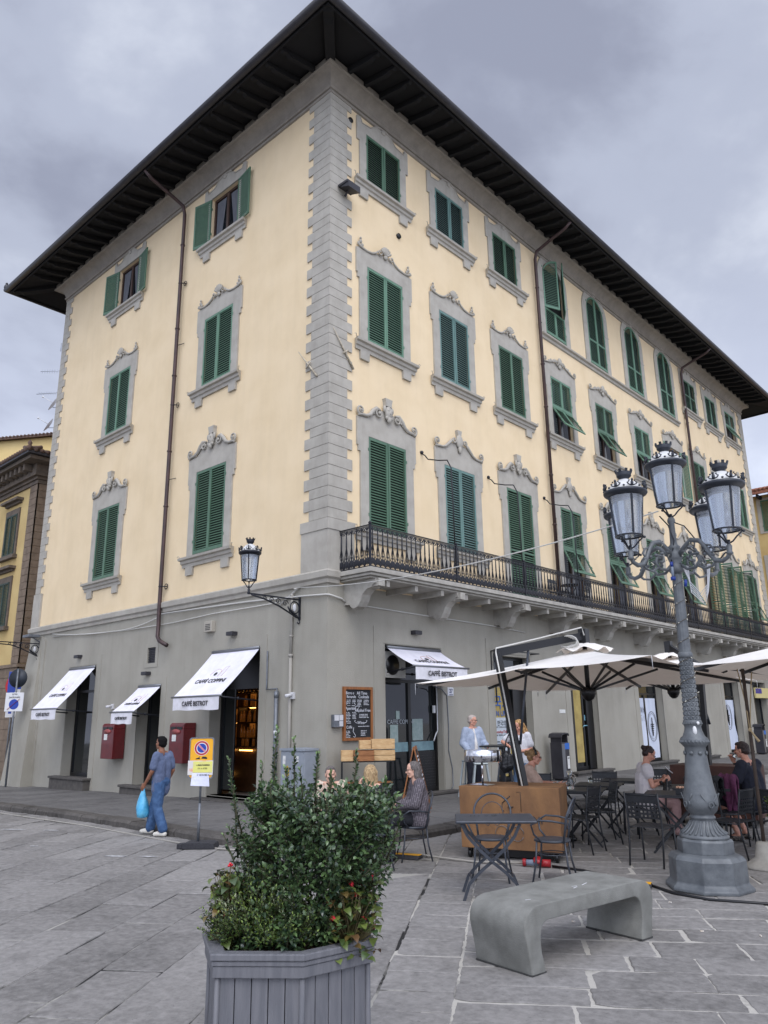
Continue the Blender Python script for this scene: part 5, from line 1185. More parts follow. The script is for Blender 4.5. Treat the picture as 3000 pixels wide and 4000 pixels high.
for i, x in enumerate((1.5, 4.6, 7.75, 10.9, 14)):
    for j, (z, h) in enumerate(((12.3, 1.95), (8.7, 2.0), (5.2, 2.1))):
        b = MB(); b.frame([(-.8, -.1), (.8, -.1), (.8, h+.15), (-.8, h+.15)], [(-.55, 0), (.55, 0), (.55, h), (-.55, h)], -.05, 0); wn = fixn(b.build('window', M_trim, hr2, (x, 0, z)))
        if j != 1:
            link('shutter', leaf(.55, .01, h-.01).mesh('shutter', [M_shutA, M_slatA]), wn, (-.555, -.06, 0)); link('shutter', leaf(.55, .01, h-.01).mesh('shutter', [M_shutA, M_slatA]), wn, (.005, -.06, 0))
        else:
            b = MB(); b.box(-.55, .55, -.02, -.01, 0, h); b.build('pane', M_glass, wn); b = MB(); b.box(-.55, -.48, -.05, -.021, 0, h); b.box(.48, .55, -.05, -.021, 0, h); b.box(-.04, .04, -.05, -.021, 0, h); b.build('frame', M_white, wn)
# the square's other sides, behind the camera, are left unbuilt
# ------------------------------------------------------------------ road signs
M_sblue = mat('sign_blue', (22, 56, 150), .4); M_sred = mat('sign_red', (170, 30, 34), .4); M_swhite = mat('sign_white', (206, 206, 208), .5); M_sback = mat('sign_back', (42, 48, 56), .5, metal=.3)
def disc(b, r0, r1, y, mi, n=28, c=(0, 0)):
    vs = []; 
    for q in range(n): a = 2*pi*q/n; vs += [(c[0]+r0*cos(a), y, c[1]+r0*sin(a)), (c[0]+r1*cos(a), y, c[1]+r1*sin(a))]
    b.add(vs, [(2*q, 2*q+1, (2*q+3) % (2*n), (2*q+2) % (2*n)) for q in range(n)], mi)
b = None
a = thing('road_sign', 'round red and blue no stopping sign with two small white plates on a grey pole', 'road sign', (-17.61, .85, -.45)); a.rotation_euler = (0, 0, R_(25))
b = MB(); b.tube([(0, 0, 0), (0, 0, 3.75)], .03, 8); b.build('pole', M_steel, a)
b = MB(); b.T = Matrix.Translation((0, 0, 3.42)); b.tube([(0, -.05, 0), (0, -.03, 0)], .34, 28, 0); disc(b, .24, .34, -.052, 1); disc(b, .0, .24, -.0525, 2)
for s_ in (-1, 1): b.add([(-.21, -.056, s_*.15-.03), (-.15, -.056, s_*.21), (.21, -.056, -s_*.15+.03), (.15, -.056, -s_*.21)], [(0, 1, 2, 3)], 1)
fixn(b.build('no_stopping_disc', [M_swhite, M_sred, M_sblue], a))
b = MB(); b.box(-.2, .2, -.05, -.03, 2.68, 2.98); b.box(-.2, .2, -.05, -.03, 2.30, 2.66); b.build('plates', M_swhite, a)
b = MB(); scribble(b, -.14, .14, 2.82, .07, -.051, 3, .012); scribble(b, -.14, .14, 2.52, .05, -.051, 5, .01); scribble(b, -.1, .1, 2.4, .05, -.051, 6, .01); b.build('pictograms', M_ink, a)
a = thing('road_sign', 'tall blue parking sign seen edge on, white plate below, on the middle pole', 'road sign', (-15.42, .1, -.45)); a.rotation_euler = (0, 0, R_(62))
b = MB(); b.tube([(0, 0, 0), (0, 0, 3.85)], .03, 8); b.build('pole', M_steel, a)
b = MB(); b.box(-.3, .3, -.05, -.03, 2.85, 3.78); b.build('blue_panel', M_sblue, a, bevel=.01); text('letter', 'P', .5, M_swhite, a, Matrix.Translation((0, -.053, 3.5)) @ FRONT, bold=.02)
b = MB(); b.add([(-.2, -.052, 2.92), (.2, -.052, 2.92), (.2, -.052, 3.2), (.0, -.052, 3.2)], [(0, 1, 2, 3)]); b.build('tow_pictogram', M_swhite, a)
b = MB(); b.box(-.28, .28, -.05, -.03, 2.30, 2.75); b.build('plate', M_swhite, a); b = MB(); b.box(-.2, -.1, -.052, -.05, 2.4, 2.65); b.build('plate_mark', M_sblue, a); b = MB(); scribble(b, -.06, .22, 2.5, .1, -.051, 4, .012); b.build('pictograms', M_ink, a)
a = thing('road_sign', 'dark back of a round sign above a white end of pedestrian area plate, right pole', 'road sign', (-13.89, -.55, -.42)); a.rotation_euler = (0, 0, R_(38))
b = MB(); b.tube([(0, 0, 0), (0, 0, 3.75)], .032, 8); b.build('pole', M_steel, a)
b = MB(); b.T = Matrix.Translation((0, 0, 3.45)); b.tube([(0, .03, 0), (0, .05, 0)], .30, 28); b.build('disc_back', M_sback, a)
b = MB(); b.box(-.3, .3, -.05, -.03, 2.42, 3.0); b.build('plate', M_swhite, a, bevel=.01)
b = MB(); b.T = Matrix.Translation((0, 0, 2.64)); disc(b, 0, .16, -.053, 0); fixn(b.build('blue_disc', M_sblue, a)); b = MB(); b.bar((-.2, -.058, 2.48), (.18, -.058, 2.8), .035, .004); b.build('red_bar', M_sred, a)
text('lettering', 'area\npedonale', .10, M_ink, a, Matrix.Translation((0, -.055, 2.91)) @ FRONT)
# temporary yellow no-parking sign on a rubber foot
a = thing('temporary_sign', 'yellow temporary no parking sign with taped paper notices on a rubber foot', 'road sign', (1.42, -3.88, GZ(1.4, -3.9))); a.rotation_euler = (0, 0, R_(39))
M_rub = mat('recycled_rubber', (52, 52, 56), .85, (38, 38, 42), 30, bump=.4)
b = MB(); b.prism([(-.24, .005), (.34, .005), (.32, .10), (.24, .12), (-.16, .12), (-.22, .10)], -.16, .16); b.box(-.34, -.24, -.12, .06, .005, .09); a.scale = (.84, .84, .79); fixn(b.build('foot', M_rub, a, bevel=.012))
b = MB(); b.tube([(0, 0, .1), (0, 0, .78)], .024, 10); b.tube([(0, 0, .76), (0, 0, 1.75)], .019, 10); b.build('pole', M_steel, a)
M_yelp = mat('sign_yellow', (226, 164, 24), .5)
def rrect(w_, z0, z1, r=.03): return [(-w_+r, z0), (w_-r, z0), (w_, z0+r), (w_, z1-r), (w_-r, z1), (-w_+r, z1), (-w_, z1-r), (-w_, z0+r)]
b = MB(); b.prism(rrect(.22, .92, 1.66), -.035, -.02); fixn(b.build('panel', M_yelp, a)); b = MB(); b.frame(rrect(.225, .915, 1.665), rrect(.205, .935, 1.645), -.042, -.015); fixn(b.build('panel_edge', M_steel, a))
b = MB(); b.T = Matrix.Translation((0, 0, 1.47)); disc(b, .13, .137, -.037, 0); disc(b, .098, .13, -.037, 1); disc(b, .083, .098, -.037, 0); disc(b, 0, .083, -.037, 2); b.add([(-.075, -.039, .052), (-.052, -.039, .075), (.075, -.039, -.052), (.052, -.039, -.075)], [(0, 1, 2, 3)], 3); fixn(b.build('no_parking_disc', [M_swhite, M_sred, M_sblue, mat('faded_red_bar', (190, 120, 136), .5)], a))
b = MB(); b.prism([(-.10, 1.27), (-.02, 1.27), (-.035, 1.30), (-.02, 1.325), (-.06, 1.295), (-.10, 1.285)], -.038, -.036); b.prism([(.0, 1.28), (.1, 1.27), (.11, 1.29), (.08, 1.315), (.02, 1.315)], -.038, -.036); fixn(b.build('tow_pictogram', M_ink, a))
b = MB(); b.box(-.235, .22, -.046, -.043, .985, 1.245); b.build('taped_sheet', mat('taped_white_sheet', (206, 200, 196), .6, (214, 160, 130), 7, lo=.55, hi=.7), a)
b = MB(); b.box(-.14, .21, -.050, -.047, 1.03, 1.23); b.build('yellow_note', mat('pale_yellow_note', (216, 214, 110), .7, (206, 200, 130), 10), a)
b = MB(); scribble(b, -.08, .18, 1.15, .03, -.051, 2, .006); scribble(b, -.05, .14, 1.09, .03, -.051, 5, .006); scribble(b, -.06, .16, .975, .03, -.056, 7, .005); b.build('handwriting', M_ink, a)
b = MB(); vs = []
for i in range(6):
    for j in range(7): s_, t_ = j/6, i/5; vs.append((-.15+.30*s_+.03*t_*(s_-.3), -.048-.02*t_*sin(s_*4+1)-.02*t_, 1.02-.22*t_-.02*s_*t_))
b.add(vs, [(i*7+j, i*7+j+1, (i+1)*7+j+1, (i+1)*7+j) for i in range(5) for j in range(6)], 0, True); b.build('hanging_sheet', mat('crumpled_sheet', (206, 208, 224), .8, bump=.6, bscale=12), a)
for ch in a.children:      # hanging_sheet_done: the panel and its papers sit higher on the pole
    if not ch.name.startswith(('foot', 'pole')): ch.location.z += .30
# ------------------------------------------------------------------ stone bench
M_conc = mat('bench_concrete', (126, 126, 121), .85, (106, 106, 101), 5.5, bump=.22, bscale=110, streak=.14, sscale=(3, 3, 3))
M_soilc = mat('dark_wet_concrete', (64, 64, 62), .9, (44, 44, 43), 14)
# profile in the bench's length-height plane, extruded across its depth
c0 = Vector((7.72, -5.62)); c1 = Vector((8.17, -5.63)); e0 = Vector((8.39, -4.22))
def bench_profile():
    o = []; L_ = 1.62; H = .455; T_ = .115
    out_ = [(0.05, 0), (.035, .09), (.02, .17), (.0, .25), (-.01, .31), (0, .365), (.03, .41), (.08, .44), (.15, .455)]
    outer = out_+[(L_-x, z) for x, z in out_[::-1]]
    inn = [(.20, 0), (.19, .07), (.17, .14), (.165, .22), (.175, .28), (.20, .32), (.25, .34)]
    inner = [(L_-x, z) for x, z in inn]+inn[::-1]
    return outer+inner
bn = thing('stone_bench', 'grey moulded concrete bench with rounded ends on the plaza stones', 'bench', (8.19, -5.68, GZ(8, -5)))
L_ = 1.62; pr = bench_profile(); n = len(pr); b = MB(); W_ = .56
out_n = 18; no = 9
outer = pr[:18]; inner = pr[18:]
# build as strips so the arch shape is exact
def strip(b, A, B, y0, y1):
    for i in range(len(A)-1):
        a0, a1, b0, b1 = A[i], A[i+1], B[i], B[i+1]
        vs = [(p[0], y, p[1]) for y in (y0, y1) for p in (a0, a1, b1, b0)]
        b.add(vs, [(0, 1, 2, 3), (7, 6, 5, 4), (0, 4, 5, 1), (3, 2, 6, 7)], 0, False)
    b.add([(A[0][0], y0, A[0][1]), (B[0][0], y0, B[0][1]), (B[0][0], y1, B[0][1]), (A[0][0], y1, A[0][1])], [(0, 1, 2, 3)]); q = -1
    b.add([(A[q][0], y0, A[q][1]), (B[q][0], y0, B[q][1]), (B[q][0], y1, B[q][1]), (A[q][0], y1, A[q][1])], [(0, 3, 2, 1)])
def rs(P, n):
    Ls = [0]
    for i in range(len(P)-1): Ls.append(Ls[-1]+hypot(P[i+1][0]-P[i][0], P[i+1][1]-P[i][1]))
    o = []
    for k in range(n+1):
        t = Ls[-1]*k/n; i = max(j for j in range(len(P)) if Ls[j] <= t+1e-9); i = min(i, len(P)-2); s_ = (t-Ls[i])/(Ls[i+1]-Ls[i]); o.append((P[i][0]+(P[i+1][0]-P[i][0])*s_, P[i][1]+(P[i+1][1]-P[i][1])*s_))
    return o
leg_o = outer[:9]; leg_i = inner[::-1][:7]
A = rs(leg_o, 16); B = rs(leg_i, 16); A2 = [(L_-x, z) for x, z in A][::-1]; B2 = [(L_-x, z) for x, z in B][::-1]
strip(b, A+A2, B+B2, 0, W_)
bm_ = b.mesh('stone', M_conc); bm = bmesh.new(); bm.from_mesh(bm_); bmesh.ops.remove_doubles(bm, verts=bm.verts, dist=.0005); bmesh.ops.recalc_face_normals(bm, faces=bm.faces)
for f in bm.faces: f.smooth = True
bm.to_mesh(bm_); bm.free()
o = link('stone', bm_, bn); md = o.modifiers.new('bevel', 'BEVEL'); md.width = .011; md.segments = 3; md.limit_method = 'ANGLE'; md.angle_limit = R_(50)
b = MB()
for x0 in (.045, L_-.205): b = MB(); b.box(x0, x0+.16, -.002, W_+.002, .0, .014); b.build('dark_foot', M_soilc, bn, bevel=.004)  # darker band round the bottom of each bench leg
b = MB(); T_ = Matrix.Translation((0, 0, .4565)); rg2 = random.Random(2)
for (x, y, l) in ((.95, .2, .10), (.80, .17, .07), (.84, .22, .05), (.2, .16, .05)): b.T = T_ @ Matrix.Translation((x, y, 0)) @ Matrix.Rotation(rg2.uniform(-.3, .3), 4, 'Z'); b.box(0, l, 0, .010, 0, .001)
b.T = None; b.build('bird_droppings', M_white, bn)
bn.rotation_euler = (0, 0, atan2(1.41, .66)); bn.rotation_euler[2] = atan2(-4.20+5.64, 8.16-7.95)
# frame: x along the length. front long side faces the camera (+x, -y side)

# ------------------------------------------------------------------ hexagonal planter with shrubs
M_plank = mat('grey_painted_planks', (106, 106, 110), .65, (90, 91, 96), 5, stretch=(6, 6, .6), bump=.2, bscale=20)
M_straw = mat('straw_mulch', (92, 66, 48), .95, (58, 42, 32), 18, bump=.8, bscale=40)
PC = Vector((8.17, -7.915)); PB = Vector((8.225, -7.945)); HX = [(-.395, -.235), (-.025, -.445), (.315, -.165), (.395, .235), (.025, .445), (-.315, .165)]; pz = GZ(*PC); PR = .454; PH = .70; pa = R_(34)
pl = thing('hexagonal_planter', 'large grey wooden hexagonal planter box in the foreground', 'planter', (PB.x, PB.y, pz), 0)
hexp = lambda r, k: (HX[k % 6][0]*r/.462, HX[k % 6][1]*r/.462)
for k in range(6):
    A, B = Vector(hexp(PR-.03, k)), Vector(hexp(PR-.03, k+1)); d = (B-A); b = MB(); n = 5; nrm = Vector((d.y, -d.x)).normalized()
    for q in range(n):
        p, r = A+d*((q+.012*2)/n), A+d*((q+1-.012*2)/n); th = .02+rg2.uniform(-.0015, .0015)
        vs = [(p.x, p.y, .03), (r.x, r.y, .03), (r.x, r.y, PH-.02), (p.x, p.y, PH-.02)]; vs += [(x-nrm.x*th, y-nrm.y*th, z) for x, y, z in vs]
        b.add(vs, [(0, 1, 2, 3), (7, 6, 5, 4), (0, 4, 5, 1), (1, 5, 6, 2), (2, 6, 7, 3), (3, 7, 4, 0)])
    fixn(b.build('side_panel', M_plank, pl, bevel=.003))
b = MB()
def hexband(b, r0, r1, z0, z1):
    vs = [(*hexp(r, k), z) for r, z in ((r0, z0), (r1, z0), (r1, z1), (r0, z1)) for k in range(6)]
    b.add(vs, [(s_*6+k, s_*6+(k+1) % 6, ((s_+1) % 4)*6+(k+1) % 6, ((s_+1) % 4)*6+k) for s_ in range(4) for k in range(6)])
hexband(b, PR-.03, PR+.004, PH-.085, PH-.035); hexband(b, PR-.03, PR+.012, PH-.033, PH-.012); fixn(b.build('upper_band', M_plank, pl, bevel=.004))
b = MB(); hexband(b, PR-.065, PR+.022, PH-.010, PH+.022); fixn(b.build('rim', M_plank, pl, bevel=.006))
b = MB()
for k in range(6):
    p = Vector(hexp(PR-.026, k)); b.tube([(p.x, p.y, .02), (p.x, p.y, PH-.09)], .014, 6)
hexband(b, PR-.04, PR+.0, .0, .06); b.build('corner_posts', M_plank, pl)
b = MB(); b.add([(*hexp(PR-.05, k), PH-.05) for k in range(6)], [(0, 1, 2, 3, 4, 5)]); rg3 = random.Random(9)
for k in range(900):
    r = .27*sqrt(rg3.random()); a = rg3.uniform(0, 6.3); x, y = r*cos(a)*.95, r*sin(a)*.95; q = rg3.uniform(0, 6.3); l = rg3.uniform(.03, .09); z = PH-.05+rg3.uniform(.0, .035)
    b.tube([(x, y, z), (x+l*.5*cos(q), y+l*.5*sin(q), z+rg3.uniform(-.005, .02)), (x+l*cos(q), y+l*sin(q), z)], .0014, 3, cap=False)
b.build('straw_mulch', M_straw, pl)

def leafmat(name, c, c2, rough=.35, spec=.6, trans=True):
    m = bpy.data.materials.new(name); m.use_nodes = True; t = m.node_tree; b = t.nodes['Principled BSDF']; lk = t.links
    at_ = t.nodes.new('ShaderNodeAttribute'); at_.attribute_name = 'tone'; at_.attribute_type = 'GEOMETRY'
    r = t.nodes.new('ShaderNodeValToRGB'); e = r.color_ramp.elements; e[0].color = (*lin(c), 1); e[1].color = (*lin(c2), 1); e[0].position = .1; e[1].position = .95
    lk.new(at_.outputs['Fac'], r.inputs['Fac']); lk.new(r.outputs['Color'], b.inputs['Base Color']); b.inputs['Roughness'].default_value = rough; b.inputs['Specular IOR Level'].default_value = spec
    return m
class Leaves:
    def __init__(s): s.v = []; s.f = []; s.t = []
    def leaf(s, p, d, up_, l, wd, tone, curl=.15):
        d = d.normalized(); sd = d.cross(up_); sd = sd.normalized() if sd.length > 1e-4 else d.orthogonal().normalized(); n = sd.cross(d); o = len(s.v)
        P = lambda a, c, h: s.v.append(tuple(p+d*(a*l)+sd*(c*wd)+n*(h*l)))
        P(0, 0, 0); P(.35, -.5, .07+curl*.2); P(.38, 0, -.02); P(.35, .5, .07+curl*.2); P(.75, -.38, -.02); P(.75, 0, -.07-curl*.2); P(.75, .38, -.02); P(1.0, 0, -.14-curl)
        fs = [(0, 1, 2), (0, 2, 3), (1, 4, 5, 2), (2, 5, 6, 3), (4, 7, 5), (5, 7, 6)]
        s.f += [tuple(i+o for i in f) for f in fs]; s.t += [tone]*6
    def build(s, name, mt, parent, loc=(0, 0, 0)):
        me = bpy.data.meshes.new(name); me.from_pydata(s.v, [], s.f); a = me.attributes.new('tone', 'FLOAT', 'FACE'); a.data.foreach_set('value', s.t); me.materials.append(mt)
        me.polygons.foreach_set('use_smooth', [True]*len(s.f)); me.update(); return link(name, me, parent, loc)
def rv(r): 
    while True:
        v = Vector((r.uniform(-1, 1), r.uniform(-1, 1), r.uniform(-1, 1)))
        if .05 < v.length < 1: return v.normalized()
def shoot(lv, st, r, base, tip, n, ll, lw, rad=.05, tone=(0, .6), tiptone=.95, stemr=.004, bare=.25):
    """leafy twig from base to tip with leaves in whorls"""
    base = Vector(base); tip = Vector(tip); d = tip-base; mid = base+d*.5+rv(r)*d.length*.08
    P = lambda t: base*(1-t)**2+mid*2*t*(1-t)+tip*t*t
    st.tube([P(0), P(.33), P(.66), P(1)], [stemr, stemr*.8, stemr*.6, stemr*.3], 5)
    for k in range(n):
        t = bare+(1-bare)*(k+r.random()*.6)/n; p = P(min(t, 1)); ax = (P(min(t+.05, 1.02))-P(t-.05)).normalized()
        q = rv(r); q = (q-ax*q.dot(ax)).normalized(); dd = (q*(1.0-.45*t)+ax*(.35+.9*t*t)+Vector((0, 0, .18))).normalized()
        s_ = (1-.35*t)*r.uniform(.7, 1.15); tn = r.uniform(*tone) if t < .93 else tiptone*r.uniform(.75, 1)
        lv.leaf(p+q*.004, dd, ax+rv(r)*.5, ll*s_, lw*s_, tn, r.uniform(0, .3))
# camera-facing extents are simply where the shrub grows: a dense dome with long upright shoots
rp = random.Random(21)
sh = thing('evergreen_shrub', 'tall dark glossy evergreen shrub with upright shoots in the grey planter', 'shrub', (PC.x, PC.y, pz+PH-.05))
lv = Leaves(); st = MB(); rx = rt2; ry = Vector((fw.x, fw.y, 0)).normalized()      # shrub is wider across the square than deep
ux = Vector((.829, .559, 0)); uy = Vector((-.559, .829, 0))
def SP(a, d, z): return ux*a+uy*d+Vector((0, 0, z))
def crown(z):       # centre and half width of the crown by height above the soil
    K = ((0, -.02, .26), (.12, .02, .34), (.30, .10, .43), (.50, .15, .42), (.66, .18, .385), (.78, .19, .33))
    for i in range(len(K)-1):
        if z <= K[i+1][0]: t = (z-K[i][0])/(K[i+1][0]-K[i][0]); return K[i][1]+(K[i+1][1]-K[i][1])*t, K[i][2]+(K[i+1][2]-K[i][2])*t
    return K[-1][1:]
for k in range(470):                # clumps of leaves filling the crown, gaps between them
    z = .04+.73*rp.random()**.85; c_, hw_ = crown(z); ang = rp.uniform(0, 2*pi); q = rp.uniform(.25, 1)**.5; hd = .33
    C_ = SP(c_+hw_*q*cos(ang), .03+hd*q*sin(ang), z); outv = (C_-SP(c_, .03, z-.15)).normalized(); br = rp.uniform(-.12, .22)
    stem0 = C_-outv*.12-Vector((0, 0, .06)); st.tube([stem0, C_+outv*.04], [.004, .0015], 4)
    for j in range(rp.randint(26, 38)):
        t = rp.random(); off = rv(rp)*rp.uniform(.015, .055); p_ = stem0+(C_+outv*.05-stem0)*(.25+.75*t)+off
        dd = (off.normalized()*.9+outv*.5+Vector((0, 0, .45))).normalized(); lv.leaf(p_, dd, Vector((0, 0, 1))+rv(rp)*.6+outv*.4, rp.uniform(.022, .034), rp.uniform(.016, .023), max(0, min(1, .28+br+rp.uniform(-.22, .22))), rp.uniform(0, .3))
for (a, d, z, a0, z0, n) in ((-.34, -.02, .95, -.24, .52, 84), (-.33, .05, .80, -.28, .42, 44), (-.08, .05, 1.11, -.07, .66, 96), (.0, -.05, .90, .0, .62, 60), (.03, .0, 1.05, .04, .62, 86), (.17, .0, .97, .16, .66, 70), (.37, .1, .98, .34, .66, 74), (.55, .0, .84, .50, .56, 66), (.61, -.04, .76, .54, .50, 56), (.63, .0, .66, .54, .42, 46), (.27, -.1, .88, .25, .62, 50), (-.18, .1, .92, -.14, .56, 56), (.10, -.12, .90, .1, .6, 46), (-.30, -.1, .60, -.18, .36, 40), (-.36, 0, .55, -.22, .26, 34), (.58, .05, .56, .46, .30, 40), (.46, -.15, .84, .42, .56, 50), (-.04, -.2, .84, -.02, .56, 50), (.22, .1, .86, .2, .6, 50), (-.12, -.1, .80, -.1, .5, 50), (.34, -.2, .82, .32, .5, 46)):
    shoot(lv, st, rp, SP(a0, d*.5, z0), SP(a, d, z), n, .032, .020, tone=(.05, .55), tiptone=1.0, stemr=.006, bare=.0)
lv.build('leaves', leafmat('glossy_dark_leaf', (34, 52, 38), (108, 136, 80), .33, .7), sh); st.build('stems', mat('olive_twig', (62, 60, 38), .7), sh)
# low front shrub with small bright tips
sh2 = thing('box_shrub', 'low rounded shrub with small yellow green tips at the front of the planter', 'shrub', (PC.x, PC.y, pz+PH-.05))
lv = Leaves(); st = MB()
for k in range(420):
    ang = rp.uniform(0, 2*pi); r_ = rp.random()**.5; a = -.08+.32*r_*cos(ang); d = -.20+.16*r_*sin(ang); z = .04+.40*sqrt(max(0, 1-r_**2*.8))*rp.uniform(.45, 1); base = SP(a*.7-.03, d*.8, z*.5)
    shoot(lv, st, rp, base, SP(a, d, z), rp.randint(16, 24), .020, .011, tone=(0, .6), tiptone=.95, stemr=.002, bare=.1)
lv.build('leaves', leafmat('small_bright_leaf', (26, 52, 26), (126, 146, 66), .4, .5), sh2); st.build('stems', MATS['olive_twig'], sh2)
sh3 = thing('grey_sprig', 'pale grey green variegated sprigs at the left front of the planter', 'plant', (PC.x, PC.y, pz+PH-.05)); lv = Leaves(); st = MB()
for k in range(26):
    a = rp.uniform(-.32, -.16) if k < 16 else rp.uniform(-.02, .08); d = rp.uniform(-.30, -.2); z = rp.uniform(.2, .33) if k < 16 else rp.uniform(.24, .38)
    shoot(lv, st, rp, SP(a+.05, d+.08, z-.14), SP(a, d, z), 24, .022, .008, tone=(.2, 1), stemr=.002)
lv.build('leaves', leafmat('variegated_leaf', (98, 116, 82), (164, 170, 138), .5, .4), sh3); st.build('stems', MATS['olive_twig'], sh3)
# begonias with red flowers
M_beg = leafmat('begonia_leaf', (44, 64, 34), (104, 118, 58), .35, .6); M_begr = leafmat('reddish_begonia_leaf', (92, 66, 44), (112, 104, 52), .35, .6)
M_petal = mat('red_petals', (186, 22, 44), .4, (214, 50, 60), 20); M_stemr = mat('olive_stem', (84, 76, 46), .6)
def begonia(label, ac, dc, aw, dw, zmax, n, fl, sg):
    o = thing('begonia', label, 'flower', (PC.x, PC.y, pz+PH-.05), 0, 'begonias in the planter'); lv = Leaves(); lr = Leaves(); st = MB(); pt = MB()
    for k in range(n):
        a = ac+aw*rp.uniform(-1, 1); d = dc+dw*rp.uniform(-1, 1); z = zmax*rp.random()**.8; a += sg*.02*(1-abs(z/zmax-.5))
        p = SP(a, d, z); st.tube([SP(ac-sg*.04, dc*.8, 0), SP((a+ac)/2, (d+dc)/2, z*.6), p], [.004, .003, .0015], 5)
        q = rv(rp); q.z = abs(q.z)*.2-.15; (lr if rp.random() < .25 else lv).leaf(p, q, Vector((0, 0, 1))+rv(rp)*.4, rp.uniform(.034, .058), rp.uniform(.038, .056), rp.random(), .3)
    for (a, d, z) in fl:
        c = SP(a, d, z); st.tube([SP(ac, dc, z*.4), c], .0025, 4)
        for q in range(6): v = rv(rp); pt.ball(c+v*.009, (.008, .008, .006), 6, 5)
    lv.build('leaves', M_beg, o); lr.build('red_leaves', M_begr, o); st.build('stems', M_stemr, o); pt.build('flowers', M_petal, o)
begonia('begonia with red flowers spilling over the left rim of the planter', -.25, -.13, .07, .12, .38, 230, ((-.25, -.18, .42), (-.27, -.16, .28), (-.33, -.14, .17), (-.24, -.24, .20)), -1)
begonia('begonia with red flowers spilling over the right rim of the planter', .37, -.08, .12, .14, .34, 250, ((.47, .0, .34), (.38, -.12, .33), (.40, -.1, .28), (.49, -.02, .24), (.44, -.1, .17), (.30, -.2, .19), (.48, -.04, .12), (.42, .0, .38)), 1)

# ------------------------------------------------------------------ cafe furniture
M_anth = mat('anthracite_steel', (66, 70, 78), .42, (54, 58, 66), 12, metal=.25); M_anthd = mat('black_powder_coated_steel', (38, 40, 44), .45, (48, 50, 54), 18, metal=.2)
M_corten = mat('rusted_corten_steel', (142, 104, 66), .8, (102, 72, 48), 2.6, bump=.2, bscale=40, stretch=(1, 1, .55), lo=.3, hi=.7)
M_poly = mat('mirror_steel', (200, 200, 205), .08, metal=1)
# bistro table in front
t = thing('folding_table', 'square grey metal bistro table with curved crossed legs beside the rusty cart', 'table', (6.52, -3.72, GZ(6.5, -3.7)), R_(38))
H_ = .77
b = MB(); b.box(-.36, .47, -.31, .31, H_-.03, H_); b.build('tabletop', M_anth, t, bevel=.012)
b = MB()
for k in range(3): scribble(b, -.02, .12, -.012, .03, 0, k) if False else None
T_ = Matrix.Translation((-.05, .1, H_+.0015)) @ Matrix.Rotation(-pi/2, 4, 'X'); b.T = T_; scribble(b, -.15, .15, -.03, .07, 0, 5, .012); b.build('embossed_mark', M_anthd, t)
for y_ in (-.22, .22):
    for s_ in (-1, 1):
        b = MB(); pts = [(s_*.30, y_, H_-.04), (s_*.24, y_, H_-.16), (s_*.12, y_, H_-.29), (0, y_+.012*s_, H_-.40), (-s_*.13, y_, H_-.50), (-s_*.24, y_, H_-.61), (-s_*.30, y_, 0)]
        pts = [p for p in pts]
        for i in range(len(pts)-1): b.bar(pts[i], pts[i+1], .030, .016, upv=(0, 1, 0))
        b.build('leg', M_anth, t)
b = MB(); b.tube([(0, -.24, H_-.40), (0, .24, H_-.40)], .01, 6); b.tube([(.22, -.22, H_-.58), (.22, .22, H_-.58)], .008, 6); b.tube([(-.22, -.22, H_-.58), (-.22, .22, H_-.58)], .008, 6); b.build('crossbar', M_anth, t)
# round wrought chair with arms
def arm_chair(label, loc, rot):
    c = thing('armchair', label, 'chair', (loc[0], loc[1], GZ(*loc)), rot, 'round metal armchairs at the grey table')
    b = MB(); b.lathe([(.0, .438), (.19, .435), (.205, .43), (.205, .45), (.19, .455), (0, .452)], 28, cap=False); b.build('seat', M_anth, c)
    # facing -y: back at +y
    for i, (x, y) in enumerate(((-.16, -.15), (.16, -.15), (-.15, .16), (.15, .16))):
        b = MB(); b.tube([(x, y, .435), (x*1.1, y*1.12, .22), (x*1.32, y*1.42, 0)], .011, 8); b.build('leg', M_anth, c)
    b = MB(); arc_ = [(.22*cos(R_(q)), .20+.08*sin(R_(q)), .70+.20*sin(R_(q))) for q in range(0, 181, 12)]
    b.tube([(.17, .15, .43), (.19, .18, .58)]+arc_+[(-.19, .18, .58), (-.17, .15, .43)], .012, 8)
    b.tube([(.13*cos(R_(q)), .20+.05*sin(R_(q)), .68+.13*sin(R_(q))) for q in range(0, 181, 15)]+[(-.13, .19, .6), (-.05, .17, .55), (0, .17, .60), (.05, .17, .55), (.13, .19, .6), (.13, .2, .68)], .005, 5)
    for s_ in (-1, 1): b.tube([(s_*(.07+.035*cos(q)), .2, .60+.035*sin(q)) for q in [k*.6 for k in range(8)]], .005, 5)
    b.build('backrest', M_anth, c)
    for s_ in (-1, 1):
        b = MB(); b.tube([(s_*.205, .19, .64), (s_*.235, .05, .665), (s_*.25, -.10, .67), (s_*.24, -.19, .62), (s_*.20, -.17, .52), (s_*.17, -.10, .44)], .011, 8); b.build('armrest', M_anth, c)
    b = MB(); b.tube([(.17*cos(q), .17*sin(q), .30) for q in [k*pi/10 for k in range(20)]], .006, 6, closed=True); b.box(-.03, .03, -.17, .17, .298, .302); b.build('stretcher', M_anth, c)
    return c
arm_chair('metal armchair standing right of the grey table, turned towards it', (6.65, -2.70), R_(-52+0)).rotation_euler = (0, 0, R_(-68))
arm_chair('metal armchair behind the grey table, in front of the rusty cart', (6.02, -3.0), R_(0)).rotation_euler = (0, 0, R_(28))
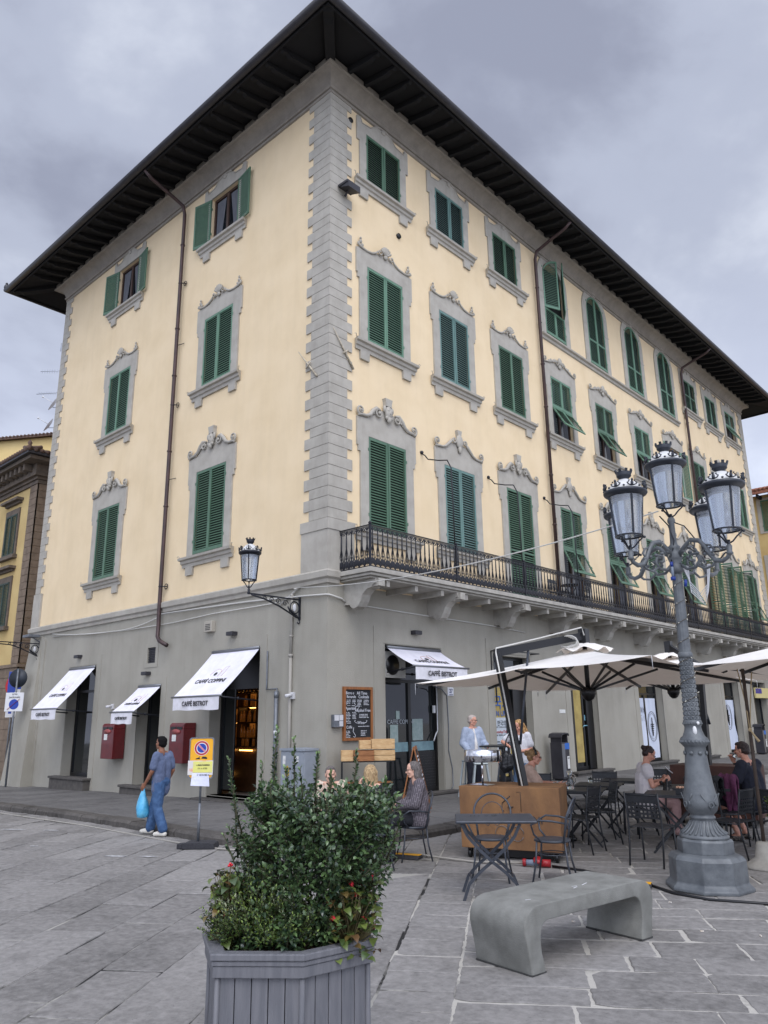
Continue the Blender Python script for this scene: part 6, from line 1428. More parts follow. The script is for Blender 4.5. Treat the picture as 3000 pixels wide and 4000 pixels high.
# perforated chairs
def mesh_panel(b, M, w_, h_, nx, ny, t=.004, bw=.018, rim=.02):
    b.T = M
    for i in range(nx+1): x = -w_/2+w_*i/nx; b.box(x-bw/2, x+bw/2, -t/2, t/2, 0, h_)
    for j in range(ny+1): z = h_*j/ny; b.box(-w_/2, w_/2, -t/2-.0006, t/2+.0006, z-bw/2, z+bw/2)
    b.T = None
MC = {}
def perf_chair(label, loc, rot, grp='perforated black chairs on the terrace'):
    c = thing('perforated_chair', label, 'chair', (loc[0], loc[1], GZ(*loc)), rot, grp)
    if not MC:
        b = MB(); mesh_panel(b, Matrix.Translation((0, .20, .447)) @ Matrix.Rotation(pi/2, 4, 'X'), .40, .40, 9, 9, .006, .022); b.tube([(-.21, -.20, .445), (.21, -.20, .445)], .012, 6); MC['seat'] = b.mesh('seat', M_anthd)
        b = MB(); tl = Matrix.Translation((0, .205, .56)) @ Matrix.Rotation(R_(-9), 4, 'X'); mesh_panel(b, tl, .40, .28, 8, 6, .005, .022); b.T = tl
        b.box(-.20, .20, -.004, .004, .19, .29); b.T = None; MC['back'] = b.mesh('backrest', M_anthd)
        for q, x in ((0, -.21), (1, .21)):
            b = MB(); b.tube([(x, .27, 0), (x, .215, .30), (x, .20, .45), (x, .215, .60), (x, .26, .86)], .012, 6); MC['r%d' % q] = b.mesh('leg', M_anthd)
            b = MB(); b.tube([(x, -.20, .445), (x, -.22, 0)], .012, 6); MC['f%d' % q] = b.mesh('leg', M_anthd)
        b = MB(); [b.tube([(x, -.20, .43), (x, .205, .43)], .010, 6) for x in (-.21, .21)]; b.tube([(-.21, .25, .83), (.21, .25, .83)], .010, 6); MC['fr'] = b.mesh('frame', M_anthd)
    for k, nm in (('seat', 'seat'), ('back', 'backrest'), ('r0', 'leg'), ('r1', 'leg'), ('f0', 'leg'), ('f1', 'leg'), ('fr', 'frame')): link(nm, MC[k], c)
    return c
PCH = [((7.05, -.98), 184, 'black perforated chair left of the lamp post base, nearest to the bench, seen from behind'),
 ((5.90, -.73), -86, 'black perforated chair just right of the rusty cart'),
 ((5.74, .14), -50, 'black perforated chair in the second row, in front of the woman in white'),
 ((5.78, 1.35), -62, 'black perforated chair behind the empty second row table'),
 ((4.95, 1.78), 10, 'black perforated chair at the back near the litter bin'),
 ((4.25, .85), 20, 'black perforated chair behind the rusty cart near the headband woman'),
 ((5.55, 2.95), 15, 'black perforated chair at the very back, left one in front of the dark cart'),
 ((5.95, 2.72), 20, 'black perforated chair at the very back, right one in front of the dark cart'),
 ((7.66, .12), -98, 'black perforated chair close behind the right side of the lamp post'),
 ((8.22, .42), 170, 'black perforated chair at the right edge of the picture behind the concrete foot'),
 ((6.13, 1.08), -62, 'black perforated chair under the woman in white'),
 ((7.50, 1.42), 62, 'black perforated chair under the man in the dark shirt'),
 ((7.25, .95), 150, 'black perforated chair with a purple jacket over its back'),
 ((4.62, -.30), -60, 'black perforated chair under the headband woman')]
for loc, r_, lab in PCH: perf_chair(lab, loc, R_(r_))
def cafe_table(label, loc, rot, w_=.70, d_=.70):
    t = thing('terrace_table', label, 'table', (loc[0], loc[1], GZ(*loc)), rot, 'black folding terrace tables')
    b = MB(); b.box(-w_/2, w_/2, -d_/2, d_/2, .735, .75); b.box(-w_/2, w_/2, -d_/2, -d_/2+.014, .71, .734); b.box(-w_/2, w_/2, d_/2-.014, d_/2, .71, .734); b.build('tabletop', M_anthd, t, bevel=.004)
    for y in (-d_*.36, d_*.36):
        for s_ in (-1, 1): b = MB(); b.bar((s_*w_*.42, y+.01*s_, .72), (-s_*w_*.42, y+.01*s_, .0), .026, .012, upv=(0, 1, 0)); b.build('leg', M_anthd, t)
    b = MB(); b.tube([(w_*.38, -d_*.36, .06), (w_*.38, d_*.36, .06)], .008, 6); b.tube([(-w_*.38, -d_*.36, .06), (-w_*.38, d_*.36, .06)], .008, 6); b.tube([(0, -d_*.38, .36), (0, d_*.38, .36)], .008, 6); b.build('crossbar', M_anthd, t)
    return t
cafe_table('black terrace table beside the rusty cart carrying a jug and glasses', (5.62, -.12), R_(20)); cafe_table('empty black terrace table in the second row behind the jug', (5.42, .82), R_(20))
cafe_table('small black terrace table at the back near the litter bin', (5.35, 1.85), R_(20)); cafe_table('black terrace table left of the lamp post with a small dark pot', (6.95, .10), R_(20), .8, .7)
cafe_table('black terrace table between the woman in white and the man in dark shirt', (6.85, 1.25), R_(25), .8, .7)
def glassware(kind, label, x, y, z=.75):
    a = thing(kind, label, 'glassware' if kind != 'carafe' else 'jug', (x, y, GZ(x, y)+z)); b = MB()
    if kind == 'carafe': b.lathe([(.045, 0), (.05, .02), (.048, .14), (.035, .17), (.033, .23), (.045, .26)], 18, cap=False); b.lathe([(.043, .003), (.046, .02), (.044, .14), (.031, .17)], 18); b.tube([(.035, 0, .22), (.08, 0, .2), (.085, 0, .12), (.048, 0, .08)], .006, 6)
    else: b.lathe([(.03, 0), (.036, .10)], 16, cap=False); b.lathe([(.027, .004), (.033, .098)], 16)
    b.build('glass', M_clear, a); return a
glassware('carafe', 'clear glass water jug on the table beside the rusty cart', 5.55, -.28); glassware('drinking_glass', 'drinking glass left of the water jug', 5.36, -.38); glassware('drinking_glass', 'small glass on the empty second row table', 5.30, .78)
a = thing('plant_pot', 'small dark pot with pale buds on the table left of the lamp post', 'pot', (7.10, -.08, GZ(7, 0)+.75)); b = MB(); b.box(-.05, .05, -.05, .05, 0, .08); b.build('pot', M_anthd, a, bevel=.004)
b = MB(); [b.ball((rp.uniform(-.035, .035), rp.uniform(-.035, .035), .09), .018, 6, 5) for k in range(9)]; b.build('buds', mat('pale_peach_buds', (190, 150, 124), .6), a)
a = thing('tumbler', 'purple lidded tumbler with a yellow body on the table by the lamp post', 'tumbler', (6.80, 1.18, GZ(7, 1)+.75)); b = MB(); b.lathe([(.03, 0), (.042, .15)], 14); b.build('body', mat('patterned_tumbler', (150, 130, 60), .4, (110, 110, 150), 30), a); b = MB(); b.lathe([(.046, .15), (.046, .17), (.03, .19)], 14); b.tube([(0, 0, .18), (.02, 0, .25)], .006, 6); b.build('lid', mat('violet_lid', (66, 54, 130), .4), a)
a = thing('bag', 'dark rucksack on the table behind the lamp post', 'bag', (6.62, 1.5, GZ(7, 1)+.75)); b = MB(); b.ball((0, 0, .07), (.12, .09, .08)); b.build('pouch', M_anthd, a)

# carts that anchor the parasols
def cart(label, loc, rot, w_, w2, d_, h, mt, mast, emb=False):
    a = thing('parasol_cart', label, 'cart', (loc[0], loc[1], GZ(*loc)), rot); b = MB(); z0 = .13
    # plan trapezoid: front edge w_, back edge w2, slight inward batter to the foot
    P_ = [(-w_/2, -d_/2), (w_/2, -d_/2), (w2/2+(w_-w2)*.0, d_/2), (-w2/2, d_/2)]
    vs = [(x*.985, y*.97, z0) for x, y in P_]+[(x, y, h) for x, y in P_]
    b.add(vs, [(3, 2, 1, 0), (4, 5, 6, 7)]+[(i, (i+1) % 4, (i+1) % 4+4, i+4) for i in range(4)]); o = b.build('body', mt, a, bevel=.006)
    for (x, y) in ((-w_/2+.1, -d_/2+.1), (w_/2-.1, -d_/2+.1), (w2/2-.1, d_/2-.1), (-w2/2+.1, d_/2-.1)):
        b = MB(); b.tube([(x-.018, y, .055), (x+.018, y, .055)], .055, 14); b.box(x-.03, x+.03, y-.02, y+.03, .07, z0); b.build('castor', M_black, a)
    b = MB(); b.box(-w_*.32, w_*.38, -d_*.3, d_*.3, .02, z0-.01); b.build('ballast', M_black, a)
    return a
ct = cart('rusty corten steel cart holding the near parasol, behind the bistro table', (5.43, -1.54), 0, 1.36, 1.2, .80, .90, M_corten, None); CA = atan2(.36, 1.15); ct.rotation_euler = (0, 0, CA)
b = MB(); sh_ = -.402
b.tube([(-.08, sh_, .70), (-.03, sh_, .74), (.03, sh_, .79)], .006, 4); b.tube([(-.08, sh_, .70), (-.09, sh_, .62), (-.06, sh_, .6)], .005, 4); b.tube([(.12, sh_, .84), (.17, sh_, .84), (.17, sh_, .60)], .003, 4); b.lathe([(.04, 0), (.0, -.03)], 12, (.03, sh_, .66))
b.build('engraved_logo', M_anthd, ct); text('engraved_name', 'CAFFÈ COPPINI', .13, M_anthd, ct, Matrix.Translation((.0, sh_-.002, .50)) @ FRONT)
b = MB()
for s_ in (-1, 1): b.tube([(s_*.10+.09*cos(q), sh_, .33+.09*sin(q)) for q in [k*.45 for k in range(14)]], .004, 4)
b.build('engraved_rings', M_alu, ct)
ct2 = cart('dark red brown cart holding the second parasol, behind the lamp post', (6.42, 3.2), R_(3), 1.35, 1.3, .8, .95, mat('dark_corten', (58, 34, 28), .7, (74, 44, 34), 3), None)
M_canv_u = mat('ecru_parasol_canvas', (240, 236, 230), .85, (232, 228, 222), 3, bump=.1, bscale=12)
def _tl(m):
    t = m.node_tree; b = t.nodes['Principled BSDF']; o = t.nodes['Material Output']; tr = t.nodes.new('ShaderNodeBsdfTranslucent'); tr.inputs['Color'].default_value = (.72, .56, .42, 1); mx = t.nodes.new('ShaderNodeMixShader'); mx.inputs[0].default_value = .14
    t.links.new(b.outputs[0], mx.inputs[1]); t.links.new(tr.outputs[0], mx.inputs[2]); t.links.new(mx.outputs[0], o.inputs['Surface'])
_tl(M_canv_u)
def parasol(label, C, zc, peak, mast_base, mast_top, tilt=(0, 0, 0, 0), h=1.8, hub=.62, knee=None, cable_=False):
    """square cantilever parasol: C centre, zc four corner heights (-x-y, +x-y, +x+y, -x+y)"""
    a = thing('parasol', label, 'parasol', (C[0], C[1], GZ(*C)), 0, 'square cantilever parasols'); g = GZ(*C); pk = Vector((0, 0, peak-g))
    cs = [Vector((-h, -h, zc[0]-g)), Vector((h, -h, zc[1]-g)), Vector((h, h, zc[2]-g)), Vector((-h, h, zc[3]-g))]
    mids = [(cs[i]+cs[(i+1) % 4])/2+Vector((0, 0, .03)) for i in range(4)]
    ring_ = []
    for i in range(4): ring_ += [cs[i], mids[i]]
    b = MB(); n = 9; m_ = 8; vs = []; idx = {}
    for s_ in range(8):
        A, B = ring_[s_], ring_[(s_+1) % 8]
        o = len(vs)
        for i in range(n+1):
            t = i/n
            for j in range(m_+1):
                q = j/m_; E = A+(B-A)*q; E = E+Vector((0, 0, .0))-(E-pk).normalized()*.06*4*q*(1-q)*.5
                p = pk+(E-pk)*t; p.z -= .045*sin(pi*t)*(1-.5*t)+.05*4*q*(1-q)*t*t*.8; vs.append(p)
        b.add(vs[o:], [(i*(m_+1)+j, (i+1)*(m_+1)+j, (i+1)*(m_+1)+j+1, i*(m_+1)+j+1) for i in range(n) for j in range(m_)], 0, True)
    b.build('canopy', M_canv_u, a)
    b = MB()          # ruffled vent cap
    vs = []
    for i in range(4):
        for j in range(40): ang = 2*pi*j/40; r = (.03, .16, .28, .36)[i]*(1+.0); z = pk.z+(.09, .07, .02, -.02)[i]+.022*sin(ang*7+i)*i/2; sq = 1/max(abs(cos(ang)), abs(sin(ang))); vs.append((r*cos(ang)*sq**.6, r*sin(ang)*sq**.6, z))
    b.add(vs, [(i*40+j, i*40+(j+1) % 40, (i+1)*40+(j+1) % 40, (i+1)*40+j) for i in range(3) for j in range(40)], 0, True); b.build('vent_cap', M_canv_u, a)
    hb = Vector((0, 0, pk.z-hub))
    for k in range(8):
        E = ring_[k]; b = MB(); b.bar(pk+Vector((0, 0, -.06)), pk+(E-pk)*.985+Vector((0, 0, -.055)), .022, .04); q = pk+(E-pk)*.42+Vector((0, 0, -.10)); b.bar(hb+(q-hb)*.06, q, .02, .032); b.build('rib', M_black, a)
    b = MB(); b.tube([hb+Vector((0, 0, -.02)), pk+Vector((0, 0, .1))], .035, 10); b.lathe([(.03, -.13), (.07, -.10), (.11, -.03), (.11, .04), (.06, .07)], 14, hb); b.build('hub', M_black, a)
    mb_ = Vector(mast_base)-Vector((C[0], C[1], g)); mt_ = Vector(mast_top)-Vector((C[0], C[1], g)); kn = Vector(knee)-Vector((C[0], C[1], g)) if knee else (mb_+mt_)/2
    b = MB(); b.bar(mb_, kn, .11, .085); b.bar(kn, mt_, .095, .08); b.build('mast', M_black, a)
    tp = pk+Vector((0, 0, .20)); b = MB(); b.bar(mt_+(mt_-tp).normalized()*.04, tp, .06, .11); b.box(tp.x-.06, tp.x+.06, tp.y-.06, tp.y+.06, tp.z-.14, tp.z+.10); b.build('arm', M_black, a)
    b = MB(); b.tube([kn+(mt_-kn)*.05+Vector((.06, .06, -.1)), mt_+(tp-mt_)*.35], .018, 8); b.build('strut', M_anth, a)
    if cable_:
        side = Vector((.03, -.075, 0)); b = MB(); b.tube([mb_+side, mb_+(kn-mb_)*.5+side*1.25, kn+side*1.1, kn+(mt_-kn)*.5+side, mt_+side*1.0, mt_+Vector((.02, -.05, .06)), mt_+(tp-mt_)*.5+Vector((.0, -.03, .085)), tp+Vector((0, -.05, .12)), tp+Vector((.05, -.08, .0))], .011, 6)
        for q in range(5): b.tube([tp+Vector((-.12+.15*cos(t_)+.01*q, -.22-.03*q, -.13+.085*sin(t_)+.008*q)) for t_ in [z_*.52 for z_ in range(12)]], .008, 5, closed=True)
        b.build('coiled_cable', M_cablew, a)
    b = MB(); cc = .0
    for E in cs: b.tube([E, E+Vector((0, 0, -.16))], .004, 4)
    b.build('tie_cords', M_white, a)
    return a
parasol('near square parasol on the rusty cart, its white mast cable coiled on top', (6.0, -.36), (2.13, 2.31, 2.12, 2.09), 2.60, (5.62, -1.60, .60), (5.36, -1.72, 2.52), knee=(5.53, -1.66, 1.32), cable_=True)
parasol('second square parasol behind the near one, on the dark cart', (5.68, 3.50), (2.22, 2.36, 2.30, 2.24), 2.68, (6.33, 3.05, .6), (6.40, 3.02, 2.45))
parasol('third square parasol entering from the right edge, right of the lamp post', (9.72, .48), (2.22, 2.42, 2.34, 2.20), 2.80, (11.6, .9, -.1), (11.65, .9, 2.5))
# reflector drum standing on the cart
a = thing('steel_drum_lamp', 'polished steel drum on a thin pole standing on the rusty cart', 'lamp', (5.12, -1.87, GZ(5, -2)+.90)); b = MB(); b.box(-.15, .15, -.10, .10, 0, .012); b.tube([(0, 0, .01), (0, 0, .42)], .014, 10); b.build('pole', M_poly, a)
b = MB(); b.lathe([(.25, .31), (.255, .32), (.255, .45), (.25, .46)], 40, (.02, 0, 0), cap=False); b.lathe([(.02, .455), (.25, .46)], 40, (.02, 0, 0)); b.build('drum', M_poly, a)
# power cable with red connector, ramps, floor cable
cable('power_cable', 'thick grey cable on the ground ending at the cart', [(3.9, -2.52, -.125), (4.3, -2.37, -.128), (4.75, -2.38, -.13), (5.3, -2.34, -.13), (5.86, -2.12, -.11)], .014, M_cable)
a = thing('power_connector', 'red industrial power plug with round red cap on the ground under the cart', 'plug', (6.02, -2.08, GZ(6, -2)+.05), R_(25))
b = MB(); b.tube([(-.16, 0, 0), (-.12, 0, 0)], .045, 12); M_rp = mat('red_plastic', (150, 26, 34), .4); b.build('red_shell', M_rp, a); b = MB(); b.tube([(.04, 0, .0), (.18, 0, .0)], .045, 12); b.tube([(.03, -.05, .035), (.03, -.06, .05)], .055, 14); b.build('red_shell', mat('red_plastic', (170, 26, 34), .4), a); b = MB(); b.tube([(-.12, 0, 0), (.04, 0, 0)], .035, 12); b.build('grey_body', MATS['grey_plastic'], a)
b = MB(); b.tube([(6.2, -2.0, -.13), (6.6, -1.95, -.14), (7.0, -2.1, -.14), (7.5, -2.2, -.14), (7.9, -2.45, -.14), (8.3, -2.52, -.14), (8.8, -2.33, -.14), (9.6, -1.9, -.14), (11, -1.2, -.14)], .016, 6); tag(b.build('floor_cable', M_black), 'black cable lying on the stones round the lamp post base', 'cable')
for (x, y, r_, lab) in ((7.52, -2.35, 20, 'black cable ramp with yellow top by the lamp post base'), (4.25, -2.62, 18, 'black and yellow cable ramp near the kerb by the seated women'), (6.95, -2.5, 25, 'small yellow edged cable ramp behind the bench')):
    a = thing('cable_ramp', lab, 'cable ramp', (x, y, GZ(x, y)), R_(r_)); w2 = .30 if x < 5 else .09
    b = MB(); b.prism([(-.10, .004), (.10, .004), (.05, .045), (-.05, .045)], -w2, w2, axis='x'); fixn(b.build('rubber', M_rub, a)); b = MB(); b.box(-w2, w2, -.045, .045, .046, .052); b.build('yellow_lid', M_yelp, a)
b = MB(); rr = []
path = [(-20, -3.38), (-7.3, -3.52), (-2.7, -3.6), (.7, -3.82), (1.6, -3.80), (2.4, -3.6), (3.1, -3.1), (3.9, -2.55)]
b.tube([(x, y, GZ(x, y)+.012) for x, y in path], .013, 6); tag(b.build('kerb_cable', M_cable), 'thin grey cable lying along the foot of the kerb', 'cable')
# concrete parasol foot with rope pole at the right edge
a = thing('concrete_foot', 'round pale concrete foot with a rusty post and tied rope at the right edge', 'post base', (8.20, -.42, GZ(8, 0)))
b = MB(); b.lathe([(.26, .0), (.26, .03), (.20, .06), (.12, .12), (.095, .26), (.085, .29), (.05, .30)], 24); b.build('foot', mat('pale_cast_concrete', (152, 148, 140), .85, (132, 128, 120), 6), a)
b = MB(); b.tube([(0, 0, .28), (.01, .03, 2.35)], .022, 8); b.build('post', mat('rusty_post', (74, 60, 50), .8, (54, 46, 42), 9), a)
b = MB(); b.tube([(-.05, .02, 2.35), (0, .02, 1.9), (.02, -.03, 1.62)], .008, 5); b.tube([(.12, .02, 2.3), (.06, .02, 1.95), (.03, -.03, 1.62)], .008, 5); b.ball((.025, -.035, 1.60), .025); b.tube([(.03, -.04, 1.6), (.08, -.05, 1.52), (.12, -.05, 1.46)], [.01, .014, .02], 5); b.build('rope', mat('hemp_rope', (170, 150, 116), .9), a)
a = thing('potted_plant', 'dark leafy potted plant with red flowers at the right edge', 'plant', (8.42, -.22, GZ(8, 0))); lv = Leaves(); st = MB()
for k in range(60): ang = rp.uniform(0, 6.3); r_ = rp.uniform(.02, .2); p = Vector((r_*cos(ang), r_*sin(ang), rp.uniform(.45, .85))); shoot(lv, st, rp, p*.6+Vector((0, 0, .2)), p, 12, .05, .03, tone=(0, .5), tiptone=.6)
lv.build('leaves', M_beg, a); st.build('stems', M_stemr, a); b = MB(); [b.ball((rp.uniform(-.15, .15), rp.uniform(-.2, 0), rp.uniform(.45, .7)), .018, 6, 5) for k in range(6)]; b.build('flowers', M_petal, a); b = MB(); b.lathe([(.12, 0), (.17, .38), (.18, .40), (.15, .40)], 16); b.build('pot', M_anthd, a)

# ------------------------------------------------------------------ pavement things
def litter_bin(label, x, y, s=1.0):
    a = thing('litter_bin', label, 'litter bin', (x, y, SZ(x, y)), R_(90), 'dark litter bins with a blue band'); a.scale = (.74, .9, 1); b = MB(); b.box(-.26, .26, -.2, .2, .04, .98); b.box(-.2, .2, -.15, .15, 0, .04); b.build('body', M_gutter, a, bevel=.03)
    b = MB(); b.box(-.262, -.05, -.203, -.2, .1, .95); b.build('steel_door', M_alu, a); b = MB(); b.box(-.05, .263, -.206, -.2, .80, .96); b.box(.261, .266, -.2, .2, .80, .96); b.build('blue_band', mat('bin_blue', (40, 96, 176), .5), a)
    b = MB(); b.prism([(-.28, 1.10), (-.22, 1.17), (.0, 1.20), (.24, 1.18), (.28, 1.15), (.28, 1.18), (.22, 1.22), (0, 1.235), (-.24, 1.205), (-.31, 1.11)], -.22, .22); b.box(-.24, -.2, -.18, .18, .98, 1.16); b.box(.2, .24, -.18, .18, .98, 1.18); fixn(b.build('hood', M_gutter, a))
    b = MB(); b.box(.06, .22, -.207, -.203, .3, .62); b.build('sticker', M_paper, a); b = MB(); scribble(b, .08, .2, .56, .025, -.208, 3, .006); b.build('sticker_print', M_ink, a); return a
litter_bin('dark litter bin with blue band standing between the two shop doors', .42, 8.25); litter_bin('dark litter bin with blue band far right by the last shop', .5, 24.6)
a = thing('utility_cabinet', 'pale grey street cabinet with stickers against the wall left of the corner', 'cabinet', (-.56, -.24, SZ(-.5, 0)))
b = MB(); b.box(-.36, .36, -.16, .18, 0, 1.08); b.build('body', M_utility, a, bevel=.008); b = MB(); b.prism([(-.38, 1.08), (.38, 1.08), (.38, 1.12), (.0, 1.135), (-.38, 1.12)], -.19, .2); fixn(b.build('lid', M_utility, a))
b = MB(); b.box(-.345, -.004, -.172, -.161, .04, 1.05); b.box(.004, .345, -.172, -.161, .04, 1.05); b.build('doors', M_utility, a, bevel=.004); b = MB(); b.lathe([(.018, 0), (.018, .01)], 12, (-.05, -.175, .42)); b.box(-.08, -.03, -.178, -.172, .72, .76); b.build('lock', M_black, a)
b = MB(); b.box(.08, .2, -.176, -.172, .92, .98); b.box(.08, .2, -.176, -.172, .86, .905); b.box(-.28, -.2, -.176, -.172, .82, .98); b.build('stickers', M_paper, a); b = MB(); b.prism([(-.2, .62), (-.14, .56), (-.08, .62), (-.08, .74), (-.14, .80), (-.2, .74)], -.178, -.172); fixn(b.build('yellow_sticker', mat('sticker_yellow', (190, 160, 50), .6, (60, 50, 30), 20), a))
# wooden crates on an iron stand
M_crate = mat('pine_crate_wood', (206, 174, 128), .75, (182, 144, 98), 9, stretch=(1, 1, 6)); M_crated = mat('stained_crate_wood', (156, 104, 62), .7, (128, 82, 46), 9, stretch=(1, 1, 6))
a = thing('crate_stand', 'black iron stand under the wooden crates by the cafe door', 'stand', (.62, .52, SZ(0, 0)), R_(48)); b = MB()
for x in (-.5, .5):
    for y in (-.17, .17): b.bar((x, y, 0), (x, y, .86), .022)
for z in (.86, .45, .2): [b.bar((-.5, y, z), (.5, y, z), .02) for y in (-.17, .17)]; [b.bar((x, -.17, z), (x, .17, z), .02) for x in (-.5, .5)]
b.build('frame', M_black, a); b = MB(); b.box(-.48, .48, -.15, .15, .46, .475); b.build('shelf', M_crated, a)
def crate(label, x, y, z, rot, l, wd, h, mt):
    a = thing('wooden_crate', label, 'crate', (x, y, z), rot, 'wooden crates on the iron stand'); n = 2
    for (nm, M, w_) in (('side', Matrix.Translation((0, -wd/2, 0)), l), ('side', Matrix.Translation((0, wd/2, 0)), l), ('end', Matrix.Translation((-l/2, 0, 0)) @ Matrix.Rotation(pi/2, 4, 'Z'), wd), ('end', Matrix.Translation((l/2, 0, 0)) @ Matrix.Rotation(pi/2, 4, 'Z'), wd)):
        b = MB(); b.T = M; [b.box(-w_/2, w_/2, -.008, .008, h*k/n+.004, h*(k+1)/n-.004) for k in range(n)]; b.build(nm, mt, a)
    b = MB(); b.box(-l/2, l/2, -wd/2, wd/2, 0, .01); b.build('bottom', mt, a)
d48 = Vector((cos(R_(48)), sin(R_(48)))); c48 = Vector((.62, .52)); zc_ = SZ(0, 0)+.875
def cp(t, s=0): p = c48+d48*t+Vector((d48.y, -d48.x))*s; return p.x, p.y
crate('pale wooden crate at the left end of the iron stand', *cp(-.40, .02), zc_, R_(48), .22, .34, .20, M_crate); crate('darker stained wooden crate in the middle of the stand', *cp(-.08, .08), zc_, R_(48), .38, .36, .20, M_crated)
crate('long pale wooden crate at the right end of the stand, lower one', *cp(.33), zc_, R_(48), .40, .34, .20, M_crate); crate('pale wooden crate on top of the right end crate', *cp(.31), zc_+.215, R_(48), .44, .32, .19, M_crate)
crate('pale wooden crate on top of the middle crate', *cp(-.04, -.05), zc_+.215, R_(48), .22, .30, .17, M_crate)
# A-frame chalkboard
a = thing('pavement_sign', 'wooden A frame chalkboard standing by the door with number 27', 'pavement sign', (1.70, .71, SZ(2, 1)), R_(127)); M_oak = MATS['oak_frame']
for s_ in (-1, 1):
    b = MB(); b.T = Matrix.Rotation(R_(s_*13), 4, 'X') @ Matrix.Translation((0, 0, 0)); b.T = Matrix.Translation((0, -s_*.27, 0)) @ Matrix.Rotation(R_(-s_*13), 4, 'X')
    for x in (-.30, .30): b.box(x-.02, x+.02, -.012, .012, 0, 1.18)
    for z in (.28, 1.12): b.box(-.28, .28, -.012, .012, z, z+.05)
    b.build('frame', M_oak, a); b2 = MB(); b2.T = b.T; b2.box(-.28, .28, -.006, .006, .33, 1.12); b2.build('board', MATS['chalk_slate'], a)
    b2 = MB(); b2.T = b.T
    for k in range(9): scribble(b2, -.22, .2, .98-.07*k, .035, -.007 if s_ > 0 else .010, k+40, .006)
    b2.build('chalk_writing', M_chalk, a)
# tall bistro table and stools on the pavement
def bar_table(label, x, y, r_=.38):
    a = thing('bar_table', label, 'high table', (x, y, SZ(x, y)), R_(20)); b = MB(); b.box(-r_, r_, -r_, r_, 1.06, 1.09); b.build('tabletop', M_black, a); b = MB(); b.box(-.05, .05, -.05, .05, .02, 1.06); b.box(-.24, .24, -.24, .24, 0, .02); b.build('column', M_black, a)
bar_table('high black bar table between the man in blue jacket and woman in white T-shirt', 1.95, 3.25)
def stool(label, x, y, mt, rot=20):
    a = thing('bar_stool', label, 'stool', (x, y, SZ(x, y)), R_(rot), 'metal bar stools on the pavement'); b = MB(); b.box(-.15, .15, -.15, .15, .72, .76); b.build('seat', mt, a, bevel=.02)
    for sx_ in (-1, 1):
        for sy_ in (-1, 1): b = MB(); b.bar((sx_*.12, sy_*.12, .72), (sx_*.21, sy_*.21, 0), .035, .035); b.build('leg', mt, a)
    b = MB()
    for s_ in (-1, 1): b.bar((-.175, s_*.175, .25), (.175, s_*.175, .25), .015); b.bar((s_*.175, -.175, .25), (s_*.175, .175, .25), .015)
    b.build('footrest', mt, a)
M_stool = mat('pale_metal_stool', (150, 158, 160), .4, metal=.4)
stool('pale metal stool behind the man in the blue jacket', .95, 3.45, M_stool); stool('pale metal stool between the steel drum and the high table', 1.75, 2.75, M_stool, 40); stool('dark metal stool under the high table', 2.25, 3.0, M_anth, 10)
# scooter parked far left
a = thing('parked_car', 'front end of a parked white car at the far left edge', 'car', (-22.3, -.5, GZ(-22, 0)), R_(35))
b = MB(); b.prism([(-2.0, .3), (2.0, .3), (2.05, .62), (1.3, .82), (.8, 1.32), (-1.1, 1.38), (-1.9, .95), (-2.05, .6)], -.82, .82); fixn(b.build('body', M_white, a, bevel=.06)); b = MB(); b.prism([(1.22, .84), (.76, 1.28), (-1.05, 1.33), (-1.7, .95)], -.835, .835); fixn(b.build('windows', M_glass, a))
for x in (-1.3, 1.3):
    for s_ in (-1, 1): b = MB(); b.tube([(x, s_*.68, .31), (x, s_*.84, .31)], .31, 20); b.build('wheel', M_black, a)
# balcony furniture
def dupc(): pass
a = thing('balcony_table', 'small round table on the balcony by the railing', 'table', (.55, 9.3, 4.66)); b = MB(); b.lathe([(.3, .70), (.3, .72)], 20); b.build('tabletop', M_anthd, a); b = MB(); [b.bar((.2*s_, .0, 0), (-.2*s_, 0, .7), .02) for s_ in (-1, 1)]; b.build('legs', M_anthd, a)
for (y, lab) in ((8.75, 'folding chair left of the balcony table'), (9.95, 'folding chair right of the balcony table')):
    a = perf_chair(lab, (.5, y), R_(90 if y < 9 else -90), 'chairs on the balcony'); a.location.z = 4.66
# ------------------------------------------------------------------ people
M_skin = mat('light_skin', (212, 168, 146), .55, (208, 163, 141), 18); M_skin2 = mat('flushed_skin', (200, 146, 124), .55, (196, 141, 119), 16); M_skin3 = mat('brown_skin', (138, 92, 68), .5, (126, 82, 60), 18)
M_eye = mat('dark_eye', (30, 24, 22), .2); M_lip = mat('lips', (166, 84, 78), .5); M_specs = mat('spectacle_frame', (34, 28, 28), .3)
X3 = Vector((1, 0, 0)); Z3 = Vector((0, 0, 1))
def hand(mb, wr, d, n, side, curl=.35, spread=.15):
    """palm with five separate fingers; d: towards fingers, n: palm side the fingers curl to, side: towards the thumb"""
    d = d.normalized(); s = side-d*side.dot(d); s = s.normalized(); n = n-d*n.dot(d)-s*n.dot(s); n = n.normalized() if n.length > 1e-3 else d.cross(s)
    for i in range(4): k = .030-.020*i; mb.cap(wr+s*k*.5, wr+d*.082+s*k, .016, .0125, 8)
    for i, l in enumerate((.070, .078, .072, .056)):
        k = .030-.020*i; p = wr+d*.085+s*k; a = 0; dd = d+s*spread*(1.5-i)*.12
        for q, f in enumerate((.44, .32, .24)):
            a += curl*(1, 1.25, .9)[q]; v = (dd*cos(a)+n*sin(a)).normalized(); e = p+v*l*f; mb.cap(p, e, .0092-.0008*q, .0086-.0008*q, 8); p = e
    p = wr+d*.022+s*.026; e = p+(d*.55+s*.65+n*.35).normalized()*.040; mb.cap(p, e, .0125, .0105, 8); e2 = e+(d*.8+s*.2+n*.45).normalized()*.032; mb.cap(e, e2, .0102, .0088, 8)
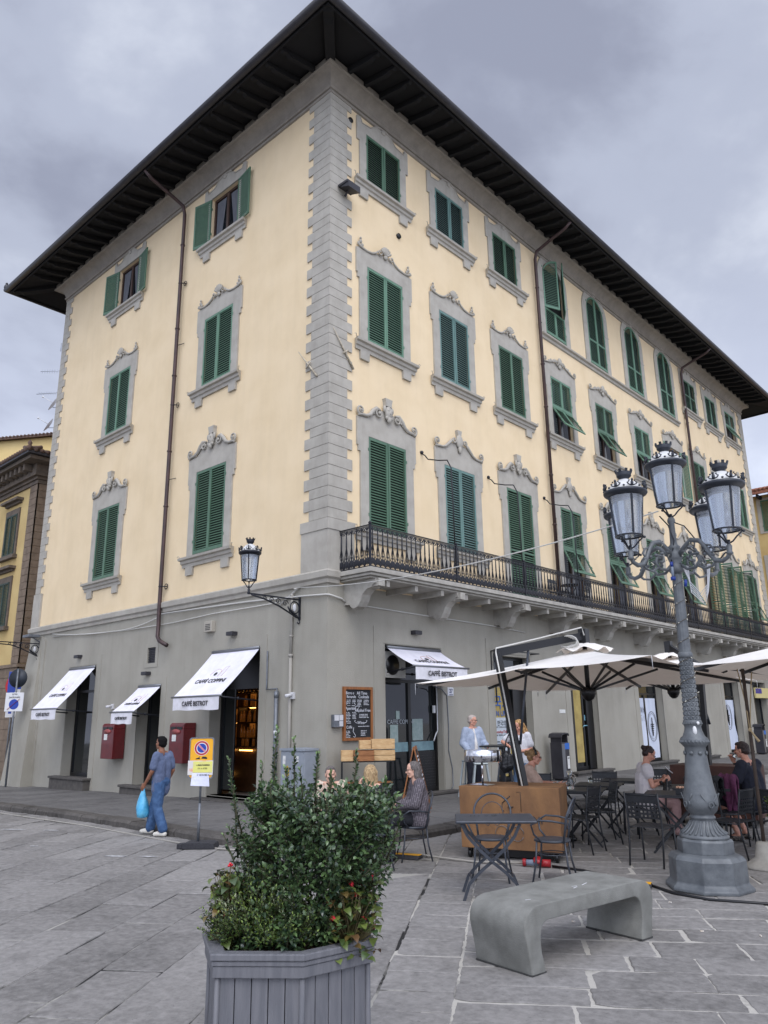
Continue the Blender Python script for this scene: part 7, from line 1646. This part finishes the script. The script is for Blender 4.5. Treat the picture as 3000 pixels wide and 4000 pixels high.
def person(label, loc, rot, J, skin=M_skin, top=None, bottom=None, hair=None, shoes=None, glasses=None, hands=None, look=(0, 0), sc=1.0, cat='person', z=None):
    """J holds joints in metres, figure faces local -y; look = (yaw, pitch) of the head in degrees"""
    a = thing('person', label, cat, (loc[0], loc[1], z if z is not None else GZ(*loc)), R_(rot)); a.scale = (sc, sc, sc)
    J = {k: Vector(v) for k, v in J.items()}; H = Matrix.Translation(J['head']) @ Matrix.Rotation(R_(look[0]), 4, 'Z') @ Matrix.Rotation(R_(look[1]), 4, 'X')
    b = MB(); h = lambda p: H @ Vector(p)
    def hball(bb, c, r, n=16, m=12): bb.ball(h(c), r, n, m, 0, H.to_3x3().to_4x4())
    hball(b, (0, .014, .030), (.074, .092, .086)); hball(b, (0, -.018, -.026), (.060, .068, .080)); hball(b, (0, -.040, -.082), (.036, .036, .028)); hball(b, (0, -.030, .04), (.058, .055, .06))
    b.cap(h((0, -.082, .012)), h((0, -.103, -.028)), .007, .0125, 8); b.ball(h((0, -.098, -.032)), (.017, .012, .009), 8, 6)
    b.cap(h((-.030, -.077, .022)), h((.030, -.077, .022)), .0105, .0105, 8); b.cap(h((-.019, -.084, -.058)), h((.019, -.084, -.058)), .0075, .0075, 8)
    for s_ in (-1, 1): hball(b, (s_*.036, -.056, -.024), (.022, .024, .022)); hball(b, (s_*.075, .008, -.010), (.009, .018, .030)); b.cap(h((s_*.045, .0, -.06)), h((s_*.02, -.05, -.09)), .022, .018)
    nb_ = J['neck']; b.cap(h((0, .018, -.055)), nb_+Vector((0, .0, -.03)), .052, .060)
    ch = J['chest']; pv = J['pelvis']; lat = (J['shR']-J['shL']).normalized()
    for s_ in (-1, 1):
        b.cap(pv+lat*s_*.065, ch+lat*s_*.075, .10, .098); sh_ = J['shR' if s_ > 0 else 'shL']; b.cap(ch+lat*s_*.05+Vector((0, 0, .05)), sh_, .085, .056); b.cap(nb_, sh_, .045, .048)
    for S in 'LR':
        sh_, el, wr = J['sh'+S], J['el'+S], J['wr'+S]; b.cap(sh_, el, .047, .038); b.cap(el, wr, .039, .026)
        hi, kn, an, to = J['hi'+S], J['kn'+S], J['an'+S], J['to'+S]; b.cap(pv+(hi-pv)*.6, kn, .092, .056); b.cap(kn, an, .054, .036); b.cap(an, to, .034, .026)
        hd = (hands or {}).get(S); d = (wr-el).normalized()
        if hd: hand(b, wr+d*.012, Vector(hd[0]), Vector(hd[1]), Vector(hd[2]), hd[3])
        else: hand(b, wr+d*.012, d+Vector((0, -.1, 0)), -lat*(1 if S == 'R' else -1)+Vector((0, -.3, 0)), Vector((0, -1, 0)), .22)
    mlink('body', remesh(b, .0065, 3), skin, a)
    e = MB()
    for s_ in (-1, 1): e.ball(h((s_*.029, -.079, .004)), (.0115, .006, .0055), 8, 6)
    e.build('eyes', M_eye, a); e = MB(); e.cap(h((-.018, -.0905, -.058)), h((.018, -.0905, -.058)), .0032, .0032, 6); e.build('mouth', M_lip, a)
    if glasses:
        g = MB()
        for s_ in (-1, 1):
            g.tube([h((s_*.031+.022*cos(q), -.098, .003+.016*sin(q))) for q in [k*pi/6 for k in range(12)]], .0026, 5, closed=True); g.tube([h((s_*.053, -.096, .008)), h((s_*.074, -.03, .010)), h((s_*.078, .015, .002))], .0024, 5)
        g.tube([h((-.01, -.098, .008)), h((.01, -.098, .008))], .0024, 5); g.build('glasses', glasses, a)
    if hair:
        hb = MB(); st_ = hair[1]
        hball(hb, (0, .024, .040), (.081, .094, .086) if st_ != 'thin' else (.079, .093, .083)); hball(hb, (0, .055, -.005), (.072, .062, .07))
        if st_ in ('short', 'thin'): [hball(hb, (s_*.062, .03, -.012), (.02, .045, .035)) for s_ in (-1, 1)]
        if st_ == 'short': hball(hb, (0, -.03, .088), (.055, .05, .03))
        if st_ == 'bob':
            for s_ in (-1, 1): hb.cap(h((s_*.064, .022, .05)), h((s_*.076, .018, -.095)), .027, .022); hb.cap(h((s_*.05, .06, .02)), h((s_*.06, .055, -.125)), .042, .034)
            hb.cap(h((0, .08, .02)), h((0, .08, -.125)), .05, .04)
        if st_ == 'thin': hball(hb, (0, -.018, .085), (.055, .058, .03))
        if st_ == 'bun': hb.ball(h((0, .115, .045)), .045, 10, 8)
        if st_ == 'long':
            for s_ in (-1, 1):
                hb.cap(h((s_*.06, -.01, .06)), h((s_*.09, -.01, -.10)), .035, .04); hb.cap(h((s_*.09, -.01, -.10)), h((s_*.12, -.04, -.26)), .04, .03); hb.cap(h((s_*.05, .07, .0)), h((s_*.09, .08, -.22)), .05, .045)
            hb.cap(h((0, .09, .0)), h((0, .1, -.24)), .06, .05)
        mlink('hair', remesh(hb, .008, 2, .018, .03), hair[0], a)
    if top:
        t = MB(); g = top.get('loose', .018)
        for s_ in (-1, 1):
            t.cap(pv+lat*s_*.065+Vector((0, 0, -top.get('hem', .03))), ch+lat*s_*.075, .104+g+top.get('belly', 0), .100+g*.7); sh_ = J['shR' if s_ > 0 else 'shL']; t.cap(ch+lat*s_*.05+Vector((0, 0, .05)), sh_, .088+g*.5, .058+g*.6)
            t.cap(nb_+Vector((0, 0, -.035)), sh_, .052, .050+g*.4)
            if top.get('hem2'): t.cap(J['hi'+('R' if s_ > 0 else 'L')], J['hi'+('R' if s_ > 0 else 'L')]+Vector((0, .0, -top['hem2'])), .12, .125)
        for S in 'LR':
            sh_, el, wr = J['sh'+S], J['el'+S], J['wr'+S]; sl = top.get('sleeve', 1)
            if sl >= 1: t.cap(sh_, el, .055+g, .046+g); t.cap(el, el+(wr-el)*.94, .046+g, .034+g*.9)
            elif sl > 0: t.cap(sh_, sh_+(el-sh_)*sl, .055+g, .052+g)
        # cut a straight hem by clipping
        mlink('top', remesh(t, .010, 5, .016, .09), top['mat'], a)
        if top.get('collar'):
            c = MB(); c.tube([nb_+Vector((.068*cos(q), .062*sin(q), .022+.012*sin(q))) for q in [k*pi/8 for k in range(16)]], .017, 7, closed=True); c.build('collar', top['collar'], a)
        if top.get('front'):
            f = MB(); f.cap(nb_+Vector((0, -.045, -.03)), ch+Vector((0, -.10, -.12)), .030, .045); f.cap(ch+Vector((0, -.10, -.12)), pv+Vector((0, -.115, .02)), .045, .048); mlink('shirt_front', remesh(f, .01, 3), top['front'], a)
    if bottom:
        t = MB(); g = bottom.get('loose', .014)
        t.cap(pv+lat*-.05, pv+lat*.05, .112+g, .112+g)
        for S in 'LR':
            hi, kn, an = J['hi'+S], J['kn'+S], J['an'+S]; t.cap(pv+(hi-pv)*.7, kn, .100+g, .064+g); 
            if bottom.get('long', True): t.cap(kn, kn+(an-kn)*.94, .062+g, .052+g*1.4)
        mlink('trousers' if bottom.get('long', True) else 'shorts', remesh(t, .010, 4, .014, .08), bottom['mat'], a)
    if shoes:
        for S in 'LR':
            an, to = J['an'+S], J['to'+S]; t = MB(); d = to-an; d.z = 0; d = d.normalized(); hl = Vector((an.x, an.y, min(an.z, to.z+.02)-.01)); t.cap(hl-d*.03, hl+d*.10, .044, .042); t.cap(hl+d*.10, to+d*.03, .042, .036); me = remesh(t, .009, 4)
            lo = min(an.z, to.z)-.055
            for v in me.vertices: v.co.z = max(v.co.z, lo)
            mlink('shoe', me, shoes, a); so_ = MB(); so_.cap(hl-d*.03+Vector((0, 0, -.035)), to+d*.035+Vector((0, 0, -.022)), .034, .032)
    return a, H
def stand(**k):
    J = dict(pelvis=(0, 0, .93), chest=(0, .0, 1.24), neck=(0, .01, 1.44), head=(0, -.015, 1.60), shL=(-.17, .01, 1.39), shR=(.17, .01, 1.39), elL=(-.23, .03, 1.12), elR=(.23, .03, 1.12), wrL=(-.24, -.05, .88), wrR=(.24, -.05, .88),
             hiL=(-.09, 0, .88), hiR=(.09, 0, .88), knL=(-.10, -.02, .48), knR=(.10, -.02, .48), anL=(-.10, .02, .08), anR=(.10, .02, .08), toL=(-.11, -.13, .04), toR=(.11, -.13, .04)); J.update(k); return J
def sit(**k):
    J = dict(pelvis=(0, .06, .56), chest=(0, .07, .86), neck=(0, .04, 1.06), head=(0, .01, 1.215), shL=(-.17, .06, 1.01), shR=(.17, .06, 1.01), elL=(-.22, .02, .76), elR=(.22, .02, .76), wrL=(-.14, -.18, .70), wrR=(.14, -.18, .70),
             hiL=(-.09, .02, .55), hiR=(.09, .02, .55), knL=(-.11, -.38, .53), knR=(.11, -.38, .53), anL=(-.11, -.36, .09), anR=(.11, -.36, .09), toL=(-.12, -.51, .04), toR=(.12, -.51, .04)); J.update(k); return J
def cloth(n, c, c2, sc=14, r=.85, **k): return mat(n, c, r, c2, sc, bump=.25, bscale=24, **k)
# man walking along the kerb with a blue bag
pz_ = SZ(-.8, -3.2)-.0
wk, _ = person('young man in grey blue shirt and jeans walking along the kerb with a blue bag', (-.22, -3.56), -68,
    stand(pelvis=(0, .02, .90), chest=(0, .03, 1.20), neck=(0, .0, 1.40), head=(0, -.03, 1.555), shL=(-.17, .04, 1.35), shR=(.17, .02, 1.35), elL=(-.22, .10, 1.08), wrL=(-.21, -.02, .84), elR=(.22, -.02, 1.08), wrR=(.20, -.16, .88),
          knL=(-.09, -.16, .49), anL=(-.09, -.22, .09), toL=(-.09, -.37, .05), knR=(.10, .05, .47), anR=(.10, .20, .11), toR=(.10, .06, .04), hiL=(-.09, .0, .86), hiR=(.09, .03, .86)),
    M_skin3, dict(mat=cloth('slate_blue_cotton', (92, 103, 130), (78, 89, 116)), sleeve=.72, loose=.017, hem=.14), dict(mat=cloth('worn_denim', (46, 74, 112), (64, 94, 132)), loose=.022),
    (mat('black_hair', (14, 12, 12), .85, bump=.4, bscale=60, spec=.2), 'short'), mat('white_sneakers', (206, 202, 192), .6), look=(-6, -6), z=GZ(-.6, -3.6)+.004, sc=.93)
a = thing('plastic_bag', 'light blue plastic bag hanging beside the legs of the walking man', 'bag', (-.50, -3.69, GZ(-.9, -3.7)+.27)); b = MB(); rbg = random.Random(8)
prof = [(.02, .50), (.03, .44), (.06, .36), (.10, .26), (.125, .16), (.13, .08), (.10, .02), (.03, 0)]; vs = []
for i, (r, z) in enumerate(prof):
    for j in range(16): q = 2*pi*j/16; rr2 = r*(1+.14*sin(q*3+i)+rbg.uniform(-.06, .06)); vs.append((rr2*cos(q), rr2*.75*sin(q), z))
b.add(vs, [(i*16+j, i*16+(j+1) % 16, (i+1)*16+(j+1) % 16, (i+1)*16+j) for i in range(7) for j in range(16)]+[tuple(range(112, 128))], 0, True); b.build('sack', mat('light_blue_plastic', (66, 160, 206), .35, (110, 190, 222), 9, bump=.5, bscale=14), a)
# women round a small table left of the cart
arm2 = arm_chair('black metal armchair under the woman in the grey patterned cardigan', (4.50, -2.62), R_(-38)); arm2.scale = (.93, .93, .93); arm2['group'] = 'metal chairs of the three women'
arm3 = arm_chair('black metal armchair under the blonde woman seen from behind', (4.55, -3.42), R_(-120)); arm3.scale = (.93, .93, .93); arm3['group'] = 'metal chairs of the three women'
arm4 = arm_chair('black metal armchair under the woman whose face shows above the shrub', (3.62, -3.26), R_(50)); arm4.scale = (.93, .93, .93); arm4['group'] = 'metal chairs of the three women'
M_card = cloth('grey_patterned_knit', (84, 78, 84), (98, 92, 98), 30)
def _pattern(m, c1, c2, sc):
    t = m.node_tree; b = t.nodes['Principled BSDF']; tc = t.nodes.new('ShaderNodeTexCoord'); mp = t.nodes.new('ShaderNodeMapping'); mp.inputs['Rotation'].default_value = (.5, .7, .4); br = t.nodes.new('ShaderNodeTexBrick'); br.inputs['Scale'].default_value = sc
    br.inputs['Color1'].default_value = (*lin(c1), 1); br.inputs['Color2'].default_value = (*lin(c1), 1); br.inputs['Mortar'].default_value = (*lin(c2), 1); br.inputs['Mortar Size'].default_value = .035
    t.links.new(tc.outputs['Object'], mp.inputs[0]); t.links.new(mp.outputs[0], br.inputs['Vector']); t.links.new(br.outputs['Color'], b.inputs['Base Color'])
_pattern(M_card, (74, 68, 74), (112, 106, 112), 9)
person('older woman with glasses in a grey patterned cardigan sitting turned to the left', (4.50, -2.60), -38, sc=.93, J=sit(head=(0, .0, 1.20), chest=(0, .08, .86), elR=(.23, -.02, .76), wrR=(.10, -.24, .72), elL=(-.23, .0, .76), wrL=(-.08, -.26, .68)),
    skin=M_skin, top=dict(mat=M_card, sleeve=1, loose=.034, hem=.02, belly=.02), bottom=dict(mat=cloth('black_trousers', (24, 25, 32), (32, 33, 40))), hair=(mat('grey_hair', (124, 116, 112), .6, (66, 62, 62), 22, bump=.7, bscale=40, stretch=(6, 6, .5)), 'bob'), shoes=M_black, glasses=M_specs, look=(-4, 4), hands={'L': ((.6, -.8, 0), (0, 0, -1), (0, -.4, .8), .5), 'R': ((-.7, -.7, 0), (0, 0, -1), (0, -.4, .8), .5)})
person('blonde woman in black seen from behind raising a hand to her face', (4.50, -3.44), -118, sc=.93, J=sit(elR=(.24, -.12, .80), wrR=(.11, -.20, 1.02), head=(0, -.01, 1.20)), skin=M_skin, top=dict(mat=cloth('black_jersey', (22, 22, 28), (30, 30, 36)), sleeve=1, loose=.02), bottom=dict(mat=MATS['black_trousers']), hair=(mat('blonde_hair', (204, 176, 132), .55, (128, 98, 66), 20, bump=.7, bscale=40, stretch=(6, 6, .4)), 'bob'), shoes=M_black, hands={'R': ((-.35, .15, .9), (-.8, .2, 0), (0, .6, .3), .35)})
person('woman with grey hair facing the camera, her face just above the shrub', (3.60, -3.28), 46, sc=.92, J=sit(head=(0, -.02, 1.16), neck=(0, .03, 1.02), elR=(.24, -.1, .78)), skin=M_skin, top=dict(mat=cloth('cream_flower_blouse', (206, 196, 180), (150, 110, 90), 26), sleeve=1, loose=.02), bottom=dict(mat=MATS['black_trousers']), hair=(MATS['grey_hair'], 'thin'), shoes=M_black, look=(6, 4))
cafe_table('small black table between the three seated women behind the shrub', (4.05, -3.0), R_(45), .6, .6)
# standing pair on the pavement
bz, _ = person('older man with glasses in a pale blue jacket standing by the high table', (1.17, 3.30), 70, stand(elR=(.26, -.02, 1.13), wrR=(.20, -.24, 1.06), elL=(-.25, .02, 1.12), wrL=(-.24, -.18, .98)), M_skin2,
    dict(mat=cloth('pale_blue_linen', (158, 168, 186), (142, 153, 172)), sleeve=1, loose=.034, hem=.06, hem2=.06, front=cloth('white_shirt', (214, 210, 206), (200, 196, 192))), dict(mat=cloth('navy_trousers', (26, 28, 40), (34, 36, 48)), loose=.02), (mat('thin_white_hair', (176, 164, 156), .7, bump=.4, bscale=50), 'thin'), M_black, glasses=M_specs, look=(28, 2), z=SZ(1, 3))
wt, _ = person('woman with long blonde hair in a white T-shirt standing behind the parasol mast', (2.68, 2.86), 8, stand(pelvis=(0, 0, .88), chest=(0, 0, 1.17), neck=(0, .0, 1.36), head=(0, -.04, 1.49), shL=(-.17, 0, 1.31), shR=(.16, 0, 1.30), elL=(-.36, -.08, 1.18), wrL=(-.16, -.20, 1.10), elR=(.24, .02, 1.03), wrR=(.06, -.20, 1.0)), M_skin2,
    dict(mat=cloth('white_t_shirt', (208, 208, 212), (196, 196, 202)), sleeve=.62, loose=.022, hem=.06), dict(mat=cloth('pale_denim', (96, 120, 150), (78, 100, 130))), (mat('curly_blonde_hair', (190, 150, 96), .6, (120, 84, 48), 24, bump=.9, bscale=36), 'long'), M_black, look=(-10, 24), z=SZ(1, 3))
a = thing('shoulder_bag', 'black leather shoulder bag hanging in front of the woman in the white T-shirt', 'bag', (2.50, 2.56, SZ(1, 3)+.70)); b = MB(); b.cap((0, 0, 0), (.02, 0, .22), .12, .09); b.cap((.1, .0, .02), (.1, 0, .2), .09, .07)
mlink('pouch', remesh(b, .012, 3, .02, .06), mat('black_leather', (20, 20, 24), .4, bump=.3), a); b = MB(); b.tube([(-.02, 0, .25), (-.02, .08, .5), (.0, .2, .66)], .012, 6); b.build('strap', MATS['black_leather'], a)
# seated guests on the terrace
hbw, H = person('woman with a black headband and beige top sitting behind the rusty cart', (4.92, -.27), 125, sit(wrR=(.12, -.34, .80), wrL=(-.10, -.34, .80), elL=(-.22, -.08, .80), elR=(.22, -.08, .80), head=(0, -.03, 1.19)), M_skin2,
    dict(mat=cloth('beige_top', (186, 158, 142), (170, 144, 128)), sleeve=.8, loose=.026), dict(mat=MATS['black_trousers']), (mat('dark_blonde_hair', (150, 116, 74), .6, (104, 78, 48), 30, bump=.5, bscale=60), 'bun'), M_black, glasses=M_specs, look=(0, 6))
b = MB(); b.tube([H @ Vector((.089*cos(q), .0+.02*sin(q)-.02*abs(cos(q)), .045+.094*sin(q))) for q in [R_(k*12-10) for k in range(17)]], .017, 8); b.build('headband', M_black, hbw)
bl, H = person('woman in a sleeveless white blouse and pink trousers looking down at her phone', (6.13, 1.04), 128, sit(pelvis=(0, .05, .58), head=(0, -.07, 1.27), neck=(0, .0, 1.11), chest=(0, .05, .90), shL=(-.18, .03, 1.05), shR=(.18, .03, 1.05), elL=(-.23, -.02, .79), elR=(.23, -.02, .79), wrL=(-.08, -.25, .86), wrR=(.08, -.25, .86)), M_skin2,
    dict(mat=cloth('white_linen_blouse', (212, 206, 206), (198, 192, 194)), sleeve=.3, loose=.036, hem=.04, belly=.02), dict(mat=cloth('dusty_pink_trousers', (190, 154, 150), (174, 138, 136)), loose=.02), (mat('dark_brown_hair', (48, 30, 26), .5, (34, 22, 20), 30, bump=.5, bscale=60), 'bun'), M_black, glasses=M_specs, look=(0, 30), sc=.95,
    hands={'R': ((-.3, -.8, .4), (-.8, .1, .1), (0, .3, .8), .5), 'L': ((.3, -.8, .4), (.8, .1, .1), (0, .3, .8), .5)})
b = MB(); b.tube([(-.206, -.155, .833), (-.197, -.18, .84)], .036, 12); b.build('wristwatch', M_black, bl)
ph = thing('phone', 'phone in a pale case held by the woman in the white blouse', 'phone', (6.13, 1.04, GZ(6, 1))); ph.rotation_euler = (0, 0, R_(128)); b = MB(); b.box(-.036, .036, -.37, -.36, .89, 1.04, M=Matrix.Translation((0, -.34, .93)) @ Matrix.Rotation(R_(-48), 4, 'X') @ Matrix.Translation((0, .34, -.93))); b.build('case', M_white, ph, bevel=.004)
mn, H = person('man in a navy shirt drinking from a glass at the right, seen from behind', (7.46, 1.50), -98, sit(pelvis=(0, .08, .57), head=(0, -.03, 1.27), neck=(0, .03, 1.11), chest=(0, .07, .90), shL=(-.21, .05, 1.06), shR=(.21, .05, 1.06), elL=(-.29, -.12, .86), wrL=(-.11, -.22, 1.09), elR=(.29, -.04, .82), wrR=(.18, -.28, .80), anL=(-.16, -.2, .10), toL=(-.18, -.36, .04), anR=(.14, -.16, .10), toR=(.16, -.32, .04)), M_skin2,
    dict(mat=cloth('navy_shirt', (20, 24, 38), (27, 31, 46)), sleeve=.75, loose=.034, belly=.03), dict(mat=cloth('dark_shorts', (34, 36, 44), (42, 44, 52)), long=False), (MATS['dark_brown_hair'], 'short'), mat('striped_dark_sneakers', (34, 36, 42), .6, (150, 140, 128), 26, stretch=(1, 1, 5), lo=.5, hi=.56), look=(10, 2), hands={'L': ((.4, -.1, .9), (.9, .1, -.3), (0, .9, .1), .55)})
b = MB(); b.lathe([(.030, 0), (.036, .10)], 14, cap=False); b.lathe([(.027, .004), (.033, .098)], 14)
g = thing('drinking_glass', 'glass raised to the mouth of the man in the navy shirt', 'glassware', (7.30, 1.50, GZ(7, 1)+1.17)); g.rotation_euler = (0, R_(60), R_(8)); b.build('glass', M_clear, g)
b = MB(); b.tube([(-.125, -.21, 1.062), (-.118, -.215, 1.082)], .034, 12); b.build('wristwatch', M_black, mn)
# jackets over the chair backs
def drape(label, x, y, rot, mt, wd, l1, zt=.90, d=.05):
    a = thing('jacket', label, 'jacket', (x, y, GZ(x, y)), R_(rot)); b = MB(); n, m_ = 14, 12; vs = []
    for i in range(n+1):
        t = i/n*2-1
        for j in range(m_+1): q = j/m_*2-1; z = zt-abs(t)**1.2*l1*(.8+.3*sin(q*4+1)); vs.append((q*wd*(1+.12*sin(t*3)), (d+.02*sin(q*7+t*2))*(1 if t > 0 else -1)*min(1, abs(t)*4)+.02*sin(q*9), z+.012*sin(q*8)))
    b.add(vs, [(i*(m_+1)+j, i*(m_+1)+j+1, (i+1)*(m_+1)+j+1, (i+1)*(m_+1)+j) for i in range(n) for j in range(m_)], 0, True); o = b.build('cloth', mt, a); md = o.modifiers.new('s', 'SOLIDIFY'); md.thickness = .018; return a
drape('plum purple jacket hanging over a chair back beside the lamp post', 7.33, 1.14, 150, cloth('plum_fleece', (104, 52, 84), (84, 40, 68)), .15, .52, .95)
drape('black jacket bundled over the same chair back as the purple jacket', 7.14, 1.0, 150, cloth('black_nylon', (24, 25, 28), (34, 35, 38)), .16, .34, .93, .08)
